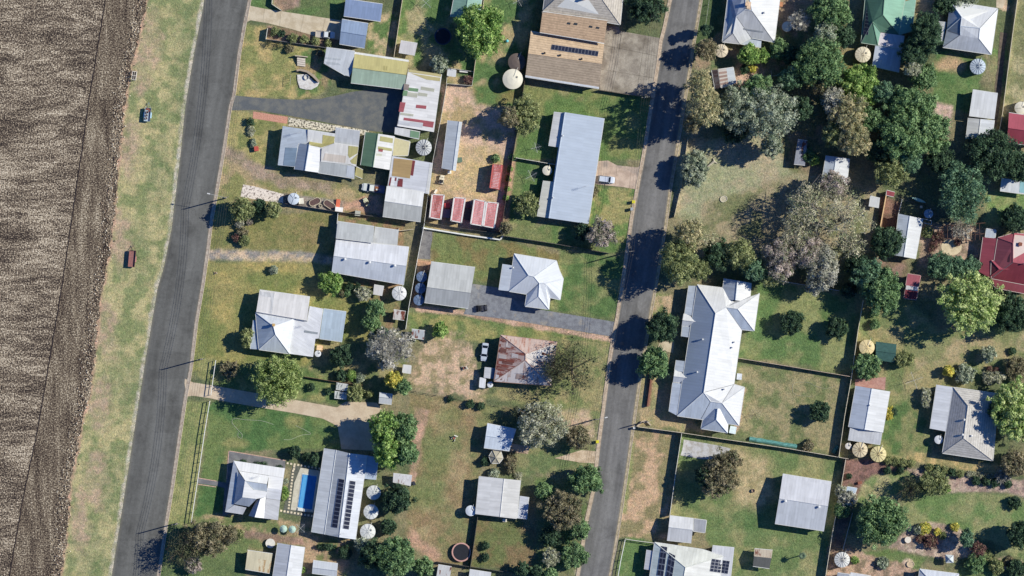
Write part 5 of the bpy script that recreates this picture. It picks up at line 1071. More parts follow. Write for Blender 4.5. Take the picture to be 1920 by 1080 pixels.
for i, (dx, dy, l, c) in enumerate(((-1.0, .2, 'southernmost', (150, 132, 130)), (-.2, .2, 'middle', (120, 104, 108)), (.6, .1, 'northernmost', (100, 80, 84)))):
    p = P(277, 215)+Vector((-dy+.1*dx, dx, .68)); t = root('drum', p, l+' of three drums in the blue white trailer', 'drum', 'drums in the trailer'); MB().lathe([(.3, 0), (.3, .5), (.24, .5), (.24, .3), (0, .3)], n=16).build('shell', plain(c), t); MB().lathe([(.31, .46), (.31, .53), (.27, .53)], n=16).build('rim', plain((196, 180, 170)), t)
t = root('scrap_pile', P(277.5, 206)+Vector((0, 0, .66)), 'rusty orange scrap at the front of the blue white trailer', 'scrap'); mb = MB()
for i in range(9): mb.box((random.uniform(-.6, .6), random.uniform(-.5, .4), random.uniform(.05, .3)), (random.uniform(.15, .7), random.uniform(.1, .25), .1), random.uniform(0, 3))
mb.build('scrap_metal', plain((168, 104, 84), .9, .35, 4), t)
trailer(248, 485, D(85), 'rusty red brown trailer on the verge beside the ploughed field', (150, 106, 102), 4.4, 1.75, fend=(190, 142, 132))
t = root('stock_crate', P(252, 142), 'white framed metal crate at the edge of the ploughed field', 'crate', None, D(82)); mb = MB()
for z in (.05, .7, 1.3):
    for sy in (-.55, .55): mb.box((0, sy, z), (2.3, .1, .08))
    for sx in (-1.1, 0, 1.1): mb.box((sx, 0, z), (.1, 1.1, .08))
for sx in (-1.1, 0, 1.1):
    for sy in (-.55, .55): mb.box((sx, sy, .67), (.09, .09, 1.33))
mb.box((0, 0, 1.34), (2.2, .08, .06)); mb.build('frame', plain((228, 220, 208)), t); MB().box((0, 0, .12), (2.1, 1.0, .1)).build('floor', plain((70, 62, 58)), t)
# shipping containers with red ribbed roofs
def container(q4, label, group, c=(204, 124, 124), edge=(232, 226, 222), h=2.5):
    c0 = P(sum(p[0] for p in q4)/4, sum(p[1] for p in q4)/4); t = root('shipping_container', c0, label, 'container', group)
    pts = [P(*p) for p in q4]; pl = [(p.x, p.y) for p in pts]; MB().prism(pl, .1, h).build('body', plain(tuple(int(v*.8) for v in c), .7, .15), t, rel=c0)
    mb = MB(); A, B, C_, Dp = pts; nR = 16
    for i in range(nR):
        a_, b_ = A.lerp(Dp, (i+.5)/nR), B.lerp(C_, (i+.5)/nR); d = b_-a_; p_, q_ = a_+d*.12, a_+d*(.84+random.uniform(-.04, .06)); mb.box(((p_.x+q_.x)/2, (p_.y+q_.y)/2, h+.03), ((q_-p_).length, (Dp-A).length/nR*.62, .05), math.atan2(d.y, d.x))
    mb.build('roof_rib', roofm(c, .45, (222, 176, 176)), t, rel=c0)
    eb = MB()
    for a_, b_ in ((A, B), (B, C_), (C_, Dp), (Dp, A)): d = b_-a_; eb.box(((a_.x+b_.x)/2, (a_.y+b_.y)/2, h+.03), (d.length+.1, .1 if edge == c else (.42 if d.length > 4 else .25), .1), math.atan2(d.y, d.x))
    eb.build('top_rail', plain(edge), t, rel=c0); MB().sheet(shrink2(pl, .98), h+.012).build('roof_sheet', plain(tuple(min(255, int(v*1.12)) for v in c), .7, .2, 3), t, rel=c0)
    m = (C_+Dp)/2; d = (C_-Dp).normalized(); o_ = Vector((d.y, -d.x, 0))*.04
    for s_ in (-1, 1): MB().box((m.x+d.x*s_*.6+o_.x, m.y+d.y*s_*.6+o_.y, 1.3), (1.1, .06, 2.2), math.atan2(d.y, d.x)).build('door', plain(tuple(int(v*.75) for v in c)), t, rel=c0)
def shrink2(pl, k): cx = sum(p[0] for p in pl)/len(pl); cy = sum(p[1] for p in pl)/len(pl); return [(cx+(p[0]-cx)*k, cy+(p[1]-cy)*k) for p in pl]
CG = 'four white edged containers'
container(((811, 364.5), (833, 366), (826.5, 411.5), (806, 408)), 'westernmost of four white edged red containers, darkest red', CG, (180, 98, 94))
container(((852, 370.5), (872.5, 372), (865, 417.5), (846, 414)), 'second from the west of four white edged red containers', CG)
container(((890, 374), (910, 378), (904, 423.5), (883, 420)), 'third from the west of four white edged red containers', CG, (208, 134, 134))
container(((913.5, 379), (934, 381), (926.5, 427.5), (907, 424)), 'easternmost of four white edged red containers, by the fence', CG, (206, 126, 126))
container(((924, 308), (943.5, 310), (937, 356), (918, 352.5)), 'single all red shipping container against the east fence of the dirt yard', None, (186, 98, 92), (186, 98, 92), 2.7)
# yard bits beside the containers
def crate(px, py, a_, b_, h, ang, label, c, name='crate', cat='crate', group=None):
    t = root(name, P(px, py), label, cat, group, ang); MB().box((0, 0, h/2), (a_, b_, h), 0, 0, .97).build('box', plain(c, .8, .2, 3), t); MB().box((0, 0, h+.04), (a_+.06, b_+.06, .08)).build('lid', plain(tuple(min(255, int(v*1.1)) for v in c)), t)
crate(838.5, 385, 1.3, 1.2, 1.0, .1, 'small red box between the two western containers', (200, 86, 86))
crate(836, 400, 2.2, 2.2, .5, -.1, 'flat grey blue pallet stack between the two western containers', (110, 118, 130), 'pallet_stack', 'pallets')
crate(876, 402, 1.6, 3.0, .8, -.15, 'dark green skip between the middle containers', (60, 72, 70), 'skip', 'skip')
crate(876, 384, 1.5, 1.6, .9, .2, 'dark stack of junk north of the green skip', (80, 70, 76), 'junk_stack', 'junk')
crate(817, 359, .5, 1.1, .8, -.5, 'white drum-like bin north of the westernmost container', (226, 220, 208), 'bin', 'bin')
crate(843, 323, .9, .8, 1.1, .1, 'white bin at the south end of the long narrow grey shed', (232, 228, 214), 'bin', 'bin')
crate(862, 300, 1.2, 1.3, 1.1, .1, 'green box beside the long narrow grey shed', (96, 116, 100))
crate(636, 393, 2.0, 1.2, 1.4, -.12, 'white box cabinet against the fence above the vented shed', (230, 226, 220), 'cabinet', 'cabinet')
crate(671, 400, 1.4, 1.3, 1.2, -.1, 'grey box in the junk yard beside the large white shed', (170, 170, 160))
crate(565, 377, 1.3, 1.5, 1.2, .1, 'cream pump box beside the pale blue tank', (214, 208, 190), 'pump_box', 'pump box')
crate(634, 382, 1.0, 2.4, .5, -.1, 'orange brick stack beside the eastern oval bed', (206, 110, 84), 'brick_stack', 'bricks')
crate(481, 279, 1.1, 1.2, 1.0, .1, 'small red roofed dog kennel on the front lawn of the rambling house', (176, 84, 72), 'kennel', 'kennel')
crate(776, 906, 1.0, .7, 1.0, -1.2, 'dark box under the big tree near the small white cover', (50, 54, 66))
crate(1612, 905, 1.0, .7, .7, .2, 'small brown chest by the tarpaulin shelter', (140, 90, 74), 'chest', 'chest')
crate(599, 652, 1.4, 1.2, .8, -.1, 'cream bench box beside the tiny white tank', (214, 186, 150), 'bench_box', 'bench')
crate(1463, 8, 1.3, 1.2, .8, -.1, 'brown box beside the stepped white roof at the top', (170, 120, 90))
crate(1386, 706, 1.3, 1.6, .9, -.1, 'grey air conditioner unit on the east wall of the long hall', (190, 196, 206), 'air_conditioner', 'air conditioner')
crate(1374, 806, 1.7, 1.9, .8, -.2, 'white water unit in the small stone corner of the hall', (206, 220, 226), 'water_unit', 'water unit')
crate(1727, 388, .6, .6, .5, 0, 'small cream box under the dark trees by the green canoe', (206, 200, 180))
crate(946.5, 975.5, 1.1, .8, .5, 0, 'tiny pale step south of the plain white house', (210, 204, 190), 'step', 'step')
crate(1189, 802, .5, .5, 1.0, 0, 'white letterbox post beside the second road', (226, 222, 214), 'letterbox', 'letterbox')
# wheelie bins
def wbin(px, py, label, lid, body=(52, 64, 56)):
    t = root('wheelie_bin', P(px, py), label, 'wheelie bin', None, 0); MB().box((0, 0, .55), (.62, .62, 1.0), 0, 0, 1.15).build('body', plain(body), t); MB().box((0, 0, 1.09), (.82, .8, .08)).build('lid', plain(lid, .4), t)
    for s_ in (-.25, .25): MB().tube((.3, s_-.04, .12), (.3, s_+.04, .12), .12, None, 10).build('wheel', plain((30, 30, 30)), t)
wbin(1188, 378.5, 'wheelie bin with a yellow lid, northern of two on the verge', (230, 220, 70)); wbin(1184.5, 392, 'wheelie bin with a grey lid south of the yellow lidded one', (176, 184, 190)); wbin(1120, 828, 'lone wheelie bin with a yellow lid near the cream drive entrance', (226, 216, 60))
t = root('beach_ball', P(951, 77), 'aqua play ball on the lawn west of the tan roofed house', 'ball'); MB().lathe([(0, 0)]+[(.42*math.sin(a_), .42-.42*math.cos(a_)) for a_ in np.linspace(.2, 2.9, 9)]+[(0, .84)], n=16).build('shell', plain((110, 206, 220), .5), t, smooth=True)
# play frames / yard ornaments
def frame_thing(px, py, ang, label, c, name, cat, k=1.0):
    t = root(name, P(px, py), label, cat, None, ang); m_ = plain(c)
    MB().tube((-.9*k, -.5*k, .1), (.6*k, .0, .9*k), .08*k).tube((-.6*k, .6*k, .1), (.6*k, 0, .9*k), .08*k).tube((.6*k, 0, .1), (.6*k, 0, 1.1*k), .08*k).build('frame', m_, t)
    MB().box((.5*k, 0, 1.1*k), (.3*k, 1.0*k, .1*k), .3).build('handlebar', m_, t); MB().box((-.1*k, .1, .62*k), (.8*k, .4*k, .12*k), .2).build('seat', plain((180, 96, 84)), t)
    for s_ in (-.5, .5): MB().tube((-.8*k, s_*k-.05, .25*k), (-.8*k, s_*k+.05, .25*k), .25*k, None, 12).build('wheel', m_, t)
frame_thing(853, 820, .9, 'white tricycle lying on the grass west of the blue white shed', (236, 232, 216), 'tricycle', 'tricycle', 1.0)
frame_thing(872, 690, .2, 'white and rust tricycle on the pink dirt yard', (214, 208, 194), 'tricycle', 'tricycle', 1.0)
frame_thing(405, 512, .0, 'small white and red garden ornament on the front lawn', (220, 206, 180), 'garden_ornament', 'ornament', .55)
t = root('log', P(1335, 306), 'weathered grey fallen log and stump on the dry paddock', 'log', None, .5); MB().tube((-1.8, -.3, .2), (.8, .2, .3), .2, .35, 9).tube((.6, .1, .1), (1.0, 1.0, .3), .3, .12, 8).tube((.7, .1, .2), (1.2, -.7, .2), .25, .1, 8).build('trunk', plain((196, 188, 172), .9, .3, 4), t)
t = root('fire_pit', P(1412, 920), 'small round dark drum on the lawn west of the large square shed', 'fire pit'); MB().lathe([(.5, 0), (.5, .5), (.42, .5), (.42, .2), (0, .2)], n=16).build('drum', plain((150, 130, 116)), t)
t = root('canoe', P(1722, 375), 'green and white canoe on a rack in the shade by the white gabled shed', 'canoe', None, D(-20)); xs = np.linspace(-2.1, 2.1, 11)
loft([[(x, -max(.03, .42*(1-(x/2.1)**2)), .75), (x, 0, .45+.1*(x/2.1)**2), (x, max(.03, .42*(1-(x/2.1)**2)), .75), (x, 0, .68)] for x in xs]).build('hull', plain((176, 212, 196)), t); MB().box((-1, 0, .3), (.1, .9, .6)).box((1, 0, .3), (.1, .9, .6)).build('rack', plain((120, 110, 100)), t)
# garden shrine-like white gazebo below conifer (bottom right)
b = Bld('gazebo', 'small pale blue pointed gazebo south of the dark conifer', 'gazebo', [([(1772, 1040, 2.0), (1786, 1041, 2.0), (1786, 1054, 2.0), (1773, 1054, 2.0), (1779, 1047, 3.0)], [(0, 1, 4), (1, 2, 4), (2, 3, 4), (3, 0, 4)], roofm((206, 218, 226)), {'open': 1})])
# white-walled ornamental basin in the north-west yard
t = root('garden_basin', P(588, 155), 'white paved fan shaped courtyard with a round firepit ring', 'courtyard'); c0 = P(588, 155); Z = .25
MB().prism([tuple(P(*p))[:2] for p in ((557, 140), (572, 139), (580, 144), (589, 152), (599, 155), (595, 162), (584, 168), (574, 168), (562, 165), (558, 152))], 0, Z).build('paving', patchy((228, 226, 222), (206, 200, 194), 1.2, fine=4), t, rel=c0)
MB().lathe([(.75, Z), (.75, Z+.4), (.55, Z+.4), (.55, Z+.05), (0, Z+.05)], tuple(P(575, 145)-c0), 20).build('ring_wall', plain((206, 204, 200)), t)
MB().prism([tuple(P(*p))[:2] for p in ((556, 131), (564, 129), (578, 133), (590, 141), (600, 153), (597, 155), (586, 144), (575, 136), (563, 133), (557, 134))], 0, 1.1).build('curved_wall', plain((176, 160, 140)), t, rel=c0)
t = root('garden_steps', P(565, 117), 'flight of pale timber steps beside the fan shaped courtyard', 'steps'); c0 = P(565, 117)
for i in range(4): MB().box((0, .9-i*.55, .8-i*.18), (2.2, .5, .12), -.12).build('step', plain((216, 206, 194)), t)
MB().box((0, 1.6, .7), (3.4, .25, 1.4), -.1).build('head_wall', plain((196, 184, 164)), t)
t = root('lattice_gate', P(545, 150), 'dark metal gate frame west of the fan shaped courtyard', 'gate', None, D(85)); mb = MB()
for i in range(5): mb.tube((-1.3+i*.65, 0, 0), (-1.3+i*.65, 0, 1.6), .035, None, 5)
mb.tube((-1.3, 0, 1.6), (1.3, 0, 1.6), .04).build('frame', plain((176, 172, 160)), t)
# pen east of the long yard
t = root('animal_pen', P(861, 144), 'small walled animal pen with a white hutch roof, north of the dirt yard', 'pen'); c0 = P(861, 144); pts = [(840, 127), (889, 135), (885, 161), (837, 157)]
for i in range(4):
    a_, b_ = P(*pts[i]), P(*pts[(i+1) % 4]); d = b_-a_; MB().box(((a_.x+b_.x)/2-c0.x, (a_.y+b_.y)/2-c0.y, .6), (d.length, .1, 1.2), math.atan2(d.y, d.x)).build('side_panel', plain((200, 196, 186)), t)
MB().box((2.2, -.4, .5), (1.6, 1.4, 1.0), -.1).build('nest_box', plain((140, 110, 100)), t); MB().box((1.2, 1.4, .7), (2.2, .5, .3), -.1).build('ladder_rack', plain((222, 220, 214)), t)
# pergola
t = root('pergola', P(1805, 434), 'long timber pergola with bare vines beside the crimson house', 'pergola'); c0 = P(1805, 434); tm = plain((92, 70, 62), .9, .3, 3)
for (a_, b_) in (((1766, 424), (1846, 418)), ((1768, 447), (1822, 452)), ((1822, 440), (1848, 438))): p_, q_ = P(*a_, 2.4)-c0, P(*b_, 2.4)-c0; MB().box(tuple((p_+q_)/2), ((q_-p_).length, .2, .22), math.atan2(q_.y-p_.y, q_.x-p_.x)).build('beam', tm, t)
for i in range(9): x = 1766+i*8.6; p_, q_ = P(x, 421-i*.3, 2.6)-c0, P(x+1, 450, 2.6)-c0; MB().box(tuple((p_+q_)/2), ((q_-p_).length, .15, .16), math.atan2(q_.y-p_.y, q_.x-p_.x)).build('rafter', tm, t)
for x, y in ((1766, 424), (1806, 421), (1846, 418), (1768, 447), (1822, 452)): p_ = P(x, y)-c0; MB().box((p_.x, p_.y, 1.2), (.14, .14, 2.4)).build('post', tm, t)
# tarps against the fence
def tarp(pts, label, c, h=.8):
    c0 = P(*pts[0]); t = root('tarpaulin_cover', c0, label, 'tarpaulin'); mb = MB(); n_ = 14; V_ = []
    A_, B_ = P(*pts[0]), P(*pts[1]); d = (B_-A_); nn = Vector((-d.y, d.x, 0)).normalized(); wd = pts[2]*S
    for i in range(n_+1):
        for j in range(5):
            e = (j/4-.5)*wd; z = h*math.cos((j/4-.5)*2.6)+random.uniform(-.07, .07) if 0 < j < 4 else .02; p_ = A_+d*(i/n_)+nn*(e+random.uniform(-.06, .06)); V_.append((p_.x-c0.x, p_.y-c0.y, max(.02, z)))
    for i in range(n_):
        for j in range(4): k = i*5+j; mb.f.append((k, k+1, k+6, k+5)); mb.m.append(0)
    mb.v = V_; mb.build('sheet', plain(c, .5, .3, 2), t); MB().box(((d.x/2), d.y/2, h*.25), (d.length*.96, wd*.5, h*.5), math.atan2(d.y, d.x)).build('bundle', plain((90, 100, 96)), t)
tarp([(1405, 823), (1494, 838), 9], 'long blue green tarpaulin bundle along the south fence of the lawn', (96, 150, 146))
tarp([(1562, 850), (1571, 836), 9], 'short green tarpaulin heap in the fence corner', (70, 120, 110))
# hoses
def hose(pts, label, c=(206, 206, 190)):
    k = []; n_ = 12; q_ = [P(*p) for p in pts]; q_ = [q_[0]]+q_+[q_[-1]]
    for i in range(1, len(q_)-2):
        for j in range(n_):
            t_ = j/n_; a_, b_, c_, d_ = q_[i-1:i+3]; k.append(.5*((2*b_)+(c_-a_)*t_+(2*a_-5*b_+4*c_-d_)*t_**2+(3*b_-a_-3*c_+d_)*t_**3))
    mb = MB()
    for a_, b_ in zip(k[:-1], k[1:]): mb.tube(a_+Vector((0, 0, .05)), b_+Vector((0, 0, .05)), .035, None, 5)
    o = mb.build('garden_hose', plain(c, .6), loc=None); tag(o, label, 'hose')
hose([(513, 796), (490, 789), (460, 787), (440, 785), (435, 792), (446, 806), (454, 815), (452, 822), (446, 818), (447, 810)], 'pale looping garden hose on the western half of the front lawn')
hose([(532, 824), (545, 824), (565, 816), (582, 814), (575, 808), (553, 797)], 'pale garden hose on the eastern half of the front lawn')
hose([(1570, 722), (1550, 728), (1530, 724), (1515, 717), (1490, 718), (1486, 730), (1492, 740), (1524, 744)], 'curled pale garden hose on the fenced lawn', (180, 180, 160))
# ================================================================ POLES AND WIRES
def pole(px, py, label, h=8.5, lamp=None, arm_ang=0.2, group='timber power poles'):
    t = root('power_pole', P(px, py), label, 'power pole', group); m_ = plain((150, 144, 138), .9, .2, 3)
    MB().tube((0, 0, 0), (0, 0, h), .19, .13, 12).build('pole', m_, t); ca, sa = math.cos(arm_ang), math.sin(arm_ang)
    ar = MB().box((0, 0, h-.5), (2.2, .12, .14), arm_ang).build('crossarm', plain((160, 150, 140)), t); ends = []
    for k in (-1, -.35, .35, 1):
        MB().lathe([(.05, h-.43), (.07, h-.35), (.04, h-.25), (0, h-.24)], (ca*k, sa*k, 0), 8).build('insulator', plain((206, 206, 204)), ar); ends.append(P(px, py)+Vector((ca*k, sa*k, h-.25)))
    if lamp:
        d = P(*lamp)-P(px, py); MB().tube((0, 0, h-1.4), (d.x, d.y, h-.9), .045, None, 6).build('lamp_arm', plain((190, 190, 190)), t); MB().box((d.x, d.y, h-.95), (.75, .28, .16), math.atan2(d.y, d.x)).build('lamp_head', plain((226, 226, 226), .4), t)
    return ends
e0 = pole(467, -28, 'power pole at the top left road, beyond the top edge', arm_ang=.15)
e1 = pole(424, 371, 'street light power pole with its lamp over the first road', 8.6, (394, 364), .15)
e2 = pole(379, 673, 'power pole on the first road verge beside the white rail fence', 8.2, None, .15)
e3 = pole(332, 981, 'power pole on the first road verge near the brown-olive tree', 7.8, None, .15)
e4 = pole(286, 1270, 'power pole beyond the bottom edge by the first road', 8.2, None, .15)
f0 = pole(1236, -60, 'power pole beyond the top edge by the second road', 8.5, None, .15)
f1 = pole(1209, 184, 'power pole at the corner of the mottled concrete drive', 8.6, None, .12)
f2 = pole(1180, 472, 'power pole in tree shade on the west verge of the second road', 8.6, None, .15)
f3 = pole(1117, 786, 'street light power pole with its lamp over the second road', 5.6, (1136, 782), .15)
f4 = pole(1060, 1150, 'power pole beyond the bottom edge by the second road', 8.5, None, .15)
pole(1213, 790, 'short stub pole east of the second road at the fence end', 5.4, None, .3)
def wires(chain, label):
    mb = MB()
    for A_, B_ in zip(chain[:-1], chain[1:]):
        for a_, b_ in zip(A_, B_):
            pr = a_
            for k in range(1, 13): t_ = k/12; q_ = a_.lerp(b_, t_); q_ = Vector((q_.x, q_.y, q_.z-4*1.1*t_*(1-t_))); mb.tube(pr, q_, .028, None, 3, cap=False); pr = q_
    tag(mb.build('power_line', plain((60, 60, 62), .6)), label, 'power line')
wires([e0, e1, e2, e3, e4], 'overhead wires running along the first road'); wires([f0, f1, f2, f3, f4], 'overhead wires running along the second road')
# ================================================================ FENCES
def fence(pts, label, h=1.8, c=(214, 204, 184), kind='panel', sp=3.0, name=None, cat='fence', th=.07):
    c0 = P(*pts[0]); t = root(name or ('rail_fence' if kind == 'rail' else 'wire_fence' if kind == 'wire' else 'panel_fence'), c0, label, cat); m_ = plain(c, .7, .1)
    pm = MB(); rm = MB(); spots = []
    for a_, b_ in zip(pts[:-1], pts[1:]):
        a_, b_ = P(*a_)-c0, P(*b_)-c0; d = b_-a_; L = d.length; rz = math.atan2(d.y, d.x); mid = (a_+b_)/2
        if kind == 'panel': pm.box((mid.x, mid.y, h/2), (L, th*.5, h-.06), rz); rm.box((mid.x, mid.y, h), (L+.03, th+.04, .06), rz)
        elif kind == 'wall': pm.box((mid.x, mid.y, h/2), (L, .35, h), rz)
        elif kind == 'rail':
            for z in (h*.45, h*.98): pm.box((mid.x, mid.y, z), (L, .16 if z > h*.8 else .06, .14), rz)
        else:
            for z in (h*.35, h*.65, h*.95): pm.tube((a_.x, a_.y, z), (b_.x, b_.y, z), .015, None, 4)
        k = max(1, round(L/sp)); spots += [(a_.lerp(b_, i/k), rz) for i in range(k)]+([(b_, rz)] if b_ == P(*pts[-1])-c0 else [])
    if pm.v: pm.build({'panel': 'fence_panel', 'wall': 'wall_body', 'rail': 'rail', 'wire': 'wire'}[kind], m_, t)
    if rm.v: rm.build('top_rail', plain(tuple(min(255, int(v*1.06)) for v in c)), t)
    if kind != 'wall':
        p0 = MB().box((0, 0, h/2), (.11, .11, h+.06)).build('post', m_, t, spots[0][0]); p0.rotation_euler = (0, 0, spots[0][1])
        for (p_, rz) in spots[1:100]: c_ = p0.copy(); COL.objects.link(c_); c_.parent = t; c_.location = p_; c_.rotation_euler = (0, 0, rz)
    return t
BRN = (110, 92, 80); CRF = (222, 206, 180)
fence([(757, -15), (739, 107)], 'pale panel fence at the top between the blue shed yard and clothesline lawn', c=CRF)
fence([(909, -10), (893, 106), (889, 135)], 'cream panel fence west of the tan house lawn', c=CRF)
fence([(838, 158), (829, 211), (811, 306), (796, 417)], 'pale fence between the patched sheds and the dirt yard', c=(206, 204, 196))
fence([(796, 419), (786, 470), (774, 536), (767, 575), (761, 617)], 'long white panel fence west of the three slate blue tanks', c=(232, 232, 226))
fence([(984, 150), (975, 215), (962, 292), (949, 370), (939, 440)], 'dark brown fence on the east side of the dirt yard', c=(90, 78, 72))
fence([(791, 427), (871, 440), (938, 449.5), (943, 442)], 'bright white low wall south of the red containers', .9, (238, 238, 234), 'wall')
fence([(943, 442), (1040, 457), (1142, 475)], 'dark panel fence north of the white bay fronted cottage', 1.8, (104, 98, 96))
fence([(796, 417), (870, 429), (938, 438)], 'black fence immediately south of the red containers', 1.5, (80, 78, 78))
fence([(535, 382), (640, 398), (720, 408)], 'dark fence south of the oval raised beds', 1.5, (96, 92, 90))
fence([(634, 400), (630, 446)], 'short pale fence joining the big vented shed', 1.8, (206, 210, 214))
fence([(1618, 563), (1608, 620), (1596, 706), (1583, 780), (1572, 857)], 'cream panel fence on the east side of the hall lawns', 2.1, (224, 214, 190))
fence([(1382, 671), (1480, 687), (1595, 706)], 'fence dividing the two lawns east of the long hall', 1.8, (196, 176, 160))
fence([(1196, 800), (1278, 811), (1370, 825), (1480, 841), (1590, 860)], 'long cream fence south of the hall', 1.9, (216, 204, 184))
fence([(1278, 812), (1266, 890), (1255.5, 966)], 'white topped fence running south from the hall corner', 2.0, (226, 222, 212))
fence([(1585, 861), (1573, 933), (1560, 1000), (1545, 1095)], 'cream fence beside the red mulch garden', 2.0, (224, 212, 190))
fence([(1598, 962), (1580, 1030)], 'short pale fence near the white ribbed tank at the bottom', 1.4, (190, 190, 184))
fence([(1425, 520), (1500, 533), (1560, 543), (1605, 551)], 'thin pale fence north of the hall lawn', 1.7, (206, 206, 204))
fence([(1662, 360), (1649, 430), (1643, 456)], 'golden timber fence west of the white gabled shed', 1.8, (226, 190, 146), th=.22)
fence([(1677, 366), (1690, 374), (1711, 379)], 'thin dark wire fence beside the tiny red shed roof', 1.2, (130, 130, 130), 'wire')
fence([(1691, 374), (1684, 402)], 'white pipe fence north of the white gabled shed', 1.2, (216, 216, 210), 'rail')
fence([(1908, -10), (1893, 100), (1879, 212), (1870, 262)], 'cream fence in the top right corner', 1.8, (226, 212, 186))
fence([(1331, -10), (1323, 47)], 'white wire fence at the top, east of the second road', 1.1, (214, 212, 206), 'wire')
fence([(1290, 258), (1276, 354), (1264, 407)], 'low pale fence along the dry paddock', 1.1, (200, 190, 166))
fence([(761, 730), (877, 751), (911, 757), (970, 768)], 'brown wire fence south of the pink dirt yard', 1.1, (150, 136, 120), 'wire')
fence([(896, 968), (890, 1010), (882, 1064)], 'dark fence west of the olive brown back yard', 1.7, (84, 84, 82))
fence([(820, 1053), (880, 1062), (962, 1074)], 'dark fence south of the pink rimmed trampoline', 1.5, (90, 88, 84))
fence([(967, 296), (1042, 309)], 'short white fence between the two yards of the long blue house', 1.6, (214, 210, 200))
fence([(1123, 169), (1187, 179), (1225, 185)], 'dark fence beside the mottled concrete drive', 1.6, (120, 110, 100))
fence([(500, 74), (560, 82), (614, 90)], 'low dark fence south of the drive shrubs', 1.2, (120, 120, 122))
fence([(502, 54), (499, 74)], 'short white fence at the west end of the drive shrubs', 1.5, (226, 222, 210))
fence([(512, -10), (510, 8), (528, 20)], 'white angled fence at the top left corner block', 1.3, (224, 220, 206))
fence([(571, 706), (620, 714), (680, 722)], 'brown fence behind the small white hutches', 1.2, (120, 96, 80))
fence([(405, 676), (396, 740)], 'white post and rail fence north of the cream drive', 1.5, (240, 240, 236), 'rail', 2.6)
fence([(394, 752), (384, 812), (371, 902), (359, 980)], 'long white post and rail fence in front of the pool house', 1.5, (240, 240, 236), 'rail', 2.6)
fence([(1172, 1010), (1190, 1013), (1228, 1018)], 'thin fence north of the solar panelled bottom house', 1.3, (210, 206, 196), 'rail')
fence([(1172, 1012), (1164, 1050), (1156, 1095)], 'white rail fence at the bottom beside the second road', 1.4, (240, 240, 236), 'rail', 2.6)
fence([(775, 430), (748, 433), (748, 428)], 'short cream fence at the north-east corner of the vented shed', 1.6, (220, 206, 180))
fence([(1222, 700), (1214, 762)], 'red brown brick wall beside the second road in front of the hall', 1.1, (140, 96, 80), 'wall', name='brick_wall', cat='wall')
fence([(1194, 800), (1204, 790), (1212, 789), (1220, 797)], 'pale curved entry wall at the hall corner', .7, (196, 180, 160), 'wall', name='entry_wall', cat='wall')
fence([(1729, 410), (1746, 414), (1746, 421), (1731, 418)], 'small white pipe pen east of the white gabled shed', 1.0, (216, 216, 214), 'rail', 1.5)
# ================================================================ TREES AND SHRUBS
ST = {  # colours, leaf size, aspect, lobe fraction, density (per m2), top flat, translucency
 'green': (((98, 128, 80), (122, 152, 96), (144, 172, 112), (78, 108, 68)), .34, .62, .30, 46, .85),
 'bright': (((122, 156, 74), (146, 176, 88), (98, 132, 62), (168, 190, 106)), .34, .62, .30, 46, .9),
 'moss': (((134, 154, 80), (158, 174, 98), (108, 128, 66), (178, 190, 118)), .30, .62, .26, 48, .9),
 'lime': (((152, 174, 98), (176, 192, 118), (124, 150, 78), (194, 204, 134)), .36, .65, .20, 50, .9),
 'dark': (((58, 84, 60), (76, 104, 72), (90, 116, 80), (48, 70, 54)), .30, .62, .28, 52, .85),
 'olive': (((126, 136, 84), (146, 154, 96), (102, 116, 72), (166, 170, 112)), .30, .6, .26, 46, .85),
 'sage': (((142, 154, 124), (162, 170, 140), (112, 128, 100), (176, 182, 154)), .32, .6, .28, 44, .85),
 'grey': (((152, 152, 138), (172, 170, 154), (126, 130, 112), (186, 182, 168)), .28, .4, .26, 34, .8),
 'pink': (((176, 162, 156), (196, 182, 174), (150, 144, 128), (118, 126, 98)), .28, .42, .24, 40, .85),
 'gold': (((184, 174, 132), (204, 192, 150), (150, 150, 112), (126, 132, 98)), .30, .55, .24, 46, .9),
 'gum': (((156, 156, 124), (178, 174, 142), (122, 132, 96), (196, 188, 162)), .26, .40, .20, 17, .7),
 'twig': (((92, 100, 66), (112, 118, 78), (76, 80, 58), (62, 60, 50)), .24, .38, .24, 21, .75),
 'bare': (((182, 178, 166), (160, 156, 146), (134, 132, 122), (198, 194, 184)), .42, .10, .24, 34, .75),
 'brown': (((126, 120, 92), (144, 136, 106), (104, 108, 80), (160, 148, 120)), .30, .5, .26, 42, .85),
 'pale': (((168, 170, 134), (184, 184, 154), (142, 148, 110), (196, 194, 166)), .26, .5, .24, 46, .85),
 'yellow': (((214, 200, 84), (228, 214, 100), (180, 176, 76), (150, 160, 70)), .28, .6, .24, 50, .9),
 'red': (((130, 92, 84), (150, 110, 98), (104, 76, 72), (120, 110, 84)), .26, .5, .24, 40, .85),
 'teal': (((86, 120, 88), (106, 140, 102), (66, 96, 74), (126, 156, 116)), .30, .6, .28, 46, .9)}
LSK = 1.5
def tube_chain(mb, pts, rs, n_=7):
    for i in range(len(pts)-1): mb.tube(pts[i], pts[i+1], rs[i], rs[i+1], n_, cap=(i == len(pts)-2))
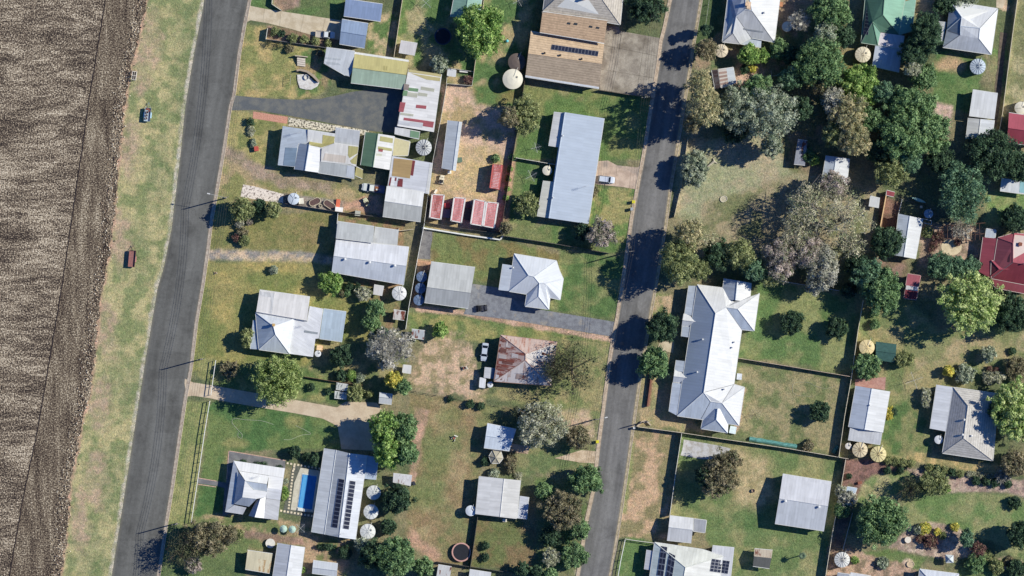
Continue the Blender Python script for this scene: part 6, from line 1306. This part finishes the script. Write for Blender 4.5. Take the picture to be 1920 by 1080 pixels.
def tree(px, py, r, st, label, h=None, name=None, cat=None, group=None, k=1.0, ry=None):
    cols, ls, asp, lf, den, flat = ST[st]; r *= 1.09*(1.1 if px > 1330 and py < 330 else 1); R = r*S; Ry = (ry*1.13*S if ry else R); big = R > 2.0
    name = name or ('tree' if big else 'shrub'); cat = cat or ('tree' if big else 'shrub')
    H = (h*1.12 if h and h > 5 else h) or (min(1.35*R+2.4, 12) if big else max(.8, R*1.3)); rs = np.random.RandomState(int(px*13+py*7) % 100000)
    t = root(name, P(px, py), label, cat, group)
    base = H*(.26 if st in ('bare', 'gum', 'twig', 'grey', 'pink') else .15) if big else H*.05; ch = (H-base)/2; cz = base+ch
    sparse = st in ('bare', 'gum', 'twig', 'grey', 'pink')
    lr0 = (lf*R*1.05) if sparse else (.42+.095*R)*(lf/.28)
    lr0 = min(lr0, R*.5); nl = int(np.clip(1.75*(R*Ry)/(lr0*lr0)*.75, 8, 95)); cen = []; rad = []; ph = rs.uniform(0, 6.28, 3)
    for i in range(nl):
        a_ = i*2.39996+rs.uniform(-.3, .3); q_ = math.sqrt((i+.5)/nl)*rs.uniform(.86, 1.05); lr = lr0*rs.uniform(.7, 1.3)
        wob_ = 1+.09*math.sin(3*a_+ph[0])+.07*math.sin(5*a_+ph[1])+.05*math.sin(8*a_+ph[2])
        x = math.cos(a_)*q_*(R-lr*.6)*wob_; y = math.sin(a_)*q_*(Ry-lr*.6)*wob_; zt = math.sqrt(max(0, 1-min(1, q_)**2))
        z = cz+ch*(.80*zt*flat+rs.uniform(-.22, .16))-lr*.4; cen.append((x, y, z)); rad.append(lr)
    for i in range(max(3, nl//3)):                      # lower skirt so that the crown has depth
        a_ = rs.uniform(0, 6.28); q_ = rs.uniform(.3, .85); lr = min(lf*R, R*.3)*rs.uniform(.8, 1.2); cen.append((math.cos(a_)*q_*(R-lr), math.sin(a_)*q_*(Ry-lr), cz-ch*rs.uniform(.2, .65))); rad.append(lr)
    cen = np.array(cen); rad = np.array(rad)
    nL = int(np.clip(math.pi*R*Ry*den*1.5*k*(1 if big else 1.6), 160, 9500)); nI = int(nL*(.28 if st in ('gold', 'olive', 'pink', 'grey') else .4)) if st not in ('bare', 'gum', 'twig') else int(nL*.05); ls_ = ls*LSK*(1 if R > 1.6 else .66); nL += nI; w_ = rad**2; w_ = w_/w_.sum(); li = rs.choice(len(rad), nL, p=w_)
    d = rs.normal(size=(nL, 3)); d /= np.linalg.norm(d, axis=1)[:, None]; d[:, 2] = np.where(rs.rand(nL) < .72, np.abs(d[:, 2]), d[:, 2])
    inn = np.arange(nL) < nI; rr = rad[li]*np.where(inn, rs.uniform(.1, .8, nL), rs.uniform(.72, 1.12, nL))*(1+.25*np.sin(d[:, 0]*5+li)*np.cos(d[:, 1]*4+li*2)); pos = cen[li]+d*rr[:, None]*np.array([1, 1, .85]); 
    core = np.arange(nL) < nI*.6; dd = rs.normal(size=(nL, 3)); dd = dd/np.linalg.norm(dd, axis=1)[:, None]*(rs.rand(nL, 1)**.4)
    cp = dd*np.array([R*.84, Ry*.84, ch*.55])+np.array([0, 0, cz-ch*.12]); pos = np.where(core[:, None], cp, pos); pos[:, 2] = np.maximum(pos[:, 2], .06)
    nr = d+rs.normal(size=(nL, 3))*.45; nr /= np.linalg.norm(nr, axis=1)[:, None]
    up = rs.normal(size=(nL, 3)); u = np.cross(nr, up); u /= np.linalg.norm(u, axis=1)[:, None]; v = np.cross(nr, u)
    if st == 'bare': u = d*.8+rs.normal(size=(nL, 3))*.35; u /= np.linalg.norm(u, axis=1)[:, None]; v = np.cross(u, up); v /= np.linalg.norm(v, axis=1)[:, None]
    sz = (ls_*(.82 if not sparse else 1)*rs.uniform(.6, 1.35, nL)*np.where(inn, 2.0, 1))[:, None]; asp = np.where(inn, .8, asp)[:, None]
    V = np.stack([pos-u*sz*.5, pos-v*sz*asp*.5+u*sz*.05, pos+u*sz*.5, pos+v*sz*asp*.5-u*sz*.03], 1).reshape(-1, 3); Q = np.arange(nL*4).reshape(-1, 4)
    C = np.array([lin(c) for c in cols])*1.3; C = C*.92+C.mean(-1, keepdims=True)*.08; C[:, 2] *= (1.0 if st in ('grey', 'pink', 'bare', 'gum', 'brown', 'gold') else 1.1); lc = rs.randint(0, len(C), len(rad)); pick = np.where(rs.rand(nL) < .55, lc[li], rs.randint(0, len(C), nL)); c_ = C[pick]*rs.uniform(.8, 1.22, nL)[:, None]*rs.uniform(.88, 1.14, len(rad))[li][:, None]
    mesh_np('crown', V, Q, foliage(.12 if st in ('bare', 'grey', 'gum') else .3), t, col=np.repeat(c_, 4, 0))
    mb = MB(); tr = max(.05, R*.055) if big else max(.03, R*.05); top = base+ch*.9; lean = rs.uniform(-.06, .06, 2)*H
    bk = bark((176, 166, 156)) if st in ('bare', 'gum', 'grey', 'pink') else bark()
    mid = Vector((lean[0]*.5, lean[1]*.5, base*.9+.1)); tube_chain(mb, [Vector((0, 0, 0)), mid, Vector((lean[0], lean[1], top))], [tr*1.5, tr*1.05, tr*.45])
    for j in range(int(7+R*1.5) if big else 5):
        i = rs.randint(len(cen)); e = Vector(cen[i]); s_ = mid.lerp(Vector((lean[0], lean[1], top)), rs.uniform(0, .8)); m_ = s_.lerp(e, .5)+Vector((0, 0, -.12*R*rs.rand())); tube_chain(mb, [s_, m_, e], [tr*.55, tr*.36, tr*.14], 5)
        if st in ('bare', 'twig', 'gum'):
            for q2 in range(4): e2 = e+Vector(rs.normal(size=3))*R*.22; tube_chain(mb, [m_.lerp(e, .5), e2], [tr*.2, .02], 4)
    mb.build('trunk', bk, t)
    return t
T = tree
# --- west side
T(455, 393, 24, 'olive', 'bushy olive tree beside the street light on the first road')
T(513, 393, 17, 'olive', 'small olive tree south of the pale blue tank'); T(487, 386, 13, 'dark', 'dark shrub between the two olive trees'); T(484, 403, 8, 'olive', 'low olive shrub below the dark shrub')
T(450, 420, 9, 'grey', 'grey lilac shrub at the north end of the flower bed'); T(456, 437, 11, 'brown', 'brownish shrub in the middle of the flower bed'); T(459, 451, 11, 'olive', 'olive shrub at the south end of the flower bed'); T(443, 446, 9, 'red', 'reddish shrub at the south-west of the flower bed'); T(468, 416, 7, 'pink', 'lilac flowering shrub beside the front lawn')
T(514, 506, 9, 'sage', 'round pale shrub alone on the front lawn'); T(622, 530, 23, 'bright', 'bright green tree at the corner of the big vented shed', 4.6); T(655, 538, 9, 'dark', 'western dark round shrub beside the bright green tree'); T(671, 540, 9, 'dark', 'eastern dark round shrub beside the bright green tree'); T(652, 549, 8, 'green', 'low green shrub in the curved bed'); T(643, 550, 7, 'brown', 'brown shrub in the curved bed')
T(682, 551, 15, 'pale', 'round cream flowering bush near the small white shed', 3)
T(704, 578, 18, 'green', 'green tree at the north end of the hedge trees', 5); T(697, 604, 18, 'green', 'green tree at the south end of the hedge trees', 5)
T(738, 650, 40, 'bare', 'large bare grey tree behind the white house', 8.5, ry=36); T(710, 650, 26, 'grey', 'smoky grey tree joined to the large bare tree', 7); T(640, 668, 22, 'dark', 'dark olive tree in the back yard of the white house', 5); T(722, 682, 14, 'grey', 'small grey bush under the bare tree'); T(718, 625, 12, 'dark', 'dark bush north of the bare tree')
T(463, 633, 13, 'olive', 'small olive tree at the west wall of the white house', 4.6, ry=19); T(522, 712, 50, 'moss', 'big round olive green tree shading the cream drive', 9.5, k=1.3); T(430, 693, 18, 'brown', 'dim brown shrub west of the big round olive tree', 2.6)
T(738, 712, 17, 'yellow', 'bright yellow flowering tree above the small white shed', 6); T(757, 725, 15, 'green', 'dark green tree touching the yellow tree', 6); T(826, 619, 15, 'bright', 'bright green tree beside the striped shed', 4.6)
T(660, 703, 10, 'bright', 'bright green shrub in the oval garden bed'); T(640, 703, 11, 'dark', 'dark shrub at the west end of the oval bed'); T(675, 708, 10, 'sage', 'pale grey shrub at the east end of the oval bed'); T(667, 737, 17, 'olive', 'olive bush beside the two white hutches', 3.4); T(693, 738, 8, 'olive', 'small round olive shrub near the driveway'); T(617, 733, 7, 'dark', 'tiny dark shrub west of the hutches'); T(584, 726, 8, 'dark', 'small dark shrub on the lawn east of the big olive tree')
for i, (x, y, r, s_) in enumerate(((722, 800, 31, 'bright'), (756, 802, 30, 'green'), (730, 848, 30, 'bright'), (764, 848, 24, 'green'))): T(x, y, r, s_, ('north-west', 'north-east', 'south-west', 'south-east')[i]+' crown of the tall green tree group over the car pad', 11)
T(745, 935, 29, 'dark', 'dark round clipped tree beside the white tanks', 6.5, k=1.1); T(729, 987, 16, 'dark', 'smaller dark round tree below the clipped one', 4); T(742, 1042, 40, 'green', 'large grey green tree at the bottom, left of the trampoline', 8.5); T(700, 1040, 28, 'dark', 'dark tree at the bottom west of the grey green one', 6); T(795, 1063, 19, 'green', 'green bush at the bottom edge near the weathered shed', 4); T(678, 1022, 15, 'sage', 'pale bush beneath the southernmost white tank', 4)
T(612, 1025, 22, 'dark', 'low dark hedge south of the long silver shed', 1.4, name='hedge', cat='hedge', ry=5); T(648, 1035, 14, 'dark', 'dark shrub at the east end of the low hedge', 2.6); T(568, 1068, 6, 'bright', 'tiny bright shrub between the white gable and the low shed')
T(395, 1008, 46, 'brown', 'large brown-olive tree at the bottom of the first road', 8.5, ry=34); T(345, 1028, 36, 'twig', 'dark leafed tree west of the large brown-olive tree', 8); T(362, 1058, 18, 'pink', 'pinkish shrub at the bottom of the first road', 3); T(432, 996, 14, 'brown', 'brown shrub at the corner below the pool house'); T(450, 1001, 10, 'olive', 'olive shrub in the bed below the pool house')
T(575, 856, 9, 'dark', 'dark round shrub at the corner of the lawn and pool'); T(553, 846, 12, 'dark', 'dark rounded tree on the lawn north of the pool', 3.4); T(590, 862, 12, 'dark', 'dark fern clump beside the long silver shed')
for i, x in enumerate((457, 487, 524)): T(x, 865+i*5, 7 if i != 1 else 15, 'dark', ('west', 'middle', 'east')[i]+' clipped hedge piece on the north wall of the pool house', .9, name='hedge', cat='hedge', ry=3)
T(535, 925, 7, 'bright', 'bright green clipped hedge between house and pool', 1.2, name='hedge', cat='hedge', ry=14); T(536, 902, 6, 'sage', 'small pale shrub north of the bright clipped hedge')
for i, (x, y, r) in enumerate(((515, 58, 9), (528, 63, 8), (549, 72, 10), (570, 74, 9), (592, 78, 9), (616, 82, 8))): T(x, y, r, 'olive' if i != 1 else 'dark', ('first', 'second', 'third', 'fourth', 'fifth', 'sixth')[i]+' shrub from the west along the cream drive', None, group='shrubs along the cream drive')
for i, (x, y, s_) in enumerate(((503, 82, 'twig'), (522, 86, 'twig'), (543, 92, 'brown'), (600, 100, 'brown'))): T(x, y, 9, s_, ('first', 'second', 'third', 'fourth')[i]+' straggly bush from the west behind the low dark fence', 1.4)
T(471, 245, 8, 'pale', 'pale shrub row north part beside the front lawn of the rambling house', 1, ry=12); T(475, 268, 7, 'sage', 'pale shrub row south part beside the red kennel', 1, ry=9); T(470, 228, 8, 'dark', 'dark shrub at the end of the pink brick path')
T(900, 58, 46, 'bright', 'big bright green tree beside the teal roof', 10, ry=50, k=1.1); T(825, 120, 18, 'sage', 'pale green tree north of the pen', 4.2); T(878, 150, 9, 'red', 'bare reddish bush in the animal pen'); T(985, 218, 30, 'olive', 'olive tree over the fence north of the long blue house', 7.5, ry=36); T(955, 222, 20, 'brown', 'brown-olive tree on the dirt yard side of the fence', 9.5)
T(988, 382, 23, 'olive', 'round olive tree in the south-west yard of the long blue house', 4.8); T(948, 428, 13, 'brown', 'small brown bush in the fence corner'); T(1112, 357, 11, 'brown', 'square shrub bed beside the parked silver blue car', 1.2); T(960, 295, 7, 'green', 'small green shrub on the fence near the short white fence')
for i, y in enumerate((316, 335, 354, 371)): T(956-i*2.6, y, 6, 'bright', ('first', 'second', 'third', 'fourth')[i]+' small green shrub from the north along the dirt yard fence', 1.1, group='shrubs on the dirt yard fence')
T(929, 297, 9, 'green', 'green weedy shrub north of the single red container', 1.4)
T(1128, 438, 28, 'pink', 'pinkish grey tree at the south end of the long blue house', 6.5); T(1095, 436, 18, 'dark', 'dark tree in the shade of the long blue house', 4.5)
T(1212, 15, 38, 'dark', 'dark green tree at the top beside the mottled drive', 8, ry=30)
T(1070, 690, 58, 'twig', 'huge spreading dark twiggy tree over the rusty cottage', 9.5, k=.9, ry=56); T(1040, 690, 26, 'twig', 'denser dark crown above the rusty cottage wall', 8.5); T(1016, 795, 50, 'pale', 'large pale sage flowering tree below the rusty cottage', 8.5, ry=44); T(1083, 820, 25, 'brown', 'brown-green tree near the lone wheelie bin', 6); T(970, 775, 14, 'twig', 'dark twiggy bush by the wire fence'); T(845, 747, 7, 'dark', 'first small dark shrub on the brown wire fence'); T(882, 757, 9, 'dark', 'second small dark shrub on the brown wire fence'); T(902, 761, 8, 'dark', 'third small dark shrub on the brown wire fence')
T(1100, 898, 31, 'green', 'green roadside tree south of the cream drive entrance', 6.5, ry=28); T(1018, 920, 17, 'green', 'round green bush beside the plain white house', 4.5); T(1055, 955, 40, 'brown', 'large brown-dark tree east of the plain white house', 8, ry=36); T(1085, 990, 22, 'green', 'green bush on the road side of the large brown tree', 5); T(1032, 1005, 20, 'dark', 'dark bush south of the large brown tree', 4.5); T(1034, 1044, 18, 'pale', 'pale flowering bush near the bottom by the road', 4); T(1076, 1040, 26, 'green', 'light green bush at the bottom road verge', 4.5); T(980, 1066, 14, 'dark', 'dark bush at the bottom in the olive yard'); T(1005, 1070, 13, 'dark', 'second dark bush at the bottom in the olive yard'); T(1032, 1076, 14, 'green', 'green bush at the bottom edge by the road')
T(911, 1023, 8, 'dark', 'northern of two round shrubs in the olive back yard'); T(911, 1044, 8, 'dark', 'southern of two round shrubs in the olive back yard')
T(958, 868, 12, 'brown', 'variegated bush at the gazebo', 2, ry=20); T(925, 888, 11, 'sage', 'grey green bush north of the plain white house', 1.8); T(972, 892, 9, 'pale', 'pale low plants at the shed corner', .8); T(910, 865, 10, 'dark', 'dark bush west of the gazebo')
# --- east of the second road
T(1241, 613, 31, 'dark', 'northern of two dark roadside trees before the long hall', 8.2, k=1.1); T(1225, 680, 31, 'green', 'southern of two roadside trees before the long hall', 8)
T(1348, 890, 38, 'brown', 'brown-olive tree on the south-east lawn', 9, ry=42); T(1370, 862, 20, 'brown', 'smaller brown crown beside the grey gravel patch', 8); T(1322, 892, 22, 'dark', 'dark western crown of the brown-olive tree', 7.5)
T(1323, 94, 22, 'brown', 'brown-green roadside tree beside the cream tank', 8); T(1323, 57, 11, 'dark', 'small dark tree on the white wire fence', 7.5); T(1404, 103, 19, 'bright', 'bright green round tree south of the stepped white roof', 5.5); T(1430, 106, 13, 'bright', 'smaller bright green tree south of the stepped white roof', 4.5); T(1461, 94, 17, 'green', 'green tree east of the bright green pair', 4.5, ry=20); T(1411, 129, 8, 'yellow', 'yellow shrub on the pink path', 1.8); T(1404, 157, 6, 'yellow', 'small round yellow shrub further south', 1.2); T(1396, 130, 9, 'dark', 'dark shrub beside the yellow one')
T(1310, 160, 25, 'gold', 'golden brown tree west of the rust and white shed', 15, ry=30); T(1318, 200, 32, 'gold', 'tall golden brown tree by the second road', 20, ry=42); T(1295, 235, 18, 'brown', 'brown crown below the tall golden tree', 14)
T(1385, 205, 42, 'sage', 'grey green western crown of the huge tree', 13); T(1440, 215, 50, 'sage', 'grey green eastern crown of the huge tree', 14, k=1.1); T(1420, 168, 26, 'green', 'green northern crown of the huge tree', 10)
T(1301, 317, 27, 'sage', 'dense rounded sage green bush by the second road', 6.0, k=2.2, ry=32)
T(1535, 118, 44, 'green', 'big green tree covering the white van', 11, ry=52); T(1556, 20, 36, 'green', 'grey green tree at the top right of centre', 9); T(1500, 40, 20, 'bare', 'bare grey tree near the small cream tank', 6); T(1580, 70, 20, 'dark', 'dark tree between the two big green trees', 8); T(1482, 105, 18, 'dark', 'dark green tree west of the white van', 5)
T(1612, 160, 33, 'bright', 'bright green tree below the cream ribbed tank', 8, ry=40); T(1590, 215, 32, 'gold', 'golden gum north crown', 12, ry=38); T(1560, 190, 24, 'grey', 'grey crown west of the golden gum', 10); T(1598, 262, 28, 'gold', 'golden gum south crown', 11, ry=34); T(1536, 165, 18, 'brown', 'brown crown below the big green tree', 8)
T(1735, 62, 28, 'dark', 'dark tree beside the green house', 10, ry=40); T(1712, 105, 26, 'dark', 'dark tree between the green house and white house', 9); T(1708, 130, 16, 'pale', 'cream flowering palm crown among dark trees', 9.5); T(1730, 145, 24, 'green', 'green tree at the corner of the north-east lawn', 7); T(1772, 6, 22, 'dark', 'dark tree at the top beside the white hipped house', 5); T(1805, -2, 24, 'sage', 'pale tree at the top above the white hipped house', 4)
T(1700, 205, 40, 'green', 'green northern crown of the large tree mass', 10); T(1738, 250, 38, 'green', 'green eastern crown of the large tree mass', 10.5); T(1690, 262, 42, 'green', 'green central crown of the large tree mass', 12); T(1668, 322, 30, 'olive', 'olive southern crown of the large tree mass', 9); T(1700, 300, 26, 'teal', 'teal green lower crown of the large tree mass', 8.5)
T(1858, 288, 44, 'dark', 'large dark green tree beside the red roof', 9.5, k=1.1); T(1905, 312, 28, 'dark', 'dark green tree at the right edge', 8); T(1802, 362, 48, 'teal', 'large round dark green tree north of the pergola', 10.5, k=1.1, ry=56); T(1900, 410, 28, 'dark', 'dark tree at the right edge north of the crimson house', 6); T(1800, 432, 20, 'bare', 'bare vines hanging over the pergola', 3.2)
T(1290, 440, 30, 'gold', 'pale gold gum crown by the second road', 13); T(1272, 490, 36, 'olive', 'tall olive gum by the second road', 14.5, k=1.1, ry=42); T(1330, 455, 22, 'gum', 'thin pale gum crown beside the dry paddock', 9)
T(1345, 478, 28, 'dark', 'dark crown north of the long hall', 10); T(1385, 478, 30, 'olive', 'olive crown north of the long hall', 11); T(1412, 505, 22, 'teal', 'teal crown at the north-east wing of the hall', 9)
T(1463, 485, 34, 'pink', 'western pinkish grey tree north of the hall lawn', 10, ry=42); T(1510, 475, 32, 'pink', 'middle pinkish grey tree north of the hall lawn', 10); T(1540, 500, 34, 'grey', 'eastern grey tree north of the hall lawn', 10, ry=40); T(1525, 535, 20, 'grey', 'low grey tree on the thin pale fence', 6)
T(1520, 385, 56, 'gum', 'sparse gum with thin pale crown in the paddock', 13, ry=46); T(1580, 410, 48, 'gum', 'second sparse pale gum in the paddock', 12); T(1490, 440, 34, 'gum', 'third sparse gum at the south of the paddock', 11); T(1560, 350, 30, 'pink', 'thin pinkish crown south of the pale blue shed', 10)
T(1660, 455, 32, 'dark', 'dark green tree at the timber fence end', 8); T(1625, 515, 32, 'teal', 'teal crown in the middle of the green cluster', 8.5); T(1652, 545, 36, 'green', 'fresh green tree west of the small red shed', 10, ry=42); T(1605, 500, 24, 'dark', 'dark crown at the west of the green cluster', 7); T(1640, 585, 10, 'green', 'small green shrub below the fresh green tree')
T(1815, 566, 60, 'lime', 'huge bright lime green tree below the crimson house', 12.5, k=1.15); T(1896, 588, 38, 'dark', 'dark green tree at the right of the lime tree', 8); T(1762, 498, 26, 'teal', 'dark sage bush south of the round patio', 4.5); T(1790, 500, 22, 'teal', 'middle dark sage bush south of the round patio', 4.5); T(1820, 500, 20, 'teal', 'eastern dark sage bush south of the round patio', 4.5)
T(1758, 445, 13, 'red', 'reddish bush west of the pergola', 2); T(1752, 458, 10, 'red', 'brown reddish bush near the round patio', 1.6); T(1747, 466, 8, 'red', 'dark round reddish shrub by the round patio', 1.2); T(1738, 436, 11, 'olive', 'olive bush beside the white gabled shed'); T(1795, 455, 8, 'red', 'bare red shrub on the east of the round patio')
T(1484, 604, 24, 'dark', 'western round dark tree on the hall lawn', 4.9); T(1569, 615, 21, 'dark', 'eastern round dark tree on the hall lawn', 4.9); T(1536, 771, 21, 'dark', 'round dark tree on the fenced lower lawn', 4.9); T(1516, 835, 11, 'brown', 'brownish bush on the south fence of the lower lawn', 2); T(1625, 687, 26, 'green', 'round fresh green tree by the pale yellow tank', 4.8)
T(1640, 608, 10, 'green', 'small green shrub east of the cream fence'); T(1695, 673, 20, 'olive', 'olive tree east of the shade house', 3.6, ry=16); T(1667, 775, 9, 'yellow', 'yellow bush on the east wall of the shed above the cream tanks', 1.8, ry=14); T(1676, 772, 8, 'dark', 'dark bush beside the yellow bush'); T(1736, 745, 11, 'pale', 'cream flowering bush west of the tiled house', 2.6, ry=20)
T(1778, 696, 11, 'yellow', 'round yellow bush north of the tiled house', 3.2); T(1808, 702, 20, 'sage', 'wispy green bush north of the tiled house', 3); T(1852, 664, 16, 'sage', 'pale blue green bush on the eastern lawn', 4.2); T(1862, 708, 24, 'pale', 'wide cream flowering bush north of the tiled house', 2.6, ry=13); T(1906, 690, 24, 'brown', 'brown wispy bush at the right edge', 4); T(1855, 692, 7, 'red', 'small red brown bush above the wide cream bush'); T(1868, 694, 7, 'red', 'second small red brown bush above the wide cream bush'); T(1898, 658, 8, 'dark', 'small dark low bush on the eastern lawn', 1.2)
T(1898, 768, 46, 'lime', 'tall yellow green tree shading the tiled house', 9.5, ry=58); T(1868, 770, 20, 'dark', 'dark lower crown by the tiled house roof', 6.5); T(1900, 868, 28, 'brown', 'brown-green tree at the right edge below the tiled house', 5.5); T(1880, 890, 18, 'bare', 'pale bare shrub by the white flower bed', 2.4)
T(1650, 975, 50, 'green', 'large round green tree in the bottom right garden', 9.5, k=1.2); T(1748, 905, 32, 'olive', 'olive spreading tree in the middle of the garden', 6.5, ry=26); T(1707, 915, 28, 'twig', 'dark wispy crown standing in for a dark shadow in the middle of the garden', 5.5, ry=22); T(1773, 916, 9, 'bright', 'small bright green shrub at the garden lawn edge')  # dark twig crown added in place of a dark shadow
T(1586, 935, 18, 'grey', 'grey brown bush on the mulch by the fence', 4.5); T(1578, 955, 16, 'green', 'green bush on the fence south of the mulch', 4); T(1575, 920, 12, 'pale', 'pale cream bush beside the tarpaulin shelter', 3.5); T(1592, 893, 6, 'dark', 'small round dark shrub on the red mulch')
for i, x in enumerate((1665, 1679, 1693, 1707)): T(x, 863+i*2, 9, 'olive', ('first', 'second', 'third', 'fourth')[i]+' hedge shrub from the west below the spoked tanks', 1.8, group='hedge shrubs below the spoked tanks')
for i, x in enumerate((1742, 1756, 1770, 1784, 1800)): T(x, 876+i*3, 9, 'dark' if i % 2 else 'olive', ('first', 'second', 'third', 'fourth', 'fifth')[i]+' shrub from the west in the garden hedge below the tiled house', 2.0, group='garden hedge shrubs')
for i, x in enumerate((1820, 1838, 1856, 1874)): T(x, 889+i*2.5, 10, 'pale', ('first', 'second', 'third', 'fourth')[i]+' white flowering plant clump from the west', .8, ry=7, group='white flowering clumps')
for i, x in enumerate((1830, 1848, 1866, 1890)): T(x, 901+i*2, 9, 'dark', ('first', 'second', 'third', 'fourth')[i]+' dark shrub from the west below the white flowers', 1.6, group='dark shrubs below the white flowers')
T(1664, 882, 8, 'dark', 'first dark shrub at the mulch edge'); T(1688, 882, 8, 'dark', 'second dark shrub at the mulch edge')
T(1733, 990, 12, 'yellow', 'yellow flowering bush in the gravel garden', 2); T(1722, 992, 10, 'sage', 'pale grey bush west of the yellow bush'); T(1757, 997, 8, 'yellow', 'small yellow bush near the gravel garden centre'); T(1768, 1004, 8, 'olive', 'olive bush in the gravel garden'); T(1790, 988, 9, 'yellow', 'third yellow bush near the garden lawn', 1.6); T(1810, 1008, 13, 'teal', 'dense dark conifer in the gravel garden', 5.6, k=1.5, ry=18); T(1745, 1016, 14, 'red', 'reddish pink bush in the gravel garden', 2); T(1725, 1010, 10, 'red', 'low red bush by the white round table', 1); T(1833, 1030, 16, 'red', 'dark red leafed tree east of the conifer', 3.4); T(1850, 1040, 12, 'olive', 'olive bush at the bottom right', 2)
T(1830, 1055, 20, 'green', 'green bush at the very bottom right', 3); T(1868, 1062, 16, 'olive', 'second olive bush at the very bottom right', 2.6); T(1905, 1065, 18, 'dark', 'dark bush in the bottom right corner', 3); T(1893, 1054, 12, 'brown', 'brown plants in the oval bed', .8); T(1912, 1000, 28, 'dark', 'dark tree at the right edge of the garden lawn', 8); T(1902, 942, 13, 'dark', 'small dark bush at the eastern end of the garden lawn', 2); T(1655, 1055, 12, 'sage', 'feathery pale plant on the small bottom lawn', 1.4); T(1603, 1050, 8, 'bright', 'bright green shrub beside the white ribbed tank')
T(1514, 292, 12, 'green', 'green plant clump between the narrow shed and the blue shed', 3); T(1528, 300, 9, 'bright', 'bright green plant beside the pale blue shed', 2.4)
for (x, y, r, s_, l, h) in ((1478, 150, 20, 'teal', 'teal tree between the white van and the huge grey green tree', 8), (1500, 205, 22, 'dark', 'dark tree east of the huge grey green tree', 9),
    (1562, 255, 22, 'olive', 'olive tree west of the golden gum', 9), (1632, 225, 22, 'green', 'green tree between the golden gum and the large mass', 9), (1655, 175, 20, 'teal', 'teal tree north-west of the large tree mass', 9), (1735, 195, 18, 'green', 'green tree at the west edge of the pink dirt', 8),
    (1760, 300, 24, 'dark', 'dark tree between the mass and the large dark green tree', 7), (1640, 285, 20, 'dark', 'dark tree west of the olive southern crown', 7), (1790, 318, 18, 'teal', 'teal tree above the round dark green tree', 7), (1545, 65, 22, 'sage', 'grey green tree north of the van tree', 9),
    (1445, 275, 20, 'sage', 'sage lower crown of the huge tree', 9), (1375, 250, 20, 'dark', 'dark shrub mass under the huge tree', 6), (1590, 545, 16, 'dark', 'dark shrub at the end of the thin pale fence', 4), (1440, 520, 20, 'olive', 'olive crown east of the hall wing', 8), (1595, 460, 26, 'gum', 'sparse gum edge at the east of the paddock', 9), (1310, 505, 22, 'olive', 'olive crown between the roadside gums and the hall', 11)): T(x, y, r, s_, l, h)
# palm
t = root('palm_tree', P(1503, 1041), 'slender fan palm on the south-east lawn', 'palm tree'); MB().tube((0, 0, 0), (.1, 0, 3.4), .16, .11).build('trunk', bark(), t); mb = MB()
for i in range(22):
    a_ = i*2.399; u_ = Vector((math.cos(a_), math.sin(a_), 0)); w2 = Vector((-u_.y, u_.x, 0))*.16; z = 3.5; L = random.uniform(.9, 1.4)
    mb.face([Vector((.1, 0, z)), Vector((.1, 0, z+.25))+u_*L*.5-w2, Vector((.1, 0, z-.1))+u_*L, Vector((.1, 0, z+.25))+u_*L*.5+w2])
mb.build('fronds', plain((96, 116, 92)), t)
